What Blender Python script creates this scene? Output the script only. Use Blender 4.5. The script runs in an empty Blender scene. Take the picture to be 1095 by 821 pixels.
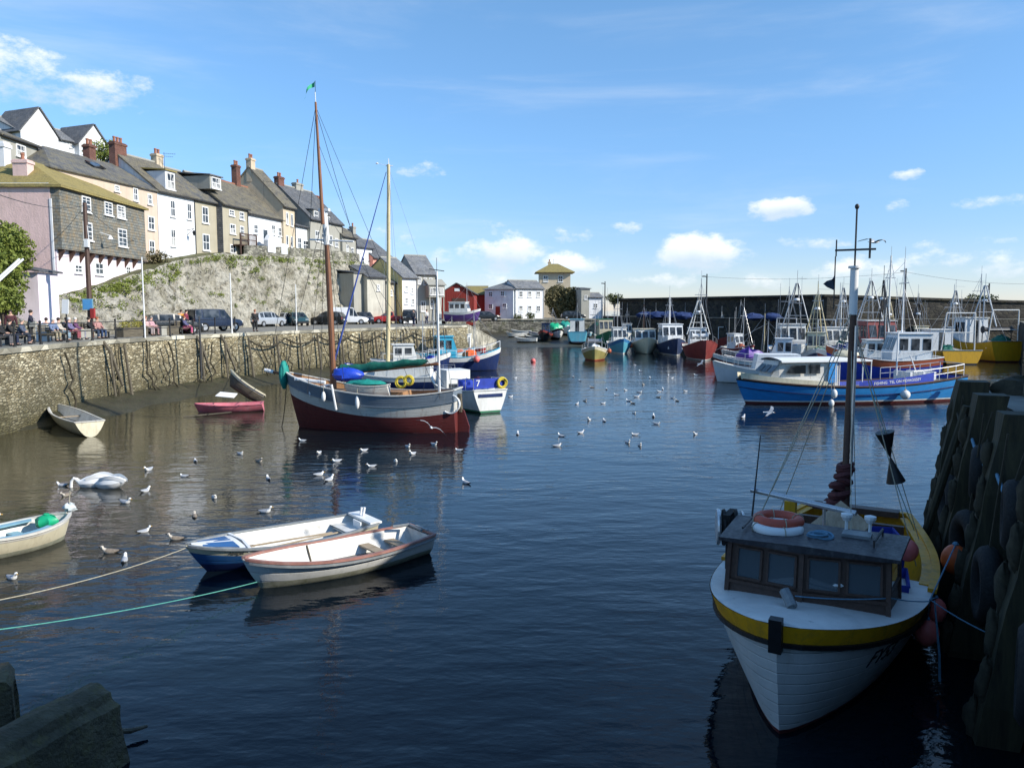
import bpy, bmesh, math, random
from math import sin, cos, pi, radians as R, atan2, sqrt, hypot
from mathutils import Vector, Matrix
from mathutils.bvhtree import BVHTree
from mathutils import noise as mnoise
random.seed(7)
scene = bpy.context.scene
COL = scene.collection
V = Vector
# ------------------------------------------------------------------ camera
H, FPX = 5.6, 850.0
PITCH = math.atan(80 / 850)
CP, SP = cos(PITCH), sin(PITCH)
cam = bpy.data.cameras.new('camera'); cam_o = bpy.data.objects.new('camera', cam); COL.objects.link(cam_o)
cam_o.location = (0, 0, H); cam_o.rotation_euler = (pi / 2 - PITCH, 0, 0)
cam.sensor_width = 36; cam.lens = FPX / 1095 * 36; cam.clip_start = 0.1; cam.clip_end = 6000
scene.camera = cam_o


def ray(px, py):
    u = (px - 547.5) / FPX; v = -(py - 410.5) / FPX
    return V((u, CP + v * SP, -SP + v * CP))


def gz(px, py, z=0.0):
    d = ray(px, py); t = (z - H) / d.z
    return V((d.x * t, d.y * t, z))


def gy(px, py, Y):
    d = ray(px, py); t = Y / d.y
    return V((d.x * t, Y, H + d.z * t))


def gpl(px, py, P, ang):
    """point seen at a pixel on the upright plane through P running along ang"""
    d = ray(px, py); n = V((-sin(ang), cos(ang)))
    t = (n.x * P[0] + n.y * P[1]) / (n.x * d.x + n.y * d.y)
    return V((d.x * t, d.y * t, H + d.z * t))


# ------------------------------------------------------------------ mesh builder
class MB:
    def __init__(s): s.v = []; s.f = []; s.m = []; s.T = None
    def add(s, vs, fs, m=0):
        b = len(s.v)
        if s.T is not None: vs = [s.T @ V(p) for p in vs]
        s.v += [tuple(p) for p in vs]
        for f in fs:
            s.f.append(tuple(b + i for i in f)); s.m.append(m)
        return s
    def face(s, pts, m=0): return s.add(pts, [range(len(pts))], m)
    def box(s, c, sz, rz=0, m=0, ry=0, rx=0, tap=1.0):
        x, y, z = sz[0] / 2, sz[1] / 2, sz[2] / 2
        M_ = Matrix.Rotation(rz, 3, 'Z') @ Matrix.Rotation(ry, 3, 'Y') @ Matrix.Rotation(rx, 3, 'X')
        vs = [M_ @ V((a * x * (tap if e > 0 else 1), b * y * (tap if e > 0 else 1), e * z)) + V(c) for e in (-1, 1) for a, b in ((-1, -1), (1, -1), (1, 1), (-1, 1))]
        return s.add(vs, [(3, 2, 1, 0), (4, 5, 6, 7), (0, 1, 5, 4), (1, 2, 6, 5), (2, 3, 7, 6), (3, 0, 4, 7)], m)
    def bb(s, a, b, m=0):
        return s.box([(a[i] + b[i]) / 2 for i in range(3)], [abs(b[i] - a[i]) for i in range(3)], m=m)
    def tube(s, pts, r, n=6, m=0, cap=True, flat=1.0):
        pts = [V(p) for p in pts]
        if not hasattr(r, '__len__'): r = [r] * len(pts)
        vs = []; up = None
        for i, p in enumerate(pts):
            t = (pts[min(i + 1, len(pts) - 1)] - pts[max(i - 1, 0)])
            if t.length < 1e-9: t = V((0, 0, 1))
            t.normalize()
            if up is None:
                up = V((0, 0, 1)) if abs(t.z) < .95 else V((1, 0, 0))
            a = t.cross(up)
            if a.length < 1e-4: a = t.cross(V((0, 1, 0)))
            a.normalize(); b = a.cross(t).normalized(); up = b
            for k in range(n):
                an = 2 * pi * (k + .5) / n
                vs.append(p + a * cos(an) * r[i] + b * sin(an) * r[i] * flat)
        fs = []
        for i in range(len(pts) - 1):
            for k in range(n):
                fs.append((i * n + k, i * n + (k + 1) % n, (i + 1) * n + (k + 1) % n, (i + 1) * n + k))
        if cap:
            fs.append(tuple(range(n))); fs.append(tuple(reversed(range((len(pts) - 1) * n, len(pts) * n))))
        return s.add(vs, fs, m)
    def ell(s, c, rad, n=10, k=7, m=0, M3=None):
        vs = []; fs = []
        for j in range(1, k):
            th = pi * j / k
            for i in range(n):
                p = V((rad[0] * sin(th) * cos(2 * pi * i / n), rad[1] * sin(th) * sin(2 * pi * i / n), rad[2] * cos(th)))
                vs.append((M3 @ p if M3 else p) + V(c))
        top = len(vs); p = V((0, 0, rad[2])); vs.append((M3 @ p if M3 else p) + V(c))
        p = V((0, 0, -rad[2])); vs.append((M3 @ p if M3 else p) + V(c))
        for j in range(k - 2):
            for i in range(n):
                fs.append((j * n + i, (j + 1) * n + i, (j + 1) * n + (i + 1) % n, j * n + (i + 1) % n))
        for i in range(n):
            fs.append((top, i, (i + 1) % n)); fs.append((top + 1, (k - 2) * n + (i + 1) % n, (k - 2) * n + i))
        return s.add(vs, fs, m)
    def torus(s, c, R1, r, M3=None, n=24, k=8, m=0, a0=0, a1=2 * pi):
        vs = []; fs = []; full = abs(a1 - a0 - 2 * pi) < 1e-6; nn = n if full else n + 1
        for i in range(nn):
            a = a0 + (a1 - a0) * i / n
            for j in range(k):
                b = 2 * pi * j / k
                p = V(((R1 + r * cos(b)) * cos(a), (R1 + r * cos(b)) * sin(a), r * sin(b)))
                vs.append((M3 @ p if M3 else p) + V(c))
        for i in range(n):
            for j in range(k):
                i2 = (i + 1) % nn
                fs.append((i * k + j, i2 * k + j, i2 * k + (j + 1) % k, i * k + (j + 1) % k))
        return s.add(vs, fs, m)
    def grid(s, rows, m=0):
        n = len(rows[0]); b = len(s.v)
        vs = [p for r in rows for p in r]
        if s.T is not None: vs = [s.T @ V(p) for p in vs]
        s.v += [tuple(p) for p in vs]
        for i in range(len(rows) - 1):
            for j in range(n - 1):
                mm = m(i, j) if callable(m) else m
                s.f.append((b + i * n + j, b + i * n + j + 1, b + (i + 1) * n + j + 1, b + (i + 1) * n + j)); s.m.append(mm)
        return s
    def prism(s, poly, h0, h1, m=0, ax='z'):
        n = len(poly)
        def P(p, h): return (p[0], p[1], h) if ax == 'z' else ((p[0], h, p[1]) if ax == 'y' else (h, p[0], p[1]))
        vs = [P(p, h0) for p in poly] + [P(p, h1) for p in poly]
        fs = [tuple(reversed(range(n))), tuple(range(n, 2 * n))] + [(i, (i + 1) % n, n + (i + 1) % n, n + i) for i in range(n)]
        return s.add(vs, fs, m)
    def quad_slab(s, q, th, m=0):
        q = [V(p) for p in q]; n = (q[1] - q[0]).cross(q[-1] - q[0]).normalized() * th; k = len(q)
        vs = q + [p + n for p in q]
        return s.add(vs, [tuple(reversed(range(k))), tuple(range(k, 2 * k))] + [(i, (i + 1) % k, k + (i + 1) % k, k + i) for i in range(k)], m)
    def sweep(s, pts, w, h, m=0, out=0.0, side=1):
        """a rail of w x h laid along pts; cross direction is horizontal"""
        rows = []
        pts = [V(p) for p in pts]
        for i, p in enumerate(pts):
            t = pts[min(i + 1, len(pts) - 1)] - pts[max(i - 1, 0)]; t.z = 0
            if t.length < 1e-6: t = V((1, 0, 0))
            t.normalize(); a = V((-t.y, t.x, 0)) * side
            c = p + a * out
            rows.append([c - a * w / 2 - V((0, 0, h / 2)), c + a * w / 2 - V((0, 0, h / 2)), c + a * w / 2 + V((0, 0, h / 2)), c - a * w / 2 + V((0, 0, h / 2)), c - a * w / 2 - V((0, 0, h / 2))])
        s.grid(rows, m)
        s.face(rows[0][:4], m); s.face(rows[-1][:4], m)
        return s
    def lathe(s, c, prof, n=12, m=0, M3=None):
        vs = []; fs = []
        for r, z in prof:
            for i in range(n):
                p = V((r * cos(2 * pi * i / n), r * sin(2 * pi * i / n), z)); vs.append((M3 @ p if M3 else p) + V(c))
        for j in range(len(prof) - 1):
            for i in range(n): fs.append((j * n + i, j * n + (i + 1) % n, (j + 1) * n + (i + 1) % n, (j + 1) * n + i))
        fs.append(tuple(reversed(range(n)))); fs.append(tuple(range((len(prof) - 1) * n, len(prof) * n)))
        return s.add(vs, fs, m)
    def mesh(s, name, mats, smooth=False, uv=True, weld=False, normals=True):
        me = bpy.data.meshes.new(name)
        me.from_pydata(s.v, [], s.f)
        if not isinstance(mats, (list, tuple)): mats = [mats]
        for m in mats: me.materials.append(m)
        for p, mi in zip(me.polygons, s.m): p.material_index = mi
        if normals or weld:
            bm = bmesh.new(); bm.from_mesh(me)
            if weld: bmesh.ops.remove_doubles(bm, verts=bm.verts, dist=1e-4)
            bmesh.ops.recalc_face_normals(bm, faces=bm.faces); bm.to_mesh(me); bm.free()
        if smooth:
            me.polygons.foreach_set('use_smooth', [True] * len(me.polygons))
        if uv:
            ul = me.uv_layers.new(name='UVMap'); data = [0.0] * (2 * len(me.loops))
            for p in me.polygons:
                n = p.normal
                t = V((-n.y, n.x, 0)) if abs(n.z) < .985 else V((1, 0, 0))
                t.normalize(); b = n.cross(t)
                for li in p.loop_indices:
                    c = me.vertices[me.loops[li].vertex_index].co
                    data[2 * li] = c.dot(t); data[2 * li + 1] = c.dot(b)
            ul.data.foreach_set('uv', data)
        if smooth and smooth != 'all':
            try: me.set_sharp_from_angle(angle=R(38))
            except Exception: pass
        return me
    def build(s, name, mats, parent=None, smooth=False, loc=None, rz=0, **k):
        me = s.mesh(name, mats, smooth, **k)
        o = bpy.data.objects.new(name, me); COL.objects.link(o)
        if parent is not None: o.parent = parent
        if loc is not None: o.location = loc
        if rz: o.rotation_euler = (0, 0, rz)
        return o


def link(name, me, parent=None, loc=None, rz=None):
    o = bpy.data.objects.new(name, me); COL.objects.link(o)
    if parent is not None: o.parent = parent
    if loc is not None: o.location = loc
    if rz is not None: o.rotation_euler = (0, 0, rz)
    return o


def tag(o, label, cat, group=None):
    o['label'] = label; o['category'] = cat
    if group: o['group'] = group
    return o


def thing(name, label, cat, loc=(0, 0, 0), rz=0, group=None):
    o = bpy.data.objects.new(name, None); COL.objects.link(o); o.empty_display_size = .2
    o.location = loc; o.rotation_euler = (0, 0, rz)
    return tag(o, label, cat, group)


def kind(o, k): o['kind'] = k; return o


CH = {}
def children(o): return [c for c in bpy.data.objects if c.parent == o]


def copy_tree(root, loc, rz, label, group=None, sc=None):
    kids = {}
    for c in bpy.data.objects:
        if c.parent: kids.setdefault(c.parent.name, []).append(c)
    def rec(o, par):
        n = o.copy(); COL.objects.link(n)
        if par is not None: n.parent = par
        for k in kids.get(o.name, []): rec(k, n)
        return n
    r = rec(root, None); r.location = loc; r.rotation_euler = (0, 0, rz)
    if sc: r.scale = (sc, sc, sc)
    r['label'] = label
    if group: r['group'] = group
    return r


# ------------------------------------------------------------------ materials
def new_mat(name):
    m = bpy.data.materials.new(name); m.use_nodes = True
    nt = m.node_tree; b = nt.nodes['Principled BSDF']
    return m, nt, b


def nd(nt, typ, **k):
    n = nt.nodes.new(typ)
    for a, v in k.items():
        if a.startswith('i_'): n.inputs[a[2:].replace('_', ' ')].default_value = v
        else: setattr(n, a, v)
    return n


def ramp(nt, stops):
    n = nt.nodes.new('ShaderNodeValToRGB'); e = n.color_ramp.elements
    while len(e) < len(stops): e.new(.5)
    for i, (p, c) in enumerate(stops):
        e[i].position = p; e[i].color = (c, c, c, 1) if not hasattr(c, '__len__') else (c[0], c[1], c[2], 1)
    return n


def mix(nt, fac, a, b, mode='MIX'):
    n = nt.nodes.new('ShaderNodeMix'); n.data_type = 'RGBA'; n.blend_type = mode
    for key, val in (('Factor', fac), ('A', a), ('B', b)):
        s = [i for i in n.inputs if i.name == key and (i.type == 'VALUE' if key == 'Factor' else i.type == 'RGBA')][0]
        if hasattr(val, 'is_linked') or hasattr(val, 'links'): nt.links.new(val, s)
        elif hasattr(val, '__len__'): s.default_value = (val[0], val[1], val[2], 1)
        else: s.default_value = val
    return [o for o in n.outputs if o.type == 'RGBA'][0]


def mth(nt, op, a, b=None, c=None, clamp=False):
    n = nt.nodes.new('ShaderNodeMath'); n.operation = op; n.use_clamp = clamp
    for i, v in enumerate((a, b, c)):
        if v is None: continue
        if hasattr(v, 'links'): nt.links.new(v, n.inputs[i])
        else: n.inputs[i].default_value = v
    return n.outputs[0]


def coords(nt, scale=(1, 1, 1), kind_='Object', rot=(0, 0, 0)):
    tc = nt.nodes.new('ShaderNodeTexCoord'); mp = nt.nodes.new('ShaderNodeMapping')
    mp.inputs['Scale'].default_value = scale; mp.inputs['Rotation'].default_value = rot
    nt.links.new(tc.outputs[kind_], mp.inputs['Vector']); return mp.outputs[0]


def noise_(nt, vec, scale, detail=4, rough=.6, dist=0):
    n = nd(nt, 'ShaderNodeTexNoise'); n.inputs['Scale'].default_value = scale; n.inputs['Detail'].default_value = detail
    n.inputs['Roughness'].default_value = rough; n.inputs['Distortion'].default_value = dist
    nt.links.new(vec, n.inputs['Vector']); return n.outputs['Fac']


def bump(nt, b, h, dist=.02, strength=1.0):
    n = nd(nt, 'ShaderNodeBump'); n.inputs['Distance'].default_value = dist; n.inputs['Strength'].default_value = strength
    nt.links.new(h, n.inputs['Height']); nt.links.new(n.outputs[0], b.inputs['Normal'])


MC = {}
def mat(name, col, rough=.6, var=.18, sc=3.0, bp=0.0, metal=0.0, dirt=None, da=.35, streak=False):
    """painted / plain surface with mottling, optional dirt of its own"""
    if name in MC: return MC[name]
    m, nt, b = new_mat(name); v = coords(nt, (1, 1, .25) if streak else (1, 1, 1))
    n1 = noise_(nt, v, sc, 5, .65); n2 = noise_(nt, coords(nt), sc * 6, 3, .6)
    r = ramp(nt, [(.3, tuple(c * (1 - var) for c in col)), (.7, tuple(min(1, c * (1 + var * .7)) for c in col))])
    nt.links.new(n1, r.inputs[0]); out = r.outputs[0]
    if dirt:
        rr = ramp(nt, [(.5, 0), (.72, da)]); nt.links.new(noise_(nt, v, sc * 1.7, 6, .7, .5), rr.inputs[0])
        out = mix(nt, rr.outputs[0], out, dirt)
    nt.links.new(out, b.inputs['Base Color'])
    rg = ramp(nt, [(.3, max(0, rough - .1)), (.7, min(1, rough + .12))]); nt.links.new(n2, rg.inputs[0]); nt.links.new(rg.outputs[0], b.inputs['Roughness'])
    b.inputs['Metallic'].default_value = metal
    if bp: bump(nt, b, n2, bp)
    MC[name] = m; return m


def mat_stone(name, c1, c2, mortar, sc=(2.1, 2.1, 4.6), weed=None, weedz=(.6, 1.9), moss=None, bp=.05, mort=.06):
    m, nt, b = new_mat(name); v0 = coords(nt)
    n = nd(nt, 'ShaderNodeTexNoise', i_Scale=2.5, i_Detail=2.0)
    nt.links.new(v0, n.inputs['Vector'])
    add = nd(nt, 'ShaderNodeVectorMath', operation='MULTIPLY_ADD'); nt.links.new(n.outputs['Color'], add.inputs[0]); add.inputs[1].default_value = (.18, .18, .06); nt.links.new(v0, add.inputs[2])
    mp = nd(nt, 'ShaderNodeMapping'); mp.inputs['Scale'].default_value = sc; nt.links.new(add.outputs[0], mp.inputs['Vector'])
    vo = nd(nt, 'ShaderNodeTexVoronoi', i_Scale=1.0, i_Randomness=.85); nt.links.new(mp.outputs[0], vo.inputs['Vector'])
    ve = nd(nt, 'ShaderNodeTexVoronoi', feature='DISTANCE_TO_EDGE', i_Scale=1.0, i_Randomness=.85); nt.links.new(mp.outputs[0], ve.inputs['Vector'])
    sep = nd(nt, 'ShaderNodeSeparateColor'); nt.links.new(vo.outputs['Color'], sep.inputs[0])
    r = ramp(nt, [(0, tuple(c * .55 for c in c1)), (.45, c1), (.8, c2), (1, tuple(min(.75, c * 1.15) for c in c2))]); nt.links.new(sep.outputs[0], r.inputs[0])
    big = noise_(nt, v0, .35, 5, .65)
    rb = ramp(nt, [(.3, .48), (.52, .95), (.7, 1.25)]); nt.links.new(big, rb.inputs[0])
    c = mix(nt, 1.0, r.outputs[0], rb.outputs[0], 'MULTIPLY')
    fine = noise_(nt, v0, 14, 4, .7); rf = ramp(nt, [(.3, .75), (.7, 1.15)]); nt.links.new(fine, rf.inputs[0]); c = mix(nt, 1.0, c, rf.outputs[0], 'MULTIPLY')
    re = ramp(nt, [(0, 1), (mort, 0)]); nt.links.new(ve.outputs['Distance'], re.inputs[0])
    c = mix(nt, re.outputs[0], c, mortar)
    if moss:
        rm = ramp(nt, [(.52, 0), (.66, .85)]); nt.links.new(noise_(nt, v0, .8, 6, .7), rm.inputs[0]); c = mix(nt, rm.outputs[0], c, moss)
    if weed:
        sx = nd(nt, 'ShaderNodeSeparateXYZ'); nt.links.new(v0, sx.inputs[0])
        z = mth(nt, 'ADD', sx.outputs[2], mth(nt, 'MULTIPLY', noise_(nt, coords(nt, (1.6, 1.6, .25)), 1.0, 6, .75), 2.6))
        mr = nd(nt, 'ShaderNodeMapRange'); mr.inputs['From Min'].default_value = weedz[0] + 1.3; mr.inputs['From Max'].default_value = weedz[1] + 1.3
        mr.inputs['To Min'].default_value = .93; mr.inputs['To Max'].default_value = 0; nt.links.new(z, mr.inputs[0])
        wn = ramp(nt, [(.35, tuple(x * .5 for x in weed)), (.7, tuple(x * 1.9 for x in weed))]); nt.links.new(noise_(nt, v0, 5, 5, .75), wn.inputs[0])
        c = mix(nt, mr.outputs[0], c, wn.outputs[0])
    nt.links.new(c, b.inputs['Base Color']); b.inputs['Roughness'].default_value = .85
    hh = mth(nt, 'ADD', mth(nt, 'MINIMUM', mth(nt, 'MULTIPLY', ve.outputs['Distance'], 3.0), .6), mth(nt, 'MULTIPLY', fine, .5))
    bump(nt, b, hh, bp); return m


def mat_slate(name, c1, c2, moss=None, ma=.8, w=.32, h=.2, mt=.5):
    m, nt, b = new_mat(name)
    br = nd(nt, 'ShaderNodeTexBrick', i_Scale=1.0); br.offset = .5
    br.inputs['Color1'].default_value = (*c1, 1); br.inputs['Color2'].default_value = (*c2, 1)
    br.inputs['Mortar'].default_value = (*[x * .4 for x in c1], 1)
    br.inputs['Mortar Size'].default_value = .012; br.inputs['Brick Width'].default_value = w; br.inputs['Row Height'].default_value = h
    uv = coords(nt, kind_='UV'); nt.links.new(uv, br.inputs['Vector'])
    v0 = coords(nt); rb = ramp(nt, [(.28, .5), (.5, .95), (.72, 1.4)]); nt.links.new(noise_(nt, v0, .8, 7, .75), rb.inputs[0])
    c = mix(nt, 1.0, br.outputs['Color'], rb.outputs[0], 'MULTIPLY')
    if moss:
        rm = ramp(nt, [(mt - .12, 0), (mt + .08, ma)]); nt.links.new(noise_(nt, v0, 1.6, 8, .75), rm.inputs[0])
        mv = ramp(nt, [(.3, tuple(x * .55 for x in moss)), (.7, tuple(x * 1.25 for x in moss))]); nt.links.new(noise_(nt, v0, 9, 4, .7), mv.inputs[0])
        c = mix(nt, rm.outputs[0], c, mv.outputs[0])
    nt.links.new(c, b.inputs['Base Color']); b.inputs['Roughness'].default_value = .6 if not moss else .9
    sx = nd(nt, 'ShaderNodeSeparateXYZ'); nt.links.new(uv, sx.inputs[0])
    saw = mth(nt, 'FRACT', mth(nt, 'DIVIDE', sx.outputs[1], h))
    hh = mth(nt, 'ADD', mth(nt, 'MULTIPLY', saw, -1.0), mth(nt, 'MULTIPLY', br.outputs['Fac'], -.6))
    bump(nt, b, hh, .02); return m


def mat_render(name, col, stain=(.25, .22, .17), sa=.3, bp=.01, var=.1):
    """painted masonry with weather stains"""
    if name in MC: return MC[name]
    m, nt, b = new_mat(name); v0 = coords(nt); vs = coords(nt, (1.2, 1.2, .22))
    r = ramp(nt, [(.3, tuple(c * (1 - var) for c in col)), (.7, tuple(min(.92, c * (1 + var * .5)) for c in col))]); nt.links.new(noise_(nt, v0, .9, 5, .6), r.inputs[0])
    rs = ramp(nt, [(.5, 0), (.75, sa)]); nt.links.new(noise_(nt, vs, 1.6, 6, .7), rs.inputs[0])
    c = mix(nt, rs.outputs[0], r.outputs[0], stain); nt.links.new(c, b.inputs['Base Color'])
    b.inputs['Roughness'].default_value = .85; bump(nt, b, noise_(nt, v0, 9, 5, .7), bp)
    MC[name] = m; return m


def mat_leaf(name, c1, c2):
    m, nt, b = new_mat(name); v0 = coords(nt)
    r = ramp(nt, [(.25, c1), (.75, c2)]); nt.links.new(noise_(nt, v0, 1.3, 5, .8), r.inputs[0])
    nt.links.new(r.outputs[0], b.inputs['Base Color']); b.inputs['Roughness'].default_value = .7
    return m


def mat_wood(name, c1, c2, rough=.7, sc=(1.5, 14, 14)):
    if name in MC: return MC[name]
    m, nt, b = new_mat(name); v = coords(nt, sc)
    n = noise_(nt, v, 1.0, 6, .7, .6); r = ramp(nt, [(.3, c1), (.7, c2)]); nt.links.new(n, r.inputs[0])
    nt.links.new(r.outputs[0], b.inputs['Base Color']); b.inputs['Roughness'].default_value = rough; bump(nt, b, n, .006)
    MC[name] = m; return m


M = {}
M['white'] = mat('white_paint', (.74, .74, .70), .45, .08, 2.5, dirt=(.33, .29, .2), da=.35, streak=True)
M['white_clean'] = mat('clean_white', (.8, .8, .78), .4, .05)
M['cream'] = mat('cream_paint', (.66, .60, .43), .5, .1, 3, dirt=(.25, .2, .12), da=.4, streak=True)
M['navy'] = mat('navy_paint', (.014, .03, .11), .35, .2, 2, dirt=(.1, .1, .1), da=.25, streak=True)
M['blue'] = mat('bright_blue_paint', (.02, .19, .55), .38, .15, 1.5, dirt=(.07, .16, .25), da=.5, streak=True)
M['blue2'] = mat('royal_blue_cloth', (.015, .045, .36), .7, .25, 4)
M['cyan'] = mat('cyan_paint', (.06, .42, .60), .4, .12, 3, dirt=(.1, .2, .2), da=.3, streak=True)
M['red'] = mat('red_paint', (.34, .035, .03), .45, .2, 2, dirt=(.09, .03, .02), da=.5, streak=True)
M['orange'] = mat('orange_paint', (.72, .13, .03), .5, .15, 3)
M['pinkbuoy'] = mat('pink_buoy', (.75, .16, .14), .45, .15, 3)
M['maroon'] = mat('oxide_red_antifouling', (.17, .024, .02), .6, .35, 1.6, bp=.004, dirt=(.035, .02, .014), da=.7, streak=True)
M['yellow'] = mat('yellow_paint', (.60, .33, .012), .45, .12, 3, dirt=(.30, .17, .03), da=.5, streak=True)
M['black'] = mat('black_paint', (.012, .012, .013), .45, .2, 4)
M['rubber'] = mat('black_rubber', (.010, .010, .010), .8, .3, 6, bp=.004)
M['steel'] = mat('galvanised_steel', (.42, .43, .44), .4, .15, 6, metal=.6, dirt=(.15, .08, .04), da=.3)
M['darksteel'] = mat('dark_steel', (.05, .052, .055), .5, .25, 6, metal=.4, dirt=(.12, .05, .02), da=.3)
M['alu'] = mat('aluminium', (.62, .63, .64), .35, .1, 5, metal=.7)
M['tan'] = mat_wood('varnished_deck_wood', (.25, .12, .05), (.45, .25, .11))
M['mast'] = mat_wood('red_brown_mast_wood', (.16, .06, .025), (.28, .12, .05), .5, (12, 12, 1.2))
M['mastcream'] = mat('cream_mast_paint', (.62, .52, .30), .5, .12, 3)
M['oldwood'] = mat_wood('weathered_timber', (.05, .042, .030), (.17, .145, .10), .85)
M['pile'] = mat_wood('green_slimed_pile_timber', (.012, .012, .007), (.070, .060, .028), .8, (9, 9, 1.1))
M['brownwood'] = mat_wood('dark_brown_wood', (.055, .028, .018), (.11, .058, .04), .55)
M['plank'] = mat_wood('planked_beige_board', (.24, .18, .11), (.42, .34, .24), .7)
M['greenc'] = mat('green_canvas', (.006, .13, .09), .75, .35, 5, bp=.01)
M['greenbr'] = mat('bright_green_plastic', (.01, .36, .17), .4, .15, 4)
M['teal'] = mat('teal_canvas', (.01, .26, .21), .7, .3, 5, bp=.01)
M['greyblue'] = mat('slate_blue_paint', (.11, .155, .20), .5, .2, 2, dirt=(.25, .25, .24), da=.35, streak=True)
M['greenp'] = mat('green_hull_paint', (.03, .17, .08), .5, .2, 3)
M['greywhite'] = mat('faded_off_white_paint', (.52, .50, .45), .55, .15, 2, dirt=(.25, .16, .12), da=.45, streak=True)
M['purple'] = mat('purple_paint', (.10, .03, .28), .5, .2, 3)
M['rope'] = mat('pale_rope', (.42, .38, .28), .9, .25, 20)
M['ropegreen'] = mat('green_rope', (.10, .36, .30), .9, .25, 20)
M['ropeblue'] = mat('blue_rope', (.13, .27, .38), .9, .25, 20)
M['weedrope'] = mat('weedy_dark_rope', (.05, .042, .025), .95, .4, 9)
M['glass'] = None
m, nt, b = new_mat('window_glass'); b.inputs['Base Color'].default_value = (.02, .028, .035, 1); b.inputs['Roughness'].default_value = .06
r_ = ramp(nt, [(.4, (.012, .016, .02)), (.62, (.09, .10, .11))]); nt.links.new(noise_(nt, coords(nt), 1.2, 2), r_.inputs[0]); nt.links.new(r_.outputs[0], b.inputs['Base Color'])
M['glass'] = m
m, nt, b = new_mat('curtained_window_glass'); b.inputs['Roughness'].default_value = .12
r_ = ramp(nt, [(.45, (.03, .035, .04)), (.5, (.42, .41, .38))]); nt.links.new(noise_(nt, coords(nt, (1, 1, .3)), 1.7, 2), r_.inputs[0]); nt.links.new(r_.outputs[0], b.inputs['Base Color']); M['glass2'] = m
m, nt, b = new_mat('boat_window_glass'); b.inputs['Base Color'].default_value = (.30, .36, .40, 1); b.inputs['Roughness'].default_value = .04
b.inputs['Transmission Weight'].default_value = .7; M['bglass'] = m
M['wframe'] = mat('white_window_frame', (.8, .8, .78), .5, .05)
M['stone'] = mat_stone('quay_rubble_stone', (.42, .345, .20), (.66, .58, .39), (.085, .075, .045), sc=(3.3, 3.3, 9.5), weed=(.075, .068, .03), weedz=(.1, 2.9), mort=.12, bp=.08)
M['stone2'] = mat_stone('grey_rubble_stone', (.20, .19, .15), (.36, .34, .27), (.08, .075, .06), moss=(.10, .11, .04))
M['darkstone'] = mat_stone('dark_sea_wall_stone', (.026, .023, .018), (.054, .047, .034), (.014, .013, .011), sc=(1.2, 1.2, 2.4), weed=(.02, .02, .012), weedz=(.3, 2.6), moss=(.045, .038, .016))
M['coping'] = mat_stone('quay_coping_stone', (.42, .39, .30), (.56, .52, .41), (.2, .18, .13), sc=(.9, .9, 1.5), bp=.02, mort=.03)
M['road'] = mat('quay_concrete', (.23, .22, .19), .85, .2, .8, bp=.01, dirt=(.10, .1, .09), da=.5)
M['mud'] = mat('harbour_mud', (.055, .050, .030), .42, .45, 1.6, bp=.06, dirt=(.03, .045, .014), da=.8)
M['rockbase'] = mat('groyne_mossy_concrete', (.10, .082, .048), .9, .45, 2.2, bp=.05, dirt=(.16, .13, .04), da=.75)
M['slate'] = mat_slate('grey_slate', (.10, .108, .12), (.16, .165, .175), (.16, .13, .07), .5, mt=.62)
M['slatelight'] = mat_slate('light_grey_slate', (.17, .18, .195), (.26, .265, .275), (.26, .23, .15), .5, mt=.6)
M['mossroof'] = mat_slate('mossy_roof', (.19, .165, .09), (.26, .22, .11), (.32, .255, .085), .95, mt=.42)
M['brownroof'] = mat_slate('lichened_brown_slate', (.125, .115, .10), (.19, .175, .145), (.23, .195, .10), .6, mt=.55)
M['mixroof'] = mat_slate('weathered_slate_roof', (.11, .115, .125), (.17, .17, .165), (.24, .20, .10), .75, mt=.56)
M['slatewall'] = mat_slate('slate_hung_wall', (.155, .17, .16), (.23, .24, .22), (.26, .18, .085), .8, w=.3, h=.22, mt=.55)
M['brick'] = mat_slate('red_brick', (.20, .085, .055), (.27, .13, .09), None, w=.24, h=.08)
M['pinkw'] = mat_render('pale_pink_render', (.74, .53, .48), bp=.03)
M['lilac'] = mat_render('pink_limewash', (.82, .72, .76), sa=.2)
M['palestone'] = mat_render('pale_stone_render', (.56, .53, .44), sa=.5, var=.2)
M['whitew'] = mat_render('white_render', (.74, .75, .76), sa=.35)
M['whitewg'] = mat_render('grey_white_render', (.70, .73, .74), sa=.25)
M['beigew'] = mat_render('beige_render', (.58, .48, .34))
M['peach'] = mat_render('peach_render', (.62, .49, .38))
M['tanw'] = mat_render('tan_grey_render', (.42, .38, .28))
M['yelloww'] = mat_render('yellow_render', (.72, .62, .28))
M['coral'] = mat_render('coral_render', (.74, .30, .22))
M['greyw'] = mat_render('grey_render', (.36, .35, .30), sa=.5)
M['redboard'] = mat_render('red_boarding', (.26, .03, .02), (.08, .02, .015), .4)
M['redpot'] = mat('terracotta', (.33, .14, .085), .8, .2, 5)
M['leafd'] = mat_leaf('ivy_leaves', (.035, .05, .012), (.13, .14, .035))
M['leafb'] = mat_leaf('bright_bush_leaves', (.06, .10, .012), (.24, .27, .04))
M['leafo'] = mat_leaf('olive_leaves', (.05, .045, .018), (.19, .16, .06))
M['bark'] = mat('bark', (.08, .06, .04), .9, .3, 6, bp=.02)
M['skin'] = mat('skin', (.55, .33, .24), .6, .08)
M['hull_white'] = mat('worn_white_hull_paint', (.74, .74, .71), .42, .07, 1.5, bp=.002, dirt=(.30, .31, .26), da=.22, streak=True)
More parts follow.
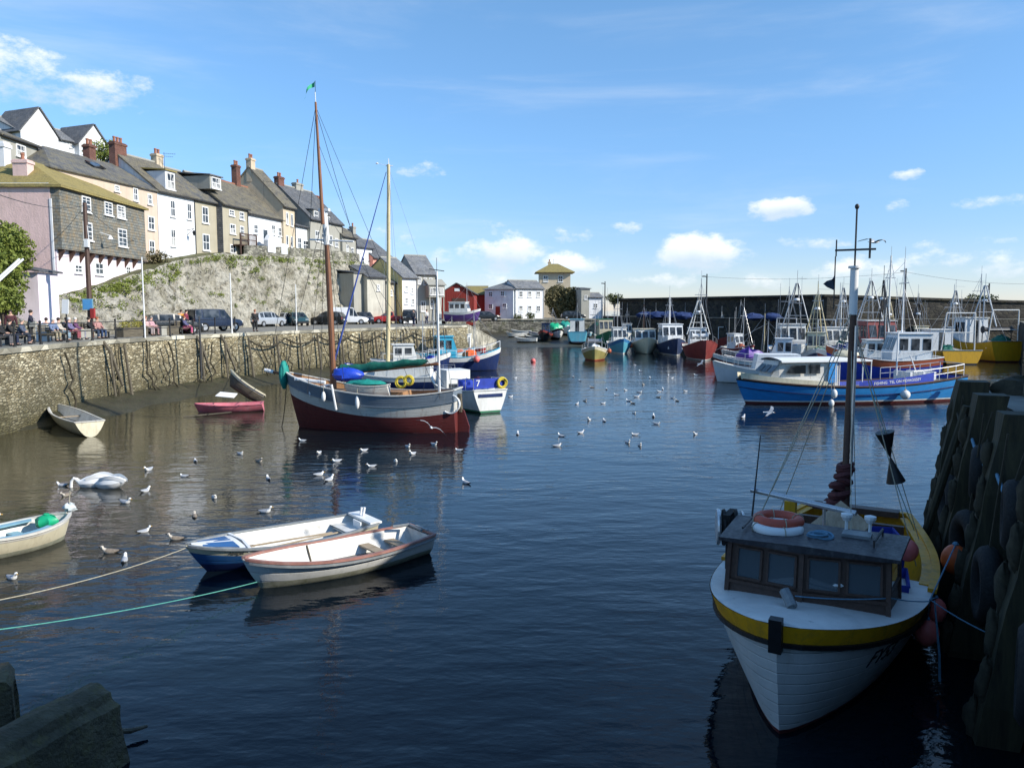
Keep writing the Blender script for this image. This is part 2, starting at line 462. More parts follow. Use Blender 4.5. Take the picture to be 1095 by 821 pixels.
def mat_hull(name, col, rough=.42, rust=(.22, .10, .04), ra=.5, chip=(.10, .10, .09), planks=6.5, pk=.35):
    m, nt, b = new_mat(name); v0 = coords(nt)
    r = ramp(nt, [(.3, tuple(c * .82 for c in col)), (.7, tuple(min(.85, c * 1.06) for c in col))]); nt.links.new(noise_(nt, v0, 1.3, 6, .7), r.inputs[0])
    rs = ramp(nt, [(.56, 0), (.74, ra)]); nt.links.new(noise_(nt, coords(nt, (3.2, 3.2, .45)), 1.6, 6, .7), rs.inputs[0]); c = mix(nt, rs.outputs[0], r.outputs[0], rust)
    rc = ramp(nt, [(.69, 0), (.71, .85)]); nt.links.new(noise_(nt, coords(nt, (1, 1, 2.2)), 7, 6, .65), rc.inputs[0]); c = mix(nt, rc.outputs[0], c, chip)
    sx = nd(nt, 'ShaderNodeSeparateXYZ'); nt.links.new(v0, sx.inputs[0])
    f = mth(nt, 'FRACT', mth(nt, 'ADD', mth(nt, 'MULTIPLY', sx.outputs[2], planks), mth(nt, 'MULTIPLY', mth(nt, 'MULTIPLY', sx.outputs[0], sx.outputs[0]), -.10)))
    g = mth(nt, 'MINIMUM', mth(nt, 'MULTIPLY', mth(nt, 'ABSOLUTE', mth(nt, 'SUBTRACT', f, .5)), 14.0), 1.0)
    gm = mth(nt, 'MULTIPLY', mth(nt, 'SUBTRACT', 1.0, g), pk); c = mix(nt, gm, c, tuple(x * .35 for x in col))
    nt.links.new(c, b.inputs['Base Color']); rr = ramp(nt, [(.3, rough - .1), (.7, rough + .2)]); nt.links.new(noise_(nt, v0, 5, 4), rr.inputs[0]); nt.links.new(rr.outputs[0], b.inputs['Roughness'])
    bump(nt, b, mth(nt, 'ADD', g, mth(nt, 'MULTIPLY', noise_(nt, v0, 30, 3), .4)), .006); return m


M['hull_white'] = mat_hull('planked_white_hull_paint', (.78, .77, .73), ra=.22, pk=.10)
M['oldwhite'] = mat_hull('old_dinghy_white_paint', (.72, .72, .69), rust=(.30, .30, .22), ra=.5, planks=5)
M['greywhite'] = mat_hull('faded_off_white_planks', (.62, .60, .54), rust=(.24, .13, .09), ra=.6)
M['greyblue'] = mat_hull('slate_blue_planks', (.17, .21, .25), rust=(.34, .34, .32), ra=.5)
M['maroon'] = mat_hull('oxide_red_planks', (.13, .020, .018), rough=.55, rust=(.05, .022, .016), ra=.7, chip=(.30, .20, .17))
M['blue'] = mat_hull('bright_blue_planks', (.025, .25, .60), rust=(.10, .20, .30), ra=.45, planks=4)
M['yellowrail'] = mat('chipped_yellow_rail', (.80, .38, .010), .5, .16, 2.4, dirt=(.16, .10, .04), da=.55, bp=.004)
M['greyrail'] = mat('grey_painted_rail', (.22, .24, .25), .5, .2, 4, dirt=(.45, .42, .36), da=.4)
M['dinghyblue'] = mat_hull('faded_dinghy_blue', (.025, .12, .32), rust=(.10, .16, .2), ra=.4)
M['pinkrail'] = mat('faded_red_rail', (.34, .16, .13), .6, .25, 4, dirt=(.30, .28, .25), da=.5)
M['algae'] = mat('algae_waterline_paint', (.33, .33, .25), .6, .3, 5, dirt=(.12, .14, .06), da=.7)
M['pinkhull'] = mat('faded_pink_hull', (.62, .17, .21), .55, .25, 2.2, dirt=(.55, .34, .34), da=.6)
M['paleblue'] = mat('pale_blue_paint', (.22, .42, .52), .5, .15, 4)
M['inner'] = mat('white_boat_inside', (.70, .69, .65), .55, .12, 2.5, dirt=(.30, .27, .2), da=.5)
M['innergrey'] = mat('grey_boat_floor', (.22, .21, .19), .8, .3, 3, dirt=(.08, .08, .05), da=.6)

# cliff rock: pale shillet face with dark seams and ivy stains
m, nt, b = new_mat('pale_cliff_rock'); v0 = coords(nt)
n1 = noise_(nt, coords(nt, (1, 1, .55)), .35, 9, .7, .7); n2 = noise_(nt, v0, 2.2, 7, .75, .3)
r = ramp(nt, [(.32, (.18, .155, .11)), (.42, (.38, .35, .265)), (.52, (.56, .52, .42)), (.72, (.64, .61, .52))]); nt.links.new(n1, r.inputs[0])
rr = ramp(nt, [(.36, .22), (.46, .8), (.56, 1.05), (.75, 1.15)]); nt.links.new(n2, rr.inputs[0]); c = mix(nt, 1.0, r.outputs[0], rr.outputs[0], 'MULTIPLY')
rg = ramp(nt, [(.54, 0), (.66, .6)]); nt.links.new(noise_(nt, coords(nt, (1.1, 1.1, .6)), .55, 7, .75, .4), rg.inputs[0])
sx = nd(nt, 'ShaderNodeSeparateXYZ'); nt.links.new(v0, sx.inputs[0])
mr = nd(nt, 'ShaderNodeMapRange'); mr.inputs['From Min'].default_value = 5.0; mr.inputs['From Max'].default_value = 9.5; nt.links.new(sx.outputs[2], mr.inputs[0])
g = mth(nt, 'MULTIPLY', rg.outputs[0], mth(nt, 'ADD', mr.outputs[0], .12), clamp=True)
c = mix(nt, g, c, (.085, .08, .03)); nt.links.new(c, b.inputs['Base Color']); b.inputs['Roughness'].default_value = .9
bump(nt, b, mth(nt, 'ADD', mth(nt, 'ADD', n2, mth(nt, 'MULTIPLY', noise_(nt, v0, 7, 5, .7), .5)), mth(nt, 'MULTIPLY', n1, 2.0)), .38); M['rock'] = m
m, nt, b = new_mat('rough_grass'); v0 = coords(nt); r = ramp(nt, [(.3, (.05, .06, .02)), (.7, (.15, .14, .06))]); nt.links.new(noise_(nt, v0, .6, 8, .75), r.inputs[0])
nt.links.new(r.outputs[0], b.inputs['Base Color']); b.inputs['Roughness'].default_value = .95; bump(nt, b, noise_(nt, v0, 4, 5), .1); M['grass'] = m

# water
m, nt, b = new_mat('harbour_water')
v0 = coords(nt)
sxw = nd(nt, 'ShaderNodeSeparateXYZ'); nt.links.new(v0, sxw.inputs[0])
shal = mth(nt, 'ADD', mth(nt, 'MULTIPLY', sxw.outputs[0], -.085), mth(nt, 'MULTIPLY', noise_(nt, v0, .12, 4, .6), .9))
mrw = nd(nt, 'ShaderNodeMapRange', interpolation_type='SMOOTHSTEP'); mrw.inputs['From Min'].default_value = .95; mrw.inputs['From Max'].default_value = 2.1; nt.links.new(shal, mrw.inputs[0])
nt.links.new(mix(nt, mrw.outputs[0], (.0035, .0075, .012), (.050, .044, .024)), b.inputs['Base Color'])   # turbid shallows over the mud, with the quay's brown reflection painted in
b.inputs['Roughness'].default_value = .03; b.inputs['IOR'].default_value = 1.333
w1 = noise_(nt, coords(nt, (1.0, 2.1, 1), rot=(0, 0, R(-12))), 1.25, 2, .5, .25)
w2 = noise_(nt, coords(nt, (1.0, 1.7, 1), rot=(0, 0, R(24))), 5.2, 3, .55, .3)
w3 = noise_(nt, coords(nt, (1.0, 2.4, 1), rot=(0, 0, R(5))), .45, 2, .5, .2)
calm = ramp(nt, [(.35, .55), (.65, 1.15)]); nt.links.new(noise_(nt, coords(nt, (1, 2.2, 1)), .09, 3, .6), calm.inputs[0])
h = mth(nt, 'ADD', mth(nt, 'MULTIPLY', w1, 1.0), mth(nt, 'ADD', mth(nt, 'MULTIPLY', w2, .24), mth(nt, 'MULTIPLY', w3, 1.3)))
h = mth(nt, 'MULTIPLY', h, calm.outputs[0])
WATER_BUMP = nd(nt, 'ShaderNodeBump'); WATER_BUMP.inputs['Distance'].default_value = .0215; nt.links.new(h, WATER_BUMP.inputs['Height']); nt.links.new(WATER_BUMP.outputs[0], b.inputs['Normal'])
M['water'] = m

# ------------------------------------------------------------------ world, sun
SUN_AZ = R(111)     # clockwise from the view direction
SUN_EL = R(31)
w = bpy.data.worlds.new('World'); scene.world = w; w.use_nodes = True; nt = w.node_tree
bg = nt.nodes['Background']; out = nt.nodes['World Output']
sky = nd(nt, 'ShaderNodeTexSky'); sky.sky_type = 'NISHITA'; sky.sun_disc = False
sky.sun_elevation = SUN_EL; sky.sun_rotation = SUN_AZ; sky.altitude = 0; sky.air_density = 1.0; sky.dust_density = 0.0; sky.ozone_density = 3.0
hs = nd(nt, 'ShaderNodeHueSaturation'); hs.inputs['Saturation'].default_value = 1.0; hs.inputs['Value'].default_value = 1.0
nt.links.new(sky.outputs[0], hs.inputs['Color'])
tcs = nt.nodes.new('ShaderNodeTexCoord'); sxs = nd(nt, 'ShaderNodeSeparateXYZ'); nt.links.new(tcs.outputs['Generated'], sxs.inputs[0])
rs_ = ramp(nt, [(0, (.60, .63, .84)), (.09, (.58, .69, .90)), (.2, (.66, .84, 1.0)), (.38, (.78, 1.0, 1.08)), (.7, (.80, 1.03, 1.1))]); nt.links.new(sxs.outputs[2], rs_.inputs[0])
nt.links.new(mix(nt, 1.0, hs.outputs[0], rs_.outputs[0], 'MULTIPLY'), bg.inputs[0]); bg.inputs[1].default_value = .138
tc = nt.nodes.new('ShaderNodeTexCoord'); dvec = tc.outputs['Generated']
nn = nd(nt, 'ShaderNodeTexNoise', i_Scale=9.0, i_Detail=5.0, i_Roughness=.6); nt.links.new(dvec, nn.inputs['Vector'])
dd = nd(nt, 'ShaderNodeVectorMath', operation='MULTIPLY_ADD'); nt.links.new(nn.outputs['Color'], dd.inputs[0]); dd.inputs[1].default_value = (.05, .05, .035); nt.links.new(dvec, dd.inputs[2])
off = V((.025, .025, .0175))
CL = [(70, 92, 92, 24, .62), (10, 76, 66, 28, .66), (20, 108, 62, 14, .42), (832, 224, 36, 16, .95), (748, 272, 50, 22, .95), (535, 268, 56, 22, .85), (600, 282, 50, 16, .75), (672, 243, 22, 9, .5), (605, 250, 30, 9, .42),
      (520, 240, 30, 9, .35), (458, 181, 28, 9, .45), (435, 250, 45, 14, .35), (960, 187, 18, 6, .5), (962, 220, 12, 8, .5), (1060, 216, 45, 7, .42), (930, 290, 60, 16, .55), (1010, 278, 60, 12, .5), (1075, 285, 50, 16, .5),
      (815, 298, 26, 9, .45), (690, 300, 60, 9, .4), (860, 262, 40, 7, .35), (1030, 262, 50, 6, .35), (560, 300, 60, 9, .35), (470, 272, 20, 12, .4)]
best = None; shade = None
for (px, py, wx, hy, a) in CL:
    d = ray(px, py).normalized(); rt = V((d.y, -d.x, 0)).normalized(); up = rt.cross(d)
    c0 = d + off
    dp = nd(nt, 'ShaderNodeVectorMath', operation='DOT_PRODUCT'); nt.links.new(dd.outputs[0], dp.inputs[0]); dp.inputs[1].default_value = rt * (850 / wx)
    du = nd(nt, 'ShaderNodeVectorMath', operation='DOT_PRODUCT'); nt.links.new(dd.outputs[0], du.inputs[0]); du.inputs[1].default_value = up * (850 / hy)
    fr = nd(nt, 'ShaderNodeVectorMath', operation='DOT_PRODUCT'); nt.links.new(dvec, fr.inputs[0]); fr.inputs[1].default_value = d
    A = mth(nt, 'SUBTRACT', dp.outputs['Value'], c0.dot(rt) * 850 / wx); B = mth(nt, 'SUBTRACT', du.outputs['Value'], c0.dot(up) * 850 / hy)
    r2 = mth(nt, 'ADD', mth(nt, 'MULTIPLY', A, A), mth(nt, 'MULTIPLY', B, B))
    mk = mth(nt, 'MULTIPLY', mth(nt, 'SUBTRACT', 1.15, r2, clamp=True), mth(nt, 'MULTIPLY', mth(nt, 'GREATER_THAN', fr.outputs['Value'], 0), a))
    best = mk if best is None else mth(nt, 'MAXIMUM', best, mk)
    sh = mth(nt, 'MULTIPLY', mk, B); shade = sh if shade is None else mth(nt, 'ADD', shade, sh)
cn = nd(nt, 'ShaderNodeTexNoise', i_Scale=20.0, i_Detail=9.0, i_Roughness=.66)
mpc = nd(nt, 'ShaderNodeMapping'); mpc.inputs['Scale'].default_value = (1, 1, 1.9); nt.links.new(dvec, mpc.inputs[0]); nt.links.new(mpc.outputs[0], cn.inputs['Vector'])
dens = mth(nt, 'ADD', mth(nt, 'MULTIPLY', best, 1.35), mth(nt, 'MULTIPLY', mth(nt, 'SUBTRACT', cn.outputs['Fac'], .575), 3.3))
dens = mth(nt, 'MULTIPLY', dens, mth(nt, 'GREATER_THAN', best, .001))
fac = nd(nt, 'ShaderNodeMapRange', interpolation_type='SMOOTHSTEP'); fac.inputs['From Min'].default_value = .0; fac.inputs['From Max'].default_value = 1.05; fac.inputs['To Max'].default_value = .84
nt.links.new(dens, fac.inputs[0])
# thin high cirrus
ci = nd(nt, 'ShaderNodeTexNoise', i_Scale=2.2, i_Detail=7.0, i_Roughness=.6, i_Distortion=.4)
mpi = nd(nt, 'ShaderNodeMapping'); mpi.inputs['Scale'].default_value = (1, 1, 7); mpi.inputs['Rotation'].default_value = (R(3), R(4), 0); nt.links.new(dvec, mpi.inputs[0]); nt.links.new(mpi.outputs[0], ci.inputs['Vector'])
cf = nd(nt, 'ShaderNodeMapRange', interpolation_type='SMOOTHSTEP'); cf.inputs['From Min'].default_value = .48; cf.inputs['From Max'].default_value = .8; cf.inputs['To Max'].default_value = .22; nt.links.new(ci.outputs['Fac'], cf.inputs[0])
allf = mth(nt, 'MAXIMUM', fac.outputs[0], cf.outputs[0])
shr = nd(nt, 'ShaderNodeMapRange'); shr.inputs['From Min'].default_value = -.35; shr.inputs['From Max'].default_value = .3; nt.links.new(shade, shr.inputs[0])
ccol = mix(nt, shr.outputs[0], (.56, .66, .76), (.95, .95, .93))
bg2 = nd(nt, 'ShaderNodeBackground'); nt.links.new(ccol, bg2.inputs[0]); bg2.inputs[1].default_value = .92
ms = nt.nodes.new('ShaderNodeMixShader'); nt.links.new(allf, ms.inputs[0]); nt.links.new(bg.outputs[0], ms.inputs[1]); nt.links.new(bg2.outputs[0], ms.inputs[2]); nt.links.new(ms.outputs[0], out.inputs[0])
sl = bpy.data.lights.new('sun', 'SUN'); so = bpy.data.objects.new('sun', sl); COL.objects.link(so)
sl.energy = 4.2; sl.angle = R(.5); sl.color = (1, .94, .84)
sd = V((sin(SUN_AZ) * cos(SUN_EL), cos(SUN_AZ) * cos(SUN_EL), sin(SUN_EL)))
so.rotation_euler = sd.to_track_quat('Z', 'Y').to_euler(); so.location = (30, -10, 40)
scene.view_settings.view_transform = 'Standard'; scene.view_settings.look = 'None'; scene.view_settings.exposure = .5; scene.view_settings.gamma = 1
scene.view_settings.use_curve_mapping = False
scene.cycles.max_bounces = 6; scene.cycles.diffuse_bounces = 2; scene.cycles.glossy_bounces = 3; scene.cycles.transmission_bounces = 4
scene.cycles.caustics_reflective = False; scene.cycles.caustics_refractive = False
scene.cycles.use_denoising = True
# ================================================================== SETTING
def ribbon(pts, z0, z1f, bat=0.0):
    """rows for a wall face following pts"""
    return pts


mb = MB(); mb.face([(-1500, -300, -3), (1500, -300, -3), (1500, 2500, -3), (-1500, 2500, -3)]); kind(mb.build('seabed', M['mud']), 'structure')
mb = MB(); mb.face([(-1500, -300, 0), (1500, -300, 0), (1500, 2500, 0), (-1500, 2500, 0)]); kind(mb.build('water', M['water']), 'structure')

QZ = 3.8
E = [V((-27.5, 4, 0)), V((-26, 18, 0))] + [gz(px, py, QZ) for px, py in ((0, 373.5), (60, 368), (120, 363.3), (185, 359.5), (250, 356.5), (310, 353.8), (362, 351.9), (430, 349.8), (500, 347.6))]
for p in E: p.z = 0
EL = E[-1]


def resample(pts, step):
    out = []
    for a, b in zip(pts, pts[1:]):
        n = max(1, int((b - a).length / step))
        for i in range(n): out.append(a.lerp(b, i / n))
    return out + [pts[-1]]


def edge_at_px(px):
    """point of the quay edge seen at a pixel column"""
    best = None
    for a, b in zip(E, E[1:]):
        for i in range(40):
            p = a.lerp(b, i / 40); q = 547.5 + 850 * p.x / max(p.y, .1)
            if best is None or abs(q - px) < best[0]: best = (abs(q - px), p, (b - a).normalized())
    return best[1], best[2]


Er = resample(E, 1.0)
deck = [(p.x, p.y) for p in E] + [(EL.x - 5.2, EL.y + 1.5), (-11, 132), (-6, 146), (18, 146), (24, 152), (30, 300), (-160, 300), (-160, -10), (-27.5, -10)]
mb = MB(); mb.face([(x, y, QZ - .004) for x, y in deck]); kind(mb.build('quay_road', M['road']), 'structure')
# quay wall
qw = thing('quay_wall', 'long rubble stone quay wall with weedy foot and pale coping below the railings', 'harbour wall', (0, 0, 0))
mb = MB(); rows = []
for k in range(9):
    z = -2.5 + (QZ - .22 + 2.5) * k / 8
    row = []
    for i, p in enumerate(Er):
        t = (Er[min(i + 1, len(Er) - 1)] - Er[max(i - 1, 0)]).normalized(); n = V((t.y, -t.x, 0))
        off = .32 * (1 - (z + 2.5) / 6.3) + .07 * mnoise.noise(V((p.x * .5, p.y * .5, z * .9)))
        row.append((p.x + n.x * off, p.y + n.y * off, z))
    rows.append(row)
mb.grid(rows); mb.build('wall_face', M['stone'], qw, smooth='all')
mb = MB(); mb.sweep([(p.x, p.y, QZ - .10) for p in Er], .75, .24, side=-1, out=-.28); mb.build('coping', M['coping'], qw)
# slipway falling away from the end of the quay
A0 = V((EL.x, EL.y, QZ)); A1 = gz(531, 364, .75); A2 = V((A1.x - 5.5, A1.y + 2, .75)); A3 = V((EL.x - 5.4, EL.y + 1.6, QZ))
sw = thing('slipway', 'stone slipway sloping down from the quay end to the mud by the red shed', 'slipway')
mb = MB(); mb.quad_slab([A0 - V((0, 0, .001)), A1, A2, A3], .12); mb.build('ramp', M['coping'], sw)
mb = MB(); mb.grid([[(A0.x, A0.y, -2), (A1.x, A1.y, -2), (A2.x, A2.y, -2)], [(A0.x, A0.y, A0.z - .05), (A1.x, A1.y, A1.z - .05), (A2.x, A2.y, A2.z - .05)]]); mb.face([(A3.x, A3.y, -2), (A2.x, A2.y, -2), (A2.x, A2.y, A2.z - .05), (A3.x, A3.y, A3.z - .05)]); mb.build('side_wall', M['coping'], sw)
# mud
def mudh(x, y): return .16 * mnoise.noise(V((x * .45, y * .45, 3))) + .07 * mnoise.noise(V((x * 1.7, y * 1.7, 9)))
mb = MB(); rows = []
for k in range(9):
    row = []
    for i, p in enumerate(Er):
        t = (Er[min(i + 1, len(Er) - 1)] - Er[max(i - 1, 0)]).normalized(); n = V((t.y, -t.x, 0))
        a = max(0, min(1, (p.y - 36) / 7)) * (1 if p.y < 75 else .7)
        d = k * .48; z = (.60 * a + .02) - d * .24
        q = p + n * (d + .1); row.append((q.x, q.y, z + mudh(q.x, q.y) * .8 - (.15 if a == 0 else 0)))
    rows.append(row)
mb.grid(rows); kind(mb.build('mud_bank', M['mud'], smooth='all'), 'structure')
def mudz(y): return (y - 118) * .052
mb = MB(); rows = []
for j in range(34):
    y = 112 + j * 1.06; row = []
    for i in range(30):
        x = -12 + i * 1.25; z = mudz(y) + mudh(x, y) * .8 - max(0, (x - 9) * .08)
        row.append((x, y, z))
    rows.append(row)
mb.grid(rows); kind(mb.build('mud_beach', M['mud'], smooth='all'), 'structure')
# far inner quay
fq = thing('inner_quay_wall', 'low stone quay wall below the white house at the harbour head', 'harbour wall')
pts = [V((-11, 132, 0)), V((-6, 146, 0)), V((18, 146, 0)), V((24, 152, 0))]
mb = MB(); rr_ = resample(pts, 2)
mb.grid([[(p.x, p.y - .3, -2) for p in rr_], [(p.x, p.y, QZ - .2) for p in rr_]]); mb.build('wall_face', M['stone2'], fq)
mb = MB(); mb.sweep([(p.x, p.y, QZ - .08) for p in rr_], .7, .22, side=-1, out=-.2); mb.build('coping', M['coping'], fq)
# sea wall
sw = thing('sea_wall', 'long dark stone sea wall with raised parapet closing off the harbour', 'sea wall')
base = [V((16.5, 146, 0)), V((21, 138, 0)), V((38, 99, 0)), V((52, 99.5, 0)), V((66, 100.5, 0)), V((110, 104, 0))]
topz = [7.6, 7.6, 7.5, 7.15, 6.75, 6.1]
bk = [V((20.5, 152, 0)), V((26, 142, 0)), V((41, 104, 0)), V((52, 105, 0)), V((66, 106, 0)), V((112, 109.5, 0))]
def lerpz(pts, zs, step=2):
    o = []
    for (a, b, za, zb_) in zip(pts, pts[1:], zs, zs[1:]):
        n = max(1, int((b - a).length / step))
        for i in range(n): q = a.lerp(b, i / n); q.z = za + (zb_ - za) * i / n; o.append(q)
    q = pts[-1].copy(); q.z = zs[-1]; return o + [q]
mb = MB(); f = lerpz(base, [4.3] * 6)
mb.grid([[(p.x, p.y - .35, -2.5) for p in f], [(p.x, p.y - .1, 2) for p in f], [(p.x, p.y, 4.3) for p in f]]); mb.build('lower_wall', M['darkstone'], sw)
mb = MB(); n_ = len(f); g_ = []
for i in range(n_):
    t = i / (n_ - 1) * 5; k = min(4, int(t)); g_.append(bk[k].lerp(bk[k + 1], t - k))
# match the back line to the front stations
g_ = []
for i, p in enumerate(f):
    acc = 0
    for (a, b, c, d2) in zip(base, base[1:], bk, bk[1:]):
        L_ = (b - a).length; s_ = (V((p.x, p.y, 0)) - a).dot((b - a).normalized())
        if s_ <= L_ + 1e-3 or (a is base[-2]): g_.append(c.lerp(d2, max(0, min(1, s_ / L_)))); break
mb.grid([[(p.x, p.y, 4.32) for p in f], [(q.x, q.y, 4.32) for q in g_]]); mb.build('walkway', M['stone2'], sw)
tz = lerpz(bk, topz)
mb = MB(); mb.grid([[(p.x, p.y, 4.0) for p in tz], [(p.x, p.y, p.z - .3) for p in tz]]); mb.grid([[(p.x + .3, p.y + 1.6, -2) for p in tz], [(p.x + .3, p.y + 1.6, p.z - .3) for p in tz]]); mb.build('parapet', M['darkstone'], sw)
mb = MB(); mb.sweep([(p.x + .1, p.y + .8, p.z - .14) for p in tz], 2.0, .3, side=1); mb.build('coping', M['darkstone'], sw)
# dark jetty closing the right of the fleet
jt = thing('jetty', 'dark stone jetty beside the big yellow transom', 'jetty', (0, 0, 0))
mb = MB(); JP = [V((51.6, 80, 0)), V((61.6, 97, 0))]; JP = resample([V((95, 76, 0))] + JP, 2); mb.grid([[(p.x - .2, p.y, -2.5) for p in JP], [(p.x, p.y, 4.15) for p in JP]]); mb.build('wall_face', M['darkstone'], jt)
mb = MB(); mb.face([(95, 76, 4.152), (51.6, 80, 4.152), (61.6, 97, 4.152), (95, 99, 4.152)]); mb.build('deck', M['stone2'], jt)
# camera-side pier
PE = [V((10.95, 18.6, 0)), V((9.5, 15, 0)), V((8.25, 12, 0)), V((6.95, 9, 0)), V((5.2, 4.5, 0)), V((4.4, 1.2, 0)), V((-30, 1.2, 0))]
mb = MB(); mb.face([(p.x, p.y, 3.70) for p in PE] + [(-30, -25, 3.7), (60, -25, 3.7), (60, 18.6, 3.7)]); kind(mb.build('pier_deck', M['road']), 'structure')
pw = thing('pier_wall', 'dark timber and stone wall of the near pier behind its piles', 'harbour wall')
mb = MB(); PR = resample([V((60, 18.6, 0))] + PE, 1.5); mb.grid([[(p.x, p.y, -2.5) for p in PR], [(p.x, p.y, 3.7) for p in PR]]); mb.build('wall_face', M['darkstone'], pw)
mb = MB()
for z in (.5, 1.7, 2.9):
    mb.sweep([(p.x - .12, p.y, z) for p in resample(PE[:4], 1)], .2, .28)
mb.build('waling', M['pile'], pw)
# out-of-frame building, added and sized so its shadow covers this corner of the harbour
fs = thing('shade_building', 'unseen stone building with slate roof, added on the pier to cast shade', 'building', (11.2, -14, 3.7))
mb = MB(); mb.bb((0, 17.2, 0), (9, 28.8, 5.3)); mb.bb((-.05, 0, 0), (9.05, 17.2, 8.6)); mb.build('wall', M['stone2'], fs)
mb = MB(); mb.prism([(-.3, 5.3), (9.3, 5.3), (4.5, 6.7)], 17.3, 29.0, ax='y'); mb.prism([(-.35, 8.6), (9.35, 8.6), (4.5, 10.2)], -.2, 17.4, ax='y'); mb.build('roof', M['slate'], fs)
for k in range(4):
    mb = MB(); mb.box((-.03, 3.5 + k * 7, 1.2), (.08, 2.2, 2.4)); mb.build('door', M['brownwood'], fs)

# ------------------------------------------------------------------ cliff and hill
TOP = [(-38, 36, 5.0), (-33.5, 48, 5.6), (-31.2, 54.5, 6.4), (-30.5, 60, 7.4), (-30.2, 67, 8.9), (-30.0, 71, 9.8), (-28.6, 78, 11.0), (-26.6, 86, 11.3), (-24.2, 95, 11.7), (-21.2, 103, 11.9), (-20.3, 108, 11.9), (-21.5, 112, 12)]
BOT = [(-35, 34, 3.8), (-30, 47, 3.8), (-28.8, 53, 3.8), (-28.2, 60, 3.8), (-27.9, 67, 3.8), (-27.5, 71, 3.8), (-26.4, 78, 3.8), (-24.6, 86, 3.8), (-21.8, 95, 3.8), (-19.0, 103, 3.8), (-17.6, 107.5, 3.8), (-17.6, 112, 3.8)]
def at(P, t):
    k = min(len(P) - 2, int(t)); return V(P[k]).lerp(V(P[k + 1]), t - k)
mb = MB(); rows = []; NR, NC = 26, 230
cl_top = []
for j in range(NR + 1):
    row = []; s = j / NR
    for i in range(NC + 1):
        t = i / NC * (len(TOP) - 1); a, b_ = at(BOT, t), at(TOP, t); p = a.lerp(b_, s); p.z = a.z + (b_.z - a.z) * s
        bul = sin(pi * s) * .6
        nz = mnoise.fractal(V((p.x * .35, p.y * .35, p.z * .5)), 1.0, 2.1, 5) * .75 + abs(mnoise.noise(V((p.x * 1.3, p.y * 1.3, p.z * .9)))) * .75
        am = min(1, s * 4) * min(1, (1 - s) * 5 + .25)
        q = p + V((1, -.5, 0)) * (nz * am * .9 - bul * .4)
        if j == NR: q.z += .18 * mnoise.noise(V((p.x, p.y, 7)))
        row.append(q)
        if j == NR: cl_top.append(q)
    rows.append(row)
CLROWS = rows
mb.grid(rows); kind(mb.build('cliff', M['rock'], smooth='all'), 'structure')
mb = MB(); rows = []
for j, (dx, zz) in enumerate([(0, 0), (-1.2, -.05), (-3, 0), (-8, .4), (-14, 5.2), (-20, 8.5), (-32, 10.3), (-70, 12)]):
    rows.append([V((p.x + dx, p.y + dx * -.12, (p.z + zz) if j < 4 else (p.z * .35 + 7.4 + zz * .75))) for p in cl_top[::4]])
mb.grid(rows); kind(mb.build('hillside', M['grass'], smooth='all'), 'structure')

# ================================================================== HOUSES
WC = {}
def window(parent, w_, h_, loc, rz=0, style='sash', fm='wframe'):
    key = (round(w_, 1), round(h_, 1), style, fm)
    if key not in WC:
        w2, h2 = max(.3, key[0]), max(.3, key[1]); t = .09
        a = MB(); a.bb((-w2 / 2, -.05, -h2 / 2), (-w2 / 2 + t, .05, h2 / 2)); a.bb((w2 / 2 - t, -.05, -h2 / 2), (w2 / 2, .05, h2 / 2))
        a.bb((-w2 / 2 + t, -.047, h2 / 2 - t), (w2 / 2 - t, .05, h2 / 2)); a.bb((-w2 / 2 + t, -.047, -h2 / 2), (w2 / 2 - t, .05, -h2 / 2 + t))
        if style != 'plain':
            a.bb((-.025, -.035, -h2 / 2 + t), (.025, .03, h2 / 2 - t)); a.bb((-w2 / 2 + t, -.042, -.035), (w2 / 2 - t, .03, .035))
            if style == 'bars':
                for z in (-h2 / 4, h2 / 4): a.bb((-w2 / 2 + t, -.03, z - .02), (w2 / 2 - t, .03, z + .02))
        p = MB(); p.bb((-w2 / 2 + .02, -.012, -h2 / 2 + .02), (w2 / 2 - .02, .02, h2 / 2 - .02))
        s = MB(); s.bb((-w2 / 2 - .08, -.13, -h2 / 2 - .09), (w2 / 2 + .08, .02, -h2 / 2 - .002))
        WC[key] = (a.mesh('window', M[fm]), [p.mesh('pane', M['glass']), p.mesh('pane', M['glass2'])], s.mesh('sill', M['wframe']))
    me, pe, si = WC[key]
    o = link('window', me, parent, loc, rz); link('pane', pe[0 if random.random() < .6 else 1], o); link('sill', si, o); return o


def pot_chimney(parent, loc, w_, d_, h_, wallm='brick', pots=2):
    a = MB(); a.bb((-w_ / 2, -d_ / 2, -1.6), (w_ / 2, d_ / 2, h_)); a.bb((-w_ / 2 - .07, -d_ / 2 - .07, h_ - .25), (w_ / 2 + .07, d_ / 2 + .07, h_ - .08))
    c = a.build('chimney', M[wallm], parent, loc=loc)
    a = MB()
    for i in range(pots):
        x = (i - (pots - 1) / 2) * min(.42, w_ / pots); a.lathe((x, 0, h_), [(.13, 0), (.11, .35), (.14, .38), (.13, .5)], 8)
    a.build('chimney_pot', M['redpot'], c); return c


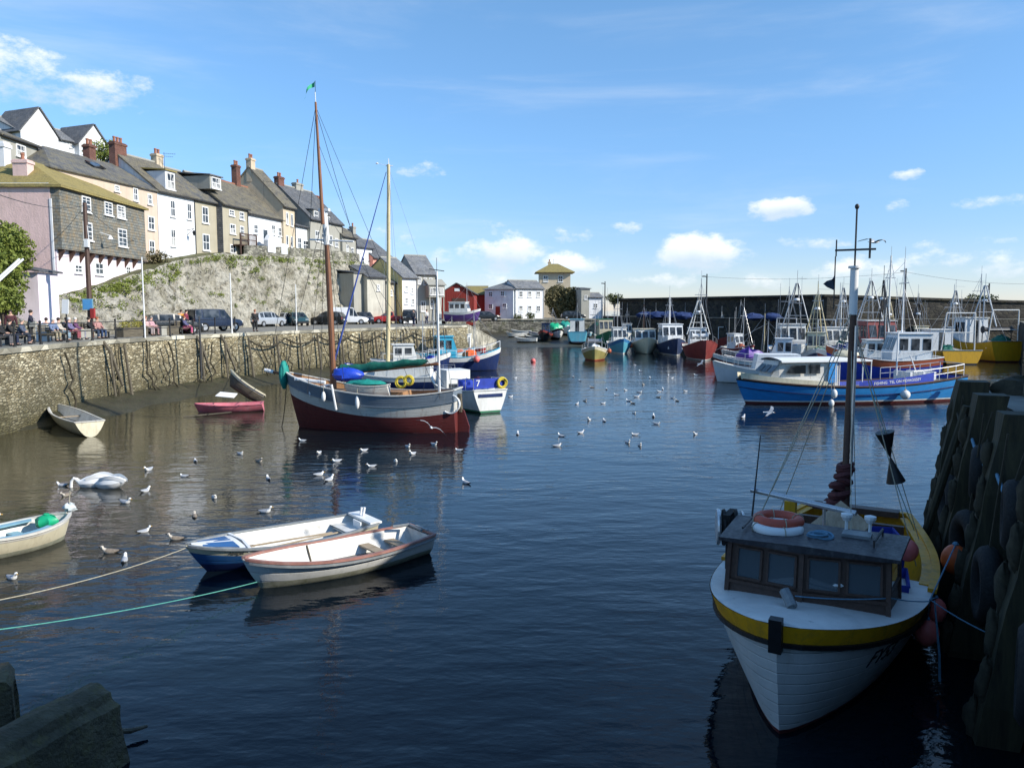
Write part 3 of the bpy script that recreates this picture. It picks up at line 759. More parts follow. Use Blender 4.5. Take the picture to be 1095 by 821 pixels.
def house(name, label, P, ang, L, D, ze, rise, wall, roofm, wins=(), chims=(), roof='gable', doors=(), dorm=(), below=5, cat='house', style='sash', ov=.22, group=None, endwall=None):
    """P: ground point at the near front corner; x runs along the front, y inwards"""
    root = thing(name, label, cat, P, ang, group); h_ = ze - P[2]
    a = MB(); a.bb((0, 0, -below), (L, D, h_ - .001))
    if roof in ('gable', 'gableL', 'gableR'):
        for x in ((0, .25), (L - .25, L)): a.prism([(.002, h_ - .01), (D - .002, h_ - .01), (D / 2, h_ + rise - .03)], x[0], x[1], ax='x')
    if roof == 'gabledend':
        for y in ((0, .25), (D - .25, D)): a.prism([(.002, h_ - .01), (L - .002, h_ - .01), (L / 2, h_ + rise - .03)], y[0], y[1], ax='y')
    a.build('wall', M[wall], root)
    if endwall:
        a = MB(); a.bb((-.04, -.01, -below), (.0, D, h_ - .02)); a.prism([(.0, h_ - .02), (D, h_ - .02), (D / 2, h_ + rise - .06)], -.04, 0, ax='x') if 'gable' in roof else None
        a.build('end_wall', M[endwall], root)
    a = MB(); t = .13
    sl = rise / (D / 2)
    if roof == 'gable':
        for s in (0, 1):
            y0, y1 = (-ov, D / 2) if s == 0 else (D + ov, D / 2)
            z0 = h_ - ov * sl; q = [(-ov * .5, y0, z0), (L + ov * .5, y0, z0), (L + ov * .5, y1, h_ + rise), (-ov * .5, y1, h_ + rise)]
            if s: q = q[::-1]
            a.quad_slab(q, t)
    elif roof == 'gabledend':
        sl = rise / (L / 2)
        for s in (0, 1):
            x0 = -ov if s == 0 else L + ov; z0 = h_ - ov * sl
            q = [(x0, -ov * .6, z0), (L / 2, -ov * .6, h_ + rise), (L / 2, D + ov * .6, h_ + rise), (x0, D + ov * .6, z0)]
            if s: q = q[::-1]
            a.quad_slab(q, t)
    elif roof in ('hip', 'hipL', 'hipR'):
        a0 = D / 2 if roof != 'hipR' else 0; a1 = L - D / 2 if roof != 'hipL' else L
        if a1 < a0: a0 = a1 = L / 2
        e = [(-ov, -ov), (L + ov, -ov), (L + ov, D + ov), (-ov, D + ov)]; z0 = h_
        r0, r1 = (a0, D / 2, h_ + rise), (a1, D / 2, h_ + rise)
        c_ = [(x, y, z0) for x, y in e]
        a.face([c_[0], c_[1], r1, r0]); a.face([c_[2], c_[3], r0, r1]); a.face([c_[3], c_[0], r0]); a.face([c_[1], c_[2], r1])
        a.face([(x, y, z0 - .12) for x, y in e][::-1])
        for i in range(4):
            p_, q_ = e[i], e[(i + 1) % 4]; a.face([(p_[0], p_[1], z0 - .12), (q_[0], q_[1], z0 - .12), (q_[0], q_[1], z0), (p_[0], p_[1], z0)])
    elif roof == 'shed':
        a.quad_slab([(-ov, -ov, h_), (L + ov, -ov, h_), (L + ov, D + ov, h_ + rise), (-ov, D + ov, h_ + rise)], t)
    ro = a.build('roof', M[roofm], root)
    if roof == 'gable':
        a = MB(); a.tube([(-ov * .5, D / 2, h_ + rise + .12), (L + ov * .5, D / 2, h_ + rise + .12)], .13, 6); a.build('ridge_tiles', M['redpot' if L > 6.5 and roofm == 'brownroof' else 'greyw'], ro)
        a = MB(); a.tube([(0, -ov - .05, h_ - ov * sl - .02), (L, -ov - .05, h_ - ov * sl - .02)], .065, 6); a.tube([(L - .15, -.06, h_ - .15), (L - .15, -.06, -1)], .04, 5); a.build('gutter', M['darksteel'], root)
    for (x, fr, w_, hh, wm, pots) in chims:
        zr = h_ + (rise * (1 - abs(fr - .5) * 2) if 'gable' in roof else rise * .8)
        pot_chimney(ro, (x, fr * D, zr), w_, .65, hh, wm, pots)
    for (u, z, w_, hh) in wins: window(root, w_, hh, (u, -.02, z - P[2]), 0, style)
    for (u, z, w_, hh, dm) in doors:
        a = MB(); a.bb((-w_ / 2, -.05, 0), (w_ / 2, .02, hh)); d = a.build('door', M[dm], root, loc=(u, -.01, z - P[2]))
        a = MB(); a.bb((-w_ / 2 - .1, -.09, 0), (-w_ / 2, .02, hh + .1)); a.bb((w_ / 2, -.09, 0), (w_ / 2 + .1, .02, hh + .1)); a.bb((-w_ / 2, -.087, hh), (w_ / 2, .02, hh + .1)); a.build('door_frame', M['wframe'], d)
    for (u, z, w_, hh, dm, rm) in dorm:
        zl = z - P[2]; a = MB(); dep = D * .45
        a.bb((u - w_ / 2, .15, zl - hh / 2), (u + w_ / 2, dep, zl + hh / 2)); dd_ = a.build('dormer', M[dm], root)
        a = MB(); a.quad_slab([(u - w_ / 2 - .15, 0, zl + hh / 2 + .002), (u + w_ / 2 + .15, 0, zl + hh / 2 + .002), (u + w_ / 2 + .15, dep, zl + hh / 2 + .35), (u - w_ / 2 - .15, dep, zl + hh / 2 + .35)], .12); a.build('dormer_roof', M[rm], dd_)
        window(dd_, w_ * .8, hh * .85, (u, .12, zl), 0, style)
    return root


def hpx(name, label, P, ang, pxa, pxb, eave, basep, D, rise, wall, roofm, wins=(), doors=(), dorm=(), chims=(), **k):
    a = gpl(pxa, eave[1], P, ang); b = gpl(pxb, eave[1], P, ang); e = gpl(eave[0], eave[1], P, ang).z; bs = gpl(basep[0], basep[1], P, ang).z
    L = (V((b.x, b.y)) - V((a.x, a.y))).length
    def cv(r):
        p, q = gpl(r[0], (r[1] + r[3]) / 2, P, ang), gpl(r[2], (r[1] + r[3]) / 2, P, ang); xm = (r[0] + r[2]) / 2
        t, bt = gpl(xm, r[1], P, ang), gpl(xm, r[3], P, ang); mid = gpl(xm, (r[1] + r[3]) / 2, P, ang)
        u = (V((mid.x, mid.y)) - V((a.x, a.y))).length; return u, mid.z, (q - p).length, t.z - bt.z, bt.z
    W = [cv(r)[:4] for r in wins]; Dd = []
    for r in doors:
        u, z, w_, hh, zb_ = cv(r); Dd.append((u, zb_, w_, hh, r[4]))
    Dm = []
    for r in dorm:
        u, z, w_, hh, zb_ = cv(r); Dm.append((u, z, w_, hh, r[4], r[5]))
    return house(name, label, (a.x, a.y, bs), ang, L, D, e, rise, wall, roofm, W, chims, doors=Dd, dorm=Dm, **k), a, L, e, bs


G_ = 'houses along the cliff terrace'
A90 = R(90)
# slate-hung house: pink ground floor, jettied slate storey, mossy hipped roof
P1 = (-31, 55.4)
zs = gpl(72, 267, P1, A90).z; ze = gpl(72, 200.5, P1, A90).z
Y0, Y1 = 55.4, gpl(154.5, 230, P1, A90).y; L1 = Y1 - Y0
h1 = thing('slate_hung_house', 'slate-hung house with yellow mossy roof over a pink ground floor', 'house', (-31, 55.4, 5.4), A90, G_); z_ = lambda z: z - 5.4
a = MB(); a.bb((0, 0, z_(zs)), (L1, 8.2, z_(ze) - .002)); a.build('wall', M['slatewall'], h1)
a = MB(); a.bb((.1, .45, -2), (L1 - .05, 8.0, z_(zs))); a.build('ground_floor_wall', M['lilac'], h1)
a = MB(); a.bb((-.04, .62, -2), (.0, 8.2, z_(ze) + .1)); a.build('end_wall', M['pinkw'], h1)
a = MB(); a.bb((-.09, .52, -2), (-.02, .66, z_(ze) - .9)); a.bb((-.09, .66, z_(ze) - .1), (-.02, 8.2, z_(ze) + .14)); a.build('end_trim', M['whitew'], h1)
a = MB(); e = [(-.25, -.28), (L1 + .25, -.28), (L1 + .25, 8.4), (-.25, 8.4)]; zz = z_(ze); r0, r1 = (3.2, 4.0, zz + 2.3), (L1 - 4.4, 4.0, zz + 2.3)
c_ = [(x, y, zz) for x, y in e]; a.face([c_[0], c_[1], r1, r0]); a.face([c_[2], c_[3], r0, r1]); a.face([c_[3], c_[0], r0]); a.face([c_[1], c_[2], r1])
for i in range(4):
    p_, q_ = e[i], e[(i + 1) % 4]; a.face([(p_[0], p_[1], zz - .15), (q_[0], q_[1], zz - .15), (q_[0], q_[1], zz), (p_[0], p_[1], zz)])
a.face([(x, y, zz - .15) for x, y in e][::-1]); ro = a.build('roof', M['mossroof'], h1)
pot_chimney(ro, (1.3, 3.15, zz + .9), .8, 1.0, 1.0, 'pinkw', 1)
a = MB()
for i in range(9):
    a = MB(); a.prism([(.02, z_(zs) - .15), (.45, z_(zs) - .8), (.45, z_(zs) - .003), (.02, z_(zs) - .003)], i * 1.35 + .3, i * 1.35 + .42, ax='x'); a.build('bracket', M['brownwood'], h1)
def w1(r, st='sash'):
    p, q = gpl(r[0], r[1], P1, A90), gpl(r[2], r[3], P1, A90); m_ = gpl((r[0] + r[2]) / 2, (r[1] + r[3]) / 2, P1, A90)
    return (m_.y - 55.4, m_.z), abs(q.y - p.y), abs(p.z - q.z), st
for r in ((86.8, 209.5, 96.8, 227.5), (111, 215, 120, 231.5), (124.5, 218.7, 133.7, 235), (88.5, 237, 98.6, 258), (125.7, 244.3, 135.5, 264.5)):
    (u, z), w_, hh, st = w1(r); window(h1, w_, hh, (u, -.02, z_(z)), 0, 'bars')
for r in ((107.5, 280.4, 116.5, 294.5), (86, 283, 94, 292), (140, 285, 145, 293)):
    (u, z), w_, hh, st = w1(r); window(h1, w_, hh, (u, .43, z_(z)), 0, 'sash')
a = MB(); a.lathe((0, 0, 0), [(.05, .3), (.22, 0), (.2, -.03)], 10); a.tube([(0, 0, .28), (-.0, .7, .5), (0, 1.0, .45)], .03, 6)
p = gpl(118, 256, (-30.2, 60), A90); lamp = a.build('wall_lamp', M['white_clean'], loc=p, rz=A90); tag(lamp, 'white dish street lamp on a bracket on the slate-hung wall', 'lamp')
# pink shed in front
sh = hpx('garden_shed', 'small pink lean-to shed with dark felt roof below the pink gable', (-29.9, 50.5), R(90), 40, 61.5, (50, 292), (50, 331), 4.6, 0.9, 'lilac', 'slate', roof='shed', below=3)[0]
# terrace C
P3 = (-32.1, 72); A3_ = R(90) - math.atan(.2)
c3 = hpx('terraced_house', 'long peach rendered house with rooflight in its grey slate roof', P3, A3_, 55, 167.5, (167, 204), (167, 272), 8.5, 2.5, 'peach', 'mixroof', roof='hipL', group=G_,
         wins=((142, 201, 147, 215), (157.5, 207.5, 162, 219), (158, 231.5, 164.5, 246), (159, 257, 165, 272), (122, 198, 127, 205)), chims=((9.5, .5, .8, 1.6, 'brick', 2),))
t3 = c3[0]
window(t3, 1.3, 1.0, (-.05, 3.9, 15.3 - t3.location.z), R(-90), 'sash')
a = MB(); a.box((7.6, 2.2, c3[3] - t3.location.z + 1.5), (1.5, .95, .09), rx=math.atan(2.5 / 4.25)); a.build('rooflight', M['glass'], t3)
# white house D
P4 = (-32.1, 72); A4 = R(90) - math.atan(.25)
d4 = hpx('terraced_house', 'tall white house with mossy roof and one white dormer', P4, A4, 168, 208, (168, 203), (190, 276), 8.5, 3.4, 'whitew', 'brownroof', group=G_,
    wins=((181.5, 214.5, 187, 231.6), (199.5, 217.5, 204.5, 235), (182.3, 245, 187.5, 263.5)), dorm=((178.5, 183.5, 188.5, 204.5, 'whitew', 'mossroof'),), chims=((.35, .5, 1.5, 1.0, 'brick', 3),), style='sash')
a = MB(); a.tube([(0, 0, 0), (0, -.75, .1)], .03, 5); a.tube([(0, 0, -.5), (0, -.7, .08)], .02, 5); a.lathe((0, -.75, -.55), [(.06, 0), (.16, .3), (.18, .32), (.03, .5)], 6)
p = gpl(200, 246, P4, A4); lo = a.build('wall_lantern', M['black'], loc=(p.x, p.y, p.z), rz=A4); tag(lo, 'black lantern on a scroll bracket on the tall white house', 'lamp')
e5 = hpx('terraced_house', 'narrow tan grey house joined to the tall white one', P4, A4, 208.2, 232, (208.2, 212), (220, 274), 8.5, 3.2, 'tanw', 'mixroof', group=G_,
    wins=((215.6, 221, 222.4, 239), (216.5, 250.4, 223.5, 268)), dorm=((226, 189, 238, 203, 'greyw', 'slate'),), chims=((.3, .5, 1.0, 1.2, 'beigew', 2),))
P6 = (-32.1 + 9.6 * .25 + .65, 72 + 9.6 - .16)
f6 = hpx('terraced_house', 'beige house standing proud with a dark slate-hung end', P6, A4, 237.5, 265, (238, 217.5), (250, 276), 8.5, 3.2, 'tanw', 'brownroof', group=G_, endwall='slate',
    wins=((244.8, 224.3, 250, 231), (245.4, 239.5, 251.6, 250.4), (245.8, 261.4, 252, 271), (255.8, 226.7, 260.4, 235), (256.3, 242, 260.5, 251)))
P7 = (-32.1 + 14 * .25 + .2, 86)
g7 = hpx('terraced_house', 'low white house with a brown wooden balcony', P7, A4, 265, 302.5, (265, 227), (285, 278), 8.5, 3.6, 'whitew', 'brownroof', group=G_,
    wins=((271, 240, 275.5, 250), (290, 240.5, 294, 251), (297, 243, 300.5, 252.5), (271, 263, 275, 272)), doors=((281, 246, 285.5, 264, 'glass'),), chims=((4.6, .5, .8, 2.3, 'brick', 2),))
# balcony
bp = gpl(257.5, 261, (P7[0] + 1.4, P7[1] - .4), A4); bq = gpl(275, 262, (P7[0] + 1.4, P7[1] - .4), A4); LB = (V((bq.x, bq.y)) - V((bp.x, bp.y))).length
a = MB(); a.bb((0, 0, -.12), (LB, 1.5, 0))
for x in (0.05, LB / 2, LB - .05): a.bb((x - .06, 0, -3), (x + .06, .12, 1.15))
a.bb((0, 0, 1.05), (LB, .1, 1.15)); a.bb((0, 0, .5), (LB, .07, .57))
for i in range(14): a.bb((i * LB / 14, .02, 0), (i * LB / 14 + .05, .06, 1.05))
root7 = g7[0]; o = a.build('balcony', M['brownwood'], root7, normals=True); o.location = Matrix.Rotation(-A4, 3, 'Z') @ (V((bp.x, bp.y, bp.z)) - V(root7.location))
# white stair wall
p = gpl(287, 277, (P7[0] + 1.6, P7[1] - .4), A4); a = MB(); a.prism([(0, .4), (4.4, .4), (4.4, 1.5), (2.6, 1.55), (1.0, 2.3), (.6, 2.3), (0, 1.7)], 0, .5, ax='y'); o = a.build('garden_stair', M['whitew'], loc=(p.x, p.y, p.z + .35), rz=A4); tag(o, 'white walled flight of steps outside the low white house', 'steps')
P8 = (-32.1 + 21 * .25 + .5, 93)
h8 = hpx('terraced_house', 'tall narrow cream house with steep gabled side', P8, A4, 302.5, 315.5, (303, 219.5), (308, 280), 8.5, 4.4, 'beigew', 'brownroof', group=G_,
    wins=((305.5, 227, 308, 240), (310.5, 229, 313, 242), (305.5, 252, 308, 264), (310.5, 253, 313, 265)), chims=((.4, .5, .9, 1.1, 'beigew', 2),), style='plain')
h9 = hpx('terraced_house', 'flat fronted white house between the cream and the stone houses', P8, A4, 315.5, 331, (316, 241), (322, 281), 8.5, 1.2, 'whitewg', 'slate', group=G_,
    wins=((318, 254, 322, 266), (324, 257, 329, 267)), chims=((1.2, .9, 1.0, 4.2, 'brick', 2),))
P10 = (-32.1 + 27.3 * .25 + 1.0, 99.3); A10 = R(90) - math.atan(.33)
h10 = hpx('terraced_house', 'large grey stone house with two dormers and crowded chimneys', P10, A10, 331, 366, (331, 233), (335, 285), 9, 4.2, 'greyw', 'slate', group=G_,
    wins=((337, 247, 341, 258), (344, 250, 348, 260), (352, 252, 355, 262), (358, 255, 361, 264), (337, 266, 341, 276)), dorm=((336, 225, 341.5, 236, 'greyw', 'slate'), (349, 231, 354, 241, 'peach', 'slate')),
    chims=((.5, .5, 1.2, 1.0, 'brick', 2), (4.5, .5, 1.6, .8, 'greyw', 1)))
P11 = (h10[0].location.x + sin(R(18)) * h10[2], h10[0].location.y + cos(R(18)) * h10[2])
h11 = hpx('terraced_house', 'small brown stone house with twin chimneys on the steep slope', (P11[0] + .4, P11[1]), A10, 366, 381, (366, 252), (370, 290), 9, 3.0, 'greyw', 'brownroof', group=G_,
    wins=((370, 262, 372.5, 270), (375, 265, 378, 272)), chims=((1.6, .5, 1.3, 2.0, 'brick', 3),))
# houses further down the slope
P12 = (-21.6, 112.0); A12 = R(90) - math.atan(.42)
h12 = hpx('cottage', 'white cottage with slate roof just above the coral cottage', P12, A12, 371, 398.5, (372, 262), (385, 296), 7.5, 2.6, 'whitew', 'slate', group=G_, wins=((378, 272, 381, 280), (386, 275, 389.5, 283), (393, 278, 396, 285)))
P13 = (h12[1].x + cos(A12) * h12[2] + .6, h12[1].y + sin(A12) * h12[2] - .3)
h13 = hpx('cottage', 'coral painted cottage with dark hipped roof and chimney', P13, A12, 398.8, 421.5, (399, 275), (410, 306), 7.5, 2.8, 'coral', 'slate', group=G_, wins=((405, 284, 408, 291), (413, 286, 416.5, 293), (405, 296, 408, 301)), chims=((.6, .5, .7, 1.7, 'greyw', 1),))
P14 = gz(392, 346, QZ)
a14 = R(42)
h14 = hpx('warehouse', 'tall pale grey stone gable building at the back of the quay', (P14.x, P14.y), a14, 392.5, 413, (393, 296), (400, 346.5), 9, 1.6, 'palestone', 'slate', wins=((403, 304, 406, 311),), cat='building')
h14b = hpx('stone_outhouse', 'rough stone outhouse with sloping slate roof against the cliff foot', (P14.x - 1.2, P14.y - .5), R(62), 378, 391.8, (379, 292), (385, 347), 8, 1.0, 'stone2' if False else 'greyw', 'slate', roof='shed', cat='building')
P15 = gz(421, 345.5, QZ)
h15 = hpx('stone_cottage', 'ivy stained stone cottage between the grey gable and the yellow wall', (P14.x + 3.4, P14.y + 4), R(60), 413.5, 423, (414, 302), (418, 346), 8, 1.5, 'tanw', 'slate', wins=((416.5, 310, 419, 316),), cat='house')
h16 = hpx('quay_house', 'white quay house with a yellow end and grey slate roof', (P15.x + 1.6, P15.y), R(48), 430, 446, (430, 296.5), (440, 345.5), 8.5, 2.6, 'whitew', 'slatelight', wins=((433, 305, 436, 312), (439.5, 307, 442, 314), (433, 318, 436, 325), (440, 319, 443, 326)), endwall='yelloww', doors=((434, 333, 437, 345, 'glass'),))
P17 = gz(452, 343, QZ)
h17 = hpx('harbour_house', 'brown timbered harbour house with grey roof and white bay window', (P17.x, P17.y), R(28), 444, 466.5, (444, 293), (455, 343), 9, 3.0, 'greyw', 'slatelight',
    wins=((447, 296, 450.5, 304), (453, 297, 456, 305), (459, 297, 462, 305), (450, 322, 455, 333), (460, 320, 464, 330)), cat='house')
r17 = h17[0]
a = MB(); a.bb((1.6, -1.6, 3.6), (4.2, 0, 5.4)); a.quad_slab([(1.4, -1.8, 5.4), (4.4, -1.8, 5.4), (4.4, 0, 6.3), (1.4, 0, 6.3)], .12); a.bb((1.7, -1.5, 0), (1.85, -1.35, 3.6)); a.bb((4.0, -1.5, 0), (4.15, -1.35, 3.6)); a.build('bay', M['greyw'], r17); window(r17, 2.2, 1.1, (2.9, -1.62, 4.5), 0, 'bars')
# red shed
P18 = gz(490, 341.5, QZ); b18 = gy(472, 313, P18.y); c18 = gy(507, 313, P18.y)
W18 = c18.x - b18.x; s18 = thing('boat_shed', 'large red boarded boat shed with a boarded opening in its gable', 'shed', (b18.x, P18.y, QZ))
hE = b18.z - QZ; hA = gy(488, 303, P18.y).z - QZ
a = MB(); a.bb((0, 0, -1), (W18, 12, hE)); a.prism([(0, hE), (W18, hE), (W18 * .46, hA - .1)], 0, .3, ax='y'); a.prism([(0, hE), (W18, hE), (W18 * .46, hA - .1)], 11.7, 12, ax='y'); a.build('wall', M['redboard'], s18)
a = MB(); a.quad_slab([(-.3, -.3, hE - .25), (W18 * .46, -.3, hA), (W18 * .46, 12, hA), (-.3, 12, hE - .25)], .15); a.quad_slab([(W18 * .46, -.3, hA), (W18 + .3, -.3, hE - .25), (W18 + .3, 12, hE - .25), (W18 * .46, 12, hA)], .15); a.build('roof', M['slate'], s18)
a = MB(); a.bb((1.9, -.06, 1.9), (W18 - 1.6, 0, 3.7)); a.build('hatch', M['brownwood'], s18)
a = MB(); a.bb((W18 * .4, -.05, hE + .25), (W18 * .56, 0, hE + .75)); a.build('vent', M['white_clean'], s18)
a = MB()
for i in range(14): a.bb((i * W18 / 14 + .1, -.025, 0), (i * W18 / 14 + .16, 0, hE))
a.build('batten', M['redboard'], s18)
p = gy(496, 312, P18.y + 8); q = gy(530, 312, P18.y + 8)
o = house('net_loft', 'low red net loft with a mossy brown roof behind the white house', (p.x, P18.y + 12, QZ), 0, (gy(521, 312, P18.y + 12).x - p.x), 7, p.z - .4, 1.5, 'redboard', 'mossroof', cat='building')
# white house by the quay
D19 = 149.5
pl_ = gy(518, 309, D19); pr_ = gy(552, 309, D19 - 1)
h19 = thing('white_house', 'square white house with slate roof facing the moored boats', 'house', (pl_.x, D19 + 1.8, QZ), R(-20))
Lf = (gy(549, 309, D19).x - pl_.x) * 1.06; hh = gy(518, 309, D19).z - QZ
a = MB(); a.bb((0, 0, -1), (Lf, 7.5, hh)); a.build('wall', M['whitewg'], h19)
a = MB(); c_ = [(-.3, -.3, hh), (Lf + .3, -.3, hh), (Lf + .3, 7.8, hh), (-.3, 7.8, hh)]; r0, r1 = (3.2, 3.7, hh + 1.5), (Lf - 3.0, 3.7, hh + 1.5)
a.face([c_[0], c_[1], r1, r0]); a.face([c_[2], c_[3], r0, r1]); a.face([c_[3], c_[0], r0]); a.face([c_[1], c_[2], r1]); a.face([(x, y, hh - .1) for x, y, z in c_][::-1])
for i in range(4): p_, q_ = c_[i], c_[(i + 1) % 4]; a.face([(p_[0], p_[1], hh - .1), (q_[0], q_[1], hh - .1), q_, p_])
a.build('roof', M['slatelight'], h19)
for (u, z) in ((1.2, 4.6), (3.6, 4.7), (1.2, 2.3), (4.0, 2.4)): window(h19, .75, .95, (u, -.02, z), 0, 'sash')
a = MB(); a.bb((2.2, -.06, 0), (3.1, .0, 2.3)); a.build('door', M['redboard'], h19)
for (v, z) in ((1.5, 4.6), (3.6, 4.6)): window(h19, 1.0, 1.2, (Lf + .02, v, z), R(90), 'sash')
window(h19, 1.4, 1.2, (Lf + .02, 2.4, 1.9), R(90), 'sash')
# wing to the right
pw_ = gy(552, 309, D19 + 1); pe_ = gy(581, 309, D19 + 1)
h20 = house('white_house', 'long white house wing with many windows joining the square house', (pw_.x - .1, D19 + .1, QZ), R(28), (pe_.x - pw_.x) * 1.2, 6, gy(560, 308.5, D19 + 1).z, 1.5, 'whitew', 'slatelight',
            wins=[(u, QZ + z, .8, 1.1) for u in (1.1, 3.0, 4.9) for z in (4.6, 1.9)], cat='house')
# tower house with yellow pyramid roof
D21 = 168
pa, pb, pc = gy(573, 292, D21), gy(612, 292, D21), gy(590, 292, D21)
h21 = thing('tower_house', 'square stone house with a yellow mossy pyramid roof on a rise', 'house', (gy(577, 292, D21).x, D21, QZ))
hh = gy(590, 291, D21).z - QZ; W_ = gy(610, 292, D21).x - gy(577, 292, D21).x
a = MB(); a.bb((0, 0, -1), (W_, W_, hh)); a.build('wall', M['beigew'], h21)
a = MB(); ov = .9; c_ = [(-ov, -ov, hh), (W_ + ov, -ov, hh), (W_ + ov, W_ + ov, hh), (-ov, W_ + ov, hh)]; ap = [(W_ / 2 - .8, W_ / 2, hh + 1.9), (W_ / 2 + .8, W_ / 2, hh + 1.9)]
a.face([c_[0], c_[1], ap[1], ap[0]]); a.face([c_[2], c_[3], ap[0], ap[1]]); a.face([c_[3], c_[0], ap[0]]); a.face([c_[1], c_[2], ap[1]])
for i in range(4): p_, q_ = c_[i], c_[(i + 1) % 4]; a.face([(p_[0], p_[1], hh - .12), (q_[0], q_[1], hh - .12), q_, p_])
a.face([(x, y, hh - .12) for x, y, z in c_][::-1]); ro = a.build('roof', M['mossroof'], h21); pot_chimney(ro, (W_ * .35, W_ * .7, hh + 1.6), .6, .6, .8, 'beigew', 1)
for (u, z) in ((W_ * .68, hh - 1.4), (W_ * .2, hh - 1.4)): window(h21, 1.0, 1.3, (u, -.02, z), 0, 'sash')
a = MB(); a.bb((-5.0, 1, -1), (-.01, 6, hh - 3.0)); a.quad_slab([(-5.3, .7, hh - 3.0), (-.01, .7, hh - 2.4), (-.01, 6.2, hh - 2.4), (-5.3, 6.2, hh - 3.0)], .14); a.build('annexe', M['greyw'], h21)
# small white gable house
D22 = 152; p = gy(623, 320, D22)
h22 = house('gable_house', 'small white house with brown lean roof beside the sea wall', (gy(630, 320, D22).x, D22, QZ - .5), R(12), 2.7, 5, gy(633, 318, D22).z, -1.2 + 2.0, 'whitew', 'slatelight', wins=((1.3, gy(633, 327, D22).z, .8, .9),), roof='gable', cat='house')
h22b = house('gable_house', 'grey fronted lean-to against the small white house', (gy(621.5, 320, D22).x, D22 - .3, QZ - .5), R(12), 1.7, 5, gy(625, 309, D22).z, .3, 'greyw', 'slate', wins=((.9, gy(626, 318, D22).z, .6, .8),), roof='shed', cat='building')
# white building on the hill
P23 = (-55.5, 90); A23 = R(90) - math.atan(.42)
h23 = hpx('hilltop_house', 'long white hilltop building with two white gables and grey roofs', P23, A23, 17, 111, (60, 148), (60, 172), 9, 2.0, 'whitew', 'slatelight', cat='house', below=6, wins=((74, 151, 77, 158), (93, 160, 97, 167), (29, 146, 34, 151)))
r23, _, L23, e23, b23 = h23
for (u0, u1, ap) in ((0.0, 4.6, 2.8), (L23 - 4.2, L23, 2.4)):
    a = MB(); hh = e23 - b23; a.prism([(u0, -6), (u1, -6), (u1, hh - .2), ((u0 + u1) / 2, hh + ap), (u0, hh - .2)], -.8, 4.5, ax='y'); a.build('gable_wall', M['whitew'], r23)
    a = MB(); um = (u0 + u1) / 2
    a.quad_slab([(u0 - .25, -1, hh - .35), (um, -1, hh + ap), (um, 4.6, hh + ap), (u0 - .25, 4.6, hh - .35)], .14); a.quad_slab([(um, -1, hh + ap), (u1 + .25, -1, hh - .35), (u1 + .25, 4.6, hh - .35), (um, 4.6, hh + ap)], .14); a.build('gable_roof', M['slate'], r23)
# dark roofed house behind the pink gable
P24 = (-36.5, 57.5)
h24 = hpx('terraced_house', 'dark brick house with slate roof peering over the pink gable', (-37.5, 60), A90, 0, 40, (20, 150), (20, 205), 6, 1.2, 'greyw', 'brownroof', group=G_, wins=((17, 155, 27, 168),))
a = MB(); a.bb((-.28, -.4, -6), (.28, .4, 0)); a.bb((-.36, -.48, -.4), (.36, .48, -.15)); p = gy(3, 152, 58.0)
ch = a.build('chimney_stack', M['whitew'], loc=p); tag(ch, 'white chimney stack rising beside the pink gable', 'chimney')

# ------------------------------------------------------------------ greenery
def leaves(mb, c, rad, n, s, hollow=.35, flat=False, m=0):
    for _ in range(n):
        while True:
            p = V((random.uniform(-1, 1), random.uniform(-1, 1), random.uniform(-1, 1)))
            if hollow < p.length < 1: break
        nz = mnoise.noise(V((p.x * 2.2 + c[0], p.y * 2.2 + c[1], p.z * 2.2))) * .35
        p = p * (1 + nz); q = V(c) + V((p.x * rad[0], p.y * rad[1], p.z * rad[2]))
        a = V((random.gauss(0, 1), random.gauss(0, 1), random.gauss(0, .6))).normalized(); b_ = a.orthogonal().normalized(); b_ = (Matrix.Rotation(random.uniform(0, 6), 3, a) @ b_)
        t = a.cross(b_); k = s * random.uniform(.6, 1.3)
        mb.face([q - b_ * k, q + t * k * .5, q + b_ * k, q - t * k * .5], m)


def shrub(name, label, c, rad, n, s, m='leafb', cat='bush', trunk=True, group=None):
    g = thing(name, label, cat, (c[0], c[1], c[2] - rad[2]), group=group)
    a = MB()
    for k in range(7):
        an = k * 2.4; off = (cos(an) * rad[0] * .45, sin(an) * rad[1] * .45, rad[2] * (1 + .45 * sin(k * 1.7)))
        leaves(a, off, (rad[0] * .62, rad[1] * .62, rad[2] * .6), n // 7, s)
    a.build('foliage', M[m], g, normals=False, uv=False)
    a = MB()
    for k in range(5):
        an = k * 1.26; a.tube([(0, 0, -.6), (cos(an) * rad[0] * .2, sin(an) * rad[1] * .2, rad[2] * .7), (cos(an) * rad[0] * .5, sin(an) * rad[1] * .5, rad[2] * 1.4)], [.12, .07, .02], 5)
    a.build('trunk', M['bark'], g); return g


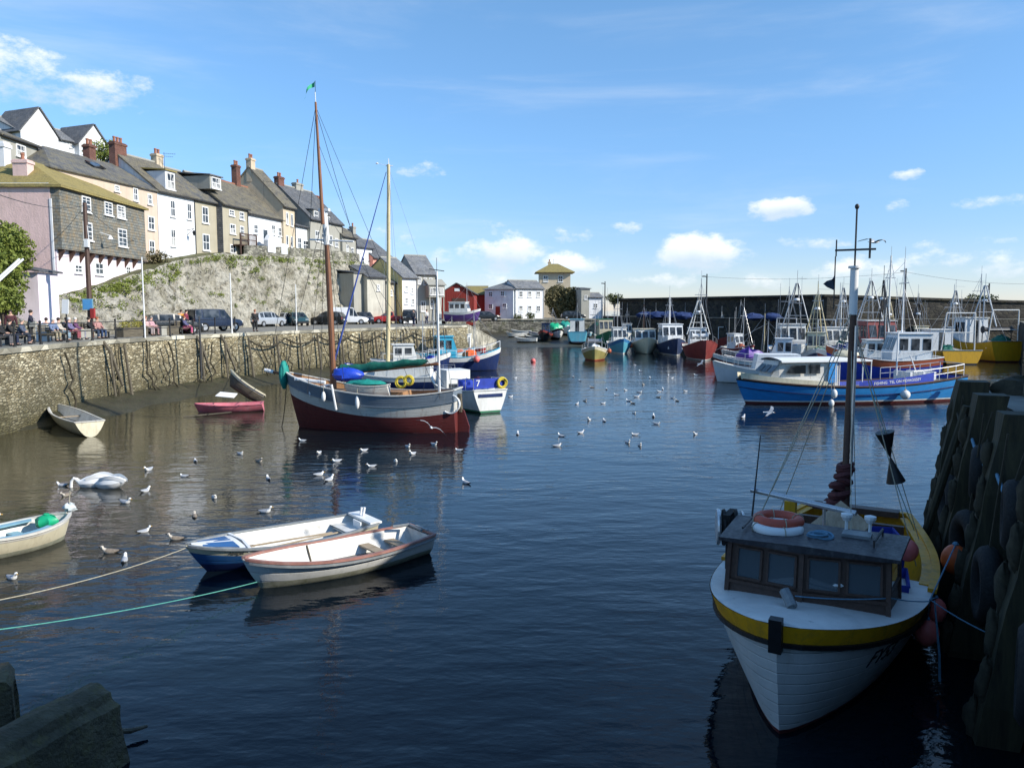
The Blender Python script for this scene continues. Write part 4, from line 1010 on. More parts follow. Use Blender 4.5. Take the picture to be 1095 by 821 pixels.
p = gy(6, 264, 49); shrub('bush', 'round yellow green bush hanging over the pink shed', p, (1.45, 1.5, 1.5), 6500, .11)
p = gy(-8, 292, 48); shrub('bush', 'lower olive bush under the round one by the white poles', p, (1.8, 1.5, 1.9), 5500, .13, 'leafb')
p = gy(3, 322, 46.5); shrub('bush', 'low green bush behind the seated crowd', p, (1.1, 1.0, .9), 2500, .11)
p = gy(112, 166, 84); shrub('tree', 'bright green treetop showing behind the red chimney', p, (2.2, 1.8, 1.6), 1500, .16, cat='tree')
p = gy(167, 276, 70.5); shrub('bush', 'reddish shrub at the foot of the peach house', p, (1.3, .8, .7), 700, .1, 'leafo')
p = gy(603, 325, 157); t = shrub('ivy_tree', 'broad rounded ivy clad tree below the yellow tower roof', p, (3.7, 2.6, 3.5), 15000, .24, 'leafo', 'tree')
p = gy(657, 320, 153); shrub('bush', 'dark bush on the end of the sea wall', p, (1.7, 1.4, 1.1), 700, .2, 'leafd')
p = gy(1050, 321, 112); shrub('bush', 'dark spreading bush on top of the sea wall', p, (2.1, 1.4, .85), 700, .2, 'leafd')
for (px, py, lb) in ((554, 340, 'small dark shrub against the white house corner'), (567, 338, 'leafy shrub by the white house wing')):
    p = gy(px, py, 149); shrub('shrub', lb, p, (.9, .7, .75), 400, .14, 'leafd')
# cliff vegetation: uncountable tufts hugging the upper cliff
a = MB()
for _ in range(620):
    i = random.randint(20, NC - 12); s_ = random.random() ** 2.0; j = int(NR * (1 - s_ * .8)); q = CLROWS[min(NR, j)][i]
    if mnoise.noise(V((i * .055, 3.3, j * .12))) < -.05 and s_ > .05: continue
    if s_ > .25 and random.random() < .85: continue
    r_ = random.uniform(.25, .62); leaves(a, (q.x + .1, q.y, q.z - .1), (r_, r_ * 1.2, r_ * random.uniform(.5, .9)), 60, .085, 0)
kind(a.build('cliff_vegetation', M['leafb'], normals=False, uv=False), 'stuff')
a = MB()
for _ in range(80):
    i = random.randint(4, NC - 3); j = random.randint(6, NR); q = CLROWS[j][i]; r_ = random.uniform(.2, .5); leaves(a, (q.x, q.y, q.z), (r_, r_, r_ * .8), 45, .08, 0)
kind(a.build('cliff_ivy', M['leafd'], normals=False, uv=False), 'stuff')
# retaining wall on top of the cliff
a = MB(); L_ = [p.copy() for p in cl_top if p.y > 83]; L_ = [V((p.x - .35, p.y, p.z + .35)) for p in L_]
a.sweep(L_, .35, 1.3); o = a.build('terrace_wall', M['stone2']); tag(o, 'low stone wall along the cliff edge below the white cottages', 'wall')
# ================================================================== BOATS
M['fblue'] = mat('faded_blue_paint', (.03, .17, .38), .5, .2, 2, dirt=(.2, .25, .28), da=.4, streak=True)
M['fcyan'] = mat('faded_cyan_paint', (.10, .38, .50), .5, .15, 2, dirt=(.3, .33, .33), da=.4, streak=True)
M['fred'] = mat('faded_red_paint', (.24, .04, .035), .55, .25, 2, dirt=(.12, .06, .05), da=.5, streak=True)
M['fnavy'] = mat('faded_navy_paint', (.025, .045, .11), .5, .2, 2, dirt=(.15, .15, .15), da=.3, streak=True)
M['fyellow'] = mat('faded_yellow_green_paint', (.34, .30, .10), .55, .25, 2, dirt=(.30, .16, .05), da=.5, streak=True)
M['forange'] = mat('faded_orange_paint', (.42, .10, .04), .55, .2, 2)
M['fpurple'] = mat('faded_purple_paint', (.09, .04, .20), .55, .2, 2)


class Hull:
    def __init__(s, L, B, zs, zm, zb, draft, tr=.75, rake=.45, pm=.33, pb=.75, k=2.4, q=.72, sr=0.0, tm=.42):
        s.__dict__.update(locals()); s.n = 26
    def sheer(s, t): return s.zm + (s.zs - s.zm) * ((s.tm - t) / s.tm) ** 2 if t < s.tm else s.zm + (s.zb - s.zm) * ((t - s.tm) / (1 - s.tm)) ** 2
    def plan(s, t):
        if t < .45: return s.tr + (1 - s.tr) * sin(pi / 2 * t / .45)
        return max(0.0, 1 - ((t - .45) / .55) ** s.k) ** s.q
    def keel(s, t): return -s.draft * (1 - max(0, (t - .75) / .25) ** 2 * .3) * (1 if t > .25 else (.45 + .55 * t / .25) if s.draft < .4 else 1)
    def frac(s, t, z): return max(0.0, min(1.0, (z - s.keel(t)) / (s.sheer(t) - s.keel(t))))
    def half(s, t, z):
        p = s.pm + (s.pb - s.pm) * max(0, (t - .5) / .5) ** 1.3 + .12 * max(0, .25 - t) / .25
        return s.B / 2 * s.plan(t) * s.frac(t, z) ** p
    def x(s, t, z): return -s.L / 2 + s.L * t - s.rake * t ** 6 * (1 - s.frac(t, z)) ** 1.2 + s.sr * (1 - t) ** 8 * (1 - s.frac(t, z))
    def zrow(s, r, t):
        k, v = r; sh, ke = s.sheer(t), s.keel(t)
        z = sh + v if k == 's' else (v if k == 'a' else ke)
        return max(ke + .002, min(sh - (.001 if k == 'a' else 0), z)) if k != 'k' else ke
    def ts(s): return [1 - (1 - i / s.n) ** 1.25 for i in range(s.n + 1)]
    def pt(s, t, z, side, off=0): return V((s.x(t, z), side * (s.half(t, z) + off), z))
    def mesh(s, mb, rows, mats, sub=3):
        """rows top to bottom; mats[i] between rows i and i+1"""
        fr = []; fm = []
        for i in range(len(rows) - 1):
            for k in range(sub): fr.append((rows[i], rows[i + 1], k / sub)); fm.append(mats[i])
        fr.append((rows[-1], rows[-1], 0))
        ts = s.ts(); g = []
        for t in ts:
            col = []
            for (a, b_, f) in fr: col.append(s.zrow(a, t) * (1 - f) + s.zrow(b_, t) * f)
            g.append([s.pt(t, z, 1) for z in col] + [s.pt(t, z, -1) for z in col[::-1][1:]])
        N = len(fr)
        mf = lambda i, j: fm[j] if j < N - 1 else fm[2 * N - 3 - j]
        mb.grid(g, mf)
        for j in range(N - 1): mb.face([g[0][j], g[0][j + 1], g[0][2 * N - 3 - j], g[0][2 * N - 2 - j]] if j < N - 2 else [g[0][j], g[0][j + 1], g[0][2 * N - 2 - j]], fm[j])
        return s
    def edge(s, side, dz=0, off=0, t0=0, t1=1, n=26):
        o = []
        for i in range(n + 1):
            t = t0 + (t1 - t0) * (1 - (1 - i / n) ** 1.3); z = s.sheer(t) + dz; o.append(s.pt(t, min(z, s.sheer(t)), side, off)); o[-1].z = z
        return o
    def deck(s, mb, drop, m=0, t0=0.0, t1=1.0, th=.03, crown=.03, n=20):
        rows = []
        for i in range(n + 1):
            t = t0 + (t1 - t0) * i / n; z = s.sheer(t) - drop; h_ = max(0, s.half(t, z) - th); x = s.x(t, z) - (.03 if t > .99 else 0)
            rows.append([V((x, -h_ + 2 * h_ * j / 6, z + crown * (1 - abs(j / 3 - 1) ** 2))) for j in range(7)])
        mb.grid(rows, m)
    def liner(s, mb, floor, th=.05, m=0, mf=0, t0=0.02, t1=.97, n=22):
        rows = []
        for i in range(n + 1):
            t = t0 + (t1 - t0) * i / n; sh = s.sheer(t)
            zz = [sh, sh - (sh - floor) * .35, sh - (sh - floor) * .7, floor]
            c = [V((s.x(t, z), max(0, s.half(t, z) - th), z)) for z in zz]
            rows.append(c + [V((p.x, -p.y, p.z)) for p in c[::-1]])
        mb.grid(rows, lambda i, j: mf if j == 3 else m)
        for k in (0, -1): mb.face(rows[k], m)
    def rail(s, mb, w, h_, m=0, dz=0, out=0, t0=0, t1=1, transom=True):
        for sd in (1, -1): mb.sweep(s.edge(sd, dz, out, t0, t1), w, h_, m)
        if transom and t0 == 0:
            a, b_ = s.edge(1, dz, out)[0], s.edge(-1, dz, out)[0]; mb.sweep([a, b_], w, h_, m)


def on_world(root, p): return V(root.location) + Matrix.Rotation(root.rotation_euler.z, 3, 'Z') @ V(p)
def to_local(root, p): return Matrix.Rotation(-root.rotation_euler.z, 3, 'Z') @ (V(p) - V(root.location))
def sag(a, b, d, n=10): a, b = V(a), V(b); return [a.lerp(b, i / n) - V((0, 0, d * 4 * (i / n) * (1 - i / n))) for i in range(n + 1)]


def text_on(parent, body, size, P, xdir, ndir, mt, name='lettering', target=None, depth=.6, extr=.004, shear=0):
    """lettering laid on a surface: P centre, xdir reading direction, ndir outwards, all in the parent's space"""
    cu = bpy.data.curves.new('lettering_source', 'FONT'); cu.body = body; cu.size = size; cu.align_x = 'CENTER'; cu.align_y = 'CENTER'; cu.extrude = extr; cu.shear = shear; cu.resolution_u = 2
    to = bpy.data.objects.new('lettering_source', cu); COL.objects.link(to)
    me = bpy.data.meshes.new_from_object(to.evaluated_get(bpy.context.evaluated_depsgraph_get())) if False else None
    bpy.context.view_layer.update(); dg = bpy.context.evaluated_depsgraph_get(); me = bpy.data.meshes.new_from_object(to.evaluated_get(dg), depsgraph=dg)
    bpy.data.objects.remove(to)
    X = V(xdir).normalized(); N = V(ndir).normalized(); Y = N.cross(X).normalized(); N = X.cross(Y)
    bm = bmesh.new(); bm.from_mesh(me)
    if target is not None: bmesh.ops.subdivide_edges(bm, edges=[e for e in bm.edges if e.calc_length() > size * .15], cuts=2)
    bvh = None
    if target is not None:
        bvh = BVHTree.FromPolygons([tuple(v.co) for v in target.vertices], [tuple(p.vertices) for p in target.polygons])
    for v in bm.verts:
        q = V(P) + X * v.co.x + Y * v.co.y
        if bvh:
            hit = bvh.ray_cast(q + N * depth, -N)
            if hit[0] is not None: q = hit[0]
        v.co = q + N * (v.co.z + .006)
    bm.to_mesh(me); bm.free(); me.name = name; me.materials.clear(); me.materials.append(M[mt]); return link(name, me, parent)


def blob(mb, c, r, seed=0, n=14, k=8, f=.25):
    rows = []
    for j in range(k + 1):
        th_ = pi * j / k; rows.append([V(c) + V((r[0] * sin(th_) * cos(2 * pi * i / n), r[1] * sin(th_) * sin(2 * pi * i / n), r[2] * cos(th_))) * (1 + f * mnoise.noise(V((j * .7 + seed, 3 * sin(2 * pi * i / n), 2 * cos(2 * pi * i / n))))) for i in range(n + 1)])
    mb.grid(rows)


def fender(name, label, p, r, m, tall=1.0, rope_to=None, cat='fender', group='fenders and buoys'):
    g = thing(name, label, cat, p, group=group)
    a = MB(); a.ell((0, 0, 0), (r, r, r * tall), 14, 10); a.build('float', M[m], g, smooth=True)
    a = MB(); a.lathe((0, 0, r * tall * .93), [(r * .22, 0), (r * .25, r * .15), (r * .12, r * .3)], 8)
    if rope_to is not None: a.tube([(0, 0, r * tall), V(rope_to) - V(p)], .012, 5)
    a.build('lanyard', M['ropeblue' if 'buoy' in m or m == 'orange' else 'rope'], g); return g


def ring(mb, a, b, r, m=0): mb.tube([a, b], r, 5, m)


# ------------------------------------------------------------------ foreground fishing boat
HD = atan2(-.868, -.497)
fb = thing('fishing_boat', 'white fishing boat with yellow rail and dark brown wheelhouse moored against the near pier', 'boat', (5.43, 13.35, 0), HD)
hu = Hull(8.5, 3.35, 1.22, 1.14, 1.64, .7, tr=.62, rake=.62, pm=.36, pb=.84, k=2.6, q=.66)
a = MB(); hu.mesh(a, [('s', 0), ('s', -.235), ('s', -.285), ('a', .06), ('k', 0)], [1, 2, 0, 3]); hull_o = a.build('hull', [M['hull_white'], M['yellowrail'], M['black'], M['maroon']], fb, smooth=True, weld=True)
HULLME = hull_o.data
a = MB(); hu.rail(a, .13, .07, dz=.035, out=-.035, t1=.56); a.build('cap_rail', M['yellowrail'], fb)
a = MB(); hu.rail(a, .07, .06, dz=-.255, out=.02, t1=1.0); a.build('rubbing_strake', M['black'], fb)
a = MB(); a.box((4.25, 0, 1.52), (.13, .16, .44), ry=R(4)); a.build('stem_post', M['black'], fb)
a = MB(); hu.deck(a, -.004, t0=.50, t1=1.0, th=.012, crown=.05, n=34); a.build('foredeck', M['hull_white'], fb, smooth=True)
a = MB(); hu.liner(a, .25, th=.07, m=0, mf=1, t0=.02, t1=.5); a.build('cockpit', [M['yellowrail'], M['innergrey']], fb)
a = MB()
for sd in (1, -1):
    a.sweep([V((p.x, p.y - sd * .12, p.z + .02)) for p in hu.edge(sd, 0, 0, .03, .52)], .26, .03)
a.build('side_deck', M['yellowrail'], fb)
# wheelhouse
wh_z0, wh_z1 = 1.32, 2.15
fx, bx_ = 2.46, 1.25
base_pts = [(2.52, -1.08), (2.62, 0.0), (2.42, 1.14), (1.20, 1.20), (1.20, -1.15)]
a = MB(); vs = [V((x, y, wh_z0 - .2)) for x, y in base_pts] + [V((x - .10 * (i < 3), y * .97, wh_z1)) for i, (x, y) in enumerate(base_pts)]
a.add(vs, [(i, (i + 1) % 5, 5 + (i + 1) % 5, 5 + i) for i in range(5) if i != 3], 0)
wh = a.build('wheelhouse', M['brownwood'], fb)
def wall_pt(i, u, z, off=0):
    p, q = V((*base_pts[i], 0)), V((*base_pts[(i + 1) % 5], 0)); p2 = V((p.x - .10 * (i < 3), p.y * .97, 0)); j = (i + 1) % 5; q2 = V((q.x - .10 * (j < 3), q.y * .97, 0))
    s_ = (z - (wh_z0 - .2)) / (wh_z1 - wh_z0 + .2); A_, B_ = p.lerp(p2, s_), q.lerp(q2, s_); r_ = A_.lerp(B_, u); d_ = (B_ - A_).normalized(); n = V((d_.y, -d_.x, 0))
    if n.dot(r_ - V((1.8, 0, 0))) < 0: n = -n
    r_ += n * off; r_.z = z; return r_
def wpane(i, u0, u1, z0=1.60, z1=2.05):
    a = MB(); a.quad_slab([wall_pt(i, u0, z0, .012), wall_pt(i, u1, z0, .012), wall_pt(i, u1, z1, .012), wall_pt(i, u0, z1, .012)], .004)
    f = MB()
    q = [wall_pt(i, u0, z0, .02), wall_pt(i, u1, z0, .02), wall_pt(i, u1, z1, .02), wall_pt(i, u0, z1, .02)]
    for k in range(4): f.tube([q[k], q[(k + 1) % 4]], .022, 4)
    w_ = f.build('window', M['brownwood'], wh); a.build('pane', M['bglass'], w_)
for (i, u0, u1) in ((0, .12, .46), (0, .55, .93), (1, .08, .45), (1, .54, .93), (2, .12, .9), (4, .1, .9)): wpane(i, u0, u1)
a = MB()
for i in (0, 1):
    for z in (1.53, 2.11): a.tube([wall_pt(i, 0, z, .015), wall_pt(i, 1, z, .015)], .035, 4)
for i in (0, 1, 2): a.tube([wall_pt(i, 0, 1.3, .012), wall_pt(i, 0, 2.12, .012)], .045, 4)
a.tube([wall_pt(2, 1, 1.2, .01), wall_pt(2, 1, 2.12, .01)], .04, 4); a.build('window_frame', M['brownwood'], wh)
rp = [(2.58, -1.19), (2.67, 0.0), (2.49, 1.27), (1.12, 1.31), (1.12, -1.27)]
a = MB(); vs = [V((x, y, 2.14)) for x, y in rp] + [V((x, y, 2.19 + (.06 if abs(y) < .5 else 0))) for x, y in rp]
a.add(vs, [(i, (i + 1) % 5, 5 + (i + 1) % 5, 5 + i) for i in range(5)] + [tuple(range(4, -1, -1)), (5, 6, 8, 9) if False else (5, 6, 7, 8, 9)], 0)
m_roof = mat('dark_gloss_roof', (.028, .025, .03), .5, .3, 3, dirt=(.35, .35, .33), da=.22); a.build('roof', m_roof, wh)
a = MB(); a.tube([(1.35, .95, 2.3), (2.1, .9, 2.3)], .02, 6); a.tube([(1.35, .95, 2.2), (1.35, .95, 2.3)], .015, 5); a.tube([(2.1, .9, 2.2), (2.1, .9, 2.3)], .015, 5)
a.tube([(1.5, -.95, 2.27), (2.2, -.93, 2.27)], .018, 6); a.build('grab_rail', M['darksteel'], wh)
for y in (.45, .78):
    a = MB(); a.tube([(1.45, y, 2.2), (1.45, y, 2.42)], .025, 6); a.lathe((1.45, y, 2.40), [(.05, 0), (.085, .06), (.085, .1), (.02, .12)], 10); a.build('deck_light', M['white_clean'], wh)
a = MB(); a.box((1.6, .62, 2.235), (.28, .40, .05)); a.build('roof_grating', M['greyrail'], wh)
# inside the wheelhouse: things seen dimly through the glass
a = MB(); a.box((1.9, 0, 1.35), (.5, 1.6, .1)); a.box((1.75, -.45, 1.6), (.3, .35, .4)); a.build('console', M['black'], wh)
for y_ in (.45, -.25): a = MB(); a.torus((2.35, y_, 1.70), .125, .035, n=16, k=6); a.build('coiled_line', M['white_clean'], wh)
# life rings on the roof
for (x, y, z, r_, m_, lb) in ((1.72, -.50, 2.34, .30, 'orange', 'orange life ring lying on the brown wheelhouse roof'), (1.86, -.48, 2.245, .30, 'white_clean', 'white life ring half hidden under the orange one on the wheelhouse roof')):
    g = thing('life_ring', lb, 'life ring', on_world(fb, (x, y, z)), HD, 'life rings on the wheelhouse roof')
    a = MB(); a.torus((0, 0, 0), r_, .085, n=32, k=10); a.build('ring', M[m_] if m_ != 'orange' else mat('faded_orange_ring', (.50, .085, .045), .55, .15, 5, dirt=(.2, .06, .05), da=.4), g, smooth=True)
    a = MB()
    for k in range(4):
        an = k * pi / 2 + .5; a.torus((cos(an) * r_, sin(an) * r_, 0), .092, .008, M3=Matrix.Rotation(an, 3, 'Z') @ Matrix.Rotation(pi / 2, 3, 'X'), n=12, k=4)
    a.build('grab_line', M['rope'], g)
# bitt and foredeck line
a = MB(); a.tube([(3.16, .0, 1.52), (3.0, -.14, 1.68)], .075, 8); a.tube([(3.12, -.03, 1.35), (3.12, -.03, 1.54)], .06, 8); a.build('samson_post', M['greyrail'], fb, smooth=True)
a = MB(); a.tube(sag((3.1, .02, 1.66), (2.35, 1.16, 1.60), .03) + sag((2.35, 1.16, 1.60), (1.5, 1.62, 1.36), .02), .009, 5); a.build('deck_line', M['ropeblue'], fb)
# hauler at the port-hand side of the wheelhouse
a = MB(); Mh = Matrix.Rotation(R(90), 3, 'X'); a.lathe((1.05, -1.42, 1.93), [(.05, -.12), (.30, -.12), (.31, -.08), (.24, -.05), (.24, .05), (.31, .08), (.30, .12), (.05, .12)], 20, M3=Matrix.Rotation(R(20), 3, 'Z') @ Mh); a.box((1.05, -1.42, 1.95), (.5, .12, .5)); a.tube([(1.05, -1.42, 1.2), (1.05, -1.42, 1.7)], .06, 8); ho = a.build('net_hauler', M['rubber'], fb, smooth=True)
a = MB(); a.lathe((1.1, -1.60, 1.93), [(.29, -.03), (.31, 0), (.29, .03)], 20, M3=Matrix.Rotation(R(20), 3, 'Z') @ Mh); a.lathe((1.0, -1.22, 1.93), [(.28, -.02), (.30, 0), (.28, .02)], 20, M3=Matrix.Rotation(R(20), 3, 'Z') @ Mh); a.build('hauler_sheave', M['alu'], ho)
# mast
mx, my = -1.30, .10
a = MB(); a.tube([(mx, my, .3), (mx, my, 3.5), (mx, my + .01, 5.5)], [.085, .072, .06], 12); mast = a.build('mast', M['brownwood'], fb, smooth=True)
a = MB(); a.tube([(mx, my, 5.5), (mx, my, 6.35)], [.075, .07], 12); a.tube([(mx, my, 6.33), (mx, my, 6.37)], [.11, .11], 10); a.build('mast_head', M['white_clean'], mast, smooth=True)
a = MB(); a.tube([(mx, my, 6.35), (mx, my, 7.4)], .017, 6); a.tube([(mx, my - .34, 6.66), (mx, my + .34, 6.66)], .018, 6); a.tube([(mx, my + .24, 6.5), (mx, my + .24, 6.85)], .02, 6); a.tube([(mx, my - .32, 6.55), (mx, my - .32, 6.85)], .013, 5); a.ell((mx, my, 7.42), (.04, .04, .05)); a.build('aerial', M['darksteel'], mast)
a = MB(); a.tube([(mx + .09, my + .08, 2.8), (mx + .09, my + .08, 5.3)], .03, 6); a.build('mast_tube', M['alu'], mast)
a = MB()
for (x, y, z0, x1, y1, z1) in ((-.4, 1.35, 1.3, mx, my, 5.4), (-2.2, 1.3, 1.3, mx, my, 5.4), (-.4, -1.45, 1.3, mx, my, 5.4), (-2.2, -1.3, 1.3, mx, my, 5.4), (1.3, .5, 2.2, mx, my, 4.9), (-3.9, 0, 1.4, mx, my, 5.3), (1.3, -.9, 2.2, mx, my, 5.6)):
    a.tube([(x, y, z0), (x1, y1, z1)], .0085, 4)
a.build('rigging', M['rope'], mast)
a = MB(); random.seed(11)
for k in range(16):
    z = 1.45 + k * .085; a.torus((mx + random.uniform(-.04, .04) - .1 * (1 - k / 16), my + random.uniform(-.04, .04) - .28 * (1 - k / 16), z), .17 - .004 * k, .062, M3=Matrix.Rotation(random.uniform(-.35, .35), 3, 'X') @ Matrix.Rotation(random.uniform(-.3, .3), 3, 'Y'), n=14, k=6)
sail = a.build('furled_sail', mat('tan_red_sailcloth', (.11, .03, .03), .85, .4, 9, bp=.01), fb, smooth=True)
# gear
a = MB(); a.tube([(-.15, -1.35, 2.35), (.2, .45, 2.22)], .05, 10); a.tube([(-.2, -.1, 1.7), (-.15, -.1, 2.28)], .03, 6); a.build('grey_spar', M['alu'], fb, smooth=True)
a = MB(); a.quad_slab([(-.55, -.35, 1.75), (.55, .28, 1.62), (.35, .72, 2.08), (-.65, .12, 2.20)], .03); o = a.build('board', M['plank'], fb)
for (x, y, r_) in ((.15, -.42, .20), (-.15, 1.22, .17)): fender('buoy', 'pink buoy lying in the stern of the yellow railed boat beside %s' % ('the board' if y < 0 else 'the blue boxes'), on_world(fb, (x, y, 1.62)), r_, 'pinkbuoy', 1.1)
def fish_box(loc, rz, m_, label, sz=(.8, .5, .3)):
    g = thing('fish_box', label, 'crate', loc, rz, 'fish boxes')
    a = MB(); x, y, z = sz[0] / 2, sz[1] / 2, sz[2]
    a.bb((-x, -y, 0), (x, y, .02))
    for s_ in (-1, 1): a.quad_slab([(-x, s_ * y, 0), (x, s_ * y, 0), (x * 1.06, s_ * y * 1.08, z), (-x * 1.06, s_ * y * 1.08, z)], .018); a.quad_slab([(s_ * x, -y, 0), (s_ * x, y, 0), (s_ * x * 1.06, y * 1.08, z), (s_ * x * 1.06, -y * 1.08, z)], .018)
    a.build('box', M[m_], g)
    a = MB(); a.tube([(-x * 1.06, -y * 1.08, z), (x * 1.06, -y * 1.08, z), (x * 1.06, y * 1.08, z), (-x * 1.06, y * 1.08, z), (-x * 1.06, -y * 1.08, z)], .022, 5); a.build('rim', M[m_], g); return g
fish_box(on_world(fb, (-.55, .75, 1.30)), HD + .3, 'blue2', 'blue fish box tipped beside the beige board on the yellow railed boat', (.9, .6, .42))
fish_box(on_world(fb, (.35, 1.0, .95)), HD + .1, 'blue2', 'blue fish box in the side well of the yellow railed boat', (.9, .5, .35))
fish_box(on_world(fb, (-.9, -.5, 1.05)), HD - .2, 'blue2', 'blue fish box lying behind the wheelhouse of the yellow railed boat', (.8, .6, .35))
a = MB(); a.box((-3.0, 0, 1.15), (.12, 2.0, .3)); a.box((-3.9, 0, 1.33), (.3, 1.7, .12)); a.build('stern_board', M['brownwood'], fb)
a = MB(); a.box((-2.9, -1.15, 1.42), (.25, .22, .35)); a.build('stern_bitt', M['yellow'], fb)
# long rod at the starboard side
a = MB(); a.tube([(.35, -1.25, 1.45), (-.45, -1.28, 3.3)], [.022, .01], 6); o = a.build('rod', M['black'], loc=(0, 0, 0)); o.parent = fb
# day shape: two cones point to point
pc_ = gy(946, 462, 14.6); pd_ = gy(958, 515, 14.6); md = (pc_ + pd_) / 2; ax_ = (pc_ - pd_).normalized(); q_ = ax_.to_track_quat('Z', 'Y').to_matrix(); hl = (pc_ - pd_).length / 2
g = thing('day_shape', 'black double cone day shape hanging behind the mast of the yellow railed boat', 'signal shape', md)
for s_ in (1, -1):
    a = MB(); a.lathe((0, 0, 0), [(.012, 0), (.17, s_ * hl)], 16, M3=q_); a.build('cone', M['black'], g, smooth=True)
for e0, e1 in ((pc_, (mx, my, 5.2)), (pd_, (-2.6, 1.2, 1.35))): a = MB(); a.tube([e0 - md, on_world(fb, e1) - md], .007, 4); a.build('halyard', M['ropegreen'], g)
# tattered dark flag at the cross-arm
fp = on_world(fb, (mx, my - .33, 6.55)); g = thing('flag', 'ragged dark flag hanging from the cross arm of the tall brown mast', 'flag', fp)
rows = []
for i in range(9):
    u = i / 8; rows.append([(-.10 * u * (1 if k else .0) - .12 * u * k / 4, .03 * sin(u * 7 + k), -.32 - .30 * (k / 4) * (.25 + .75 * (1 - u)) - .10 * u) for k in range(5)])
a = MB(); a.grid(rows); a.build('cloth', mat('faded_dark_flag', (.05, .07, .10), .85, .3, 8), g, smooth=True); a = MB(); a.tube([(0, 0, 0), (0, 0, -.95)], .012, 4); a.build('halyard', M['darksteel'], g)
# registration letters
t_ = .80; Pz = .84; pp = hu.pt(t_, Pz, 1); pq = hu.pt(t_ - .03, Pz, 1); pr2 = hu.pt(t_ + .03, Pz, 1); tx = (pq - pr2); nn_ = V((tx.y, -tx.x, 0)).normalized()
if nn_.y < 0: nn_ = -nn_
text_on(fb, 'FY53', .36, pp, tx, nn_, 'black', target=HULLME, shear=.25)
pp = hu.pt(.78, 1.2, -1); pq = hu.pt(.75, 1.2, -1); pr2 = hu.pt(.81, 1.2, -1); tx = pr2 - pq; nn_ = V((tx.y, -tx.x, 0)).normalized()
if nn_.y > 0: nn_ = -nn_
text_on(fb, 'FY53', .22, pp, tx, nn_, 'black', target=HULLME, shear=.25)
# fenders between boat and pier, mooring line
for (px, py, Y, r_, m_, lb) in ((1021, 598, 13.4, .22, 'orange', 'orange fender squeezed between the yellow rail and the pier piles'), (1000, 652, 12.2, .17, 'pinkbuoy', 'small pink fender hanging at the shoulder of the yellow railed boat'), (991, 676, 11.9, .18, 'pinkbuoy', 'lower pink fender at the shoulder of the yellow railed boat')):
    p = gy(px, py, Y); fender('fender', lb, p, r_, m_, 1.2, rope_to=on_world(fb, (1.4, 1.62, 1.35)))
p0 = on_world(fb, (1.5, 1.64, 1.38)); p1 = gy(1105, 694, 10.2)
a = MB(); a.tube(sag(p0, p1, .08), .010, 6); o = a.build('mooring_rope', M['ropeblue']); tag(o, 'pale blue mooring rope from the yellow railed boat to the near pier', 'rope', 'mooring ropes')
a = MB(); a.tube([on_world(fb, (1.4, 1.68, 1.35)), on_world(fb, (1.42, 1.78, .55)), on_world(fb, (1.4, 1.8, .15))], [.012, .018, .02], 6); o = a.build('fender_line', M['rope'], fb) if False else a.build('fender_line', M['ropeblue']); tag(o, 'bundle of frayed rope hanging over the shoulder of the yellow railed boat', 'rope')

# ------------------------------------------------------------------ open boats
def bow_heading(pb, ps): d = V(pb) - V(ps); return atan2(d.y, d.x)
def open_boat(name, label, pb, ps, B, depth, mats, zb=1.25, tr=.7, th=.05, railm='greyrail', grp=None, thw=(.25, .55), rake=.25, bottom=.12, cat='dinghy', stripe=None, floor=.08, heel=0):
    """pb, ps: bow and stern points on the water"""
    pb, ps = V(pb), V(ps); L = (pb - ps).length; c = (pb + ps) / 2; hd = bow_heading(pb, ps)
    g = thing(name, label, cat, c, hd, grp)
    h = Hull(L, B, depth * 1.05, depth * .92, depth * zb, .16, tr=tr, rake=rake, pm=.34, pb=.6, k=2.3, q=.75, sr=-.08)
    a = MB(); rows = [('s', 0), ('s', -(stripe or .08)), ('a', bottom), ('k', 0)]
    h.mesh(a, rows, [1, 0, 2]); a.build('hull', [M[mats[0]], M[mats[1]], M[mats[2]]], g, smooth=True, weld=True)
    a = MB(); h.liner(a, floor, th, 0, 1); a.build('inside', [M[mats[3]], M['innergrey']], g)
    a = MB(); h.rail(a, .075, .05, dz=.02, out=-.012, t1=.99); a.build('gunwale', M[railm], g)
    for t in thw:
        z = h.sheer(t) - .2; y = h.half(t, z) - th; a = MB(); a.box((h.x(t, z), 0, z), (.24, 2 * y, .035)); a.build('thwart', M['oldwood'] if 'wood' in mats[3:] else M[mats[4]], g)
    if heel: g.rotation_euler.x = heel
    return g, h


GD = 'small open boats in the harbour'
# white dinghy with faded red gunwale
wd, wdh = open_boat('dinghy', 'white open dinghy with a faded red gunwale alongside the blue bowed boat', V((*gz(259.5, 601, .60).xy, 0)), V((*gz(451, 567, .5).xy, 0)), 1.62, .48, ['oldwhite', 'oldwhite', 'algae', 'inner', 'plank'], 1.36, railm='pinkrail', grp=GD, thw=(.14, .28), bottom=.15, rake=.42)
a = MB(); t = .60; z = wdh.sheer(t)
for s_ in (1, -1): a.tube([wdh.pt(t, .15, s_, -.07), wdh.pt(t, z, s_, -.07)], .02, 5)
a.build('rib', M['oldwood'], wd)
a = MB(); a.box((-wdh.L / 2 - .0, 0, .48), (.06, .5, .2)); a.tube([(-wdh.L / 2 + .1, .15, .56), (-wdh.L / 2 + .15, -.3, .6), (-wdh.L / 2 + .5, -.45, .58)], .035, 6); a.build('stern_gear', M['greyrail'], wd)
a = MB(); h = wdh; rows = []
for s_ in (1, -1): a.sweep([V((p.x, p.y, p.z - .045)) for p in h.edge(s_, 0, .02, 0, .98)], .03, .05)
a.build('rubbing_strake', M['greyrail'], wd)
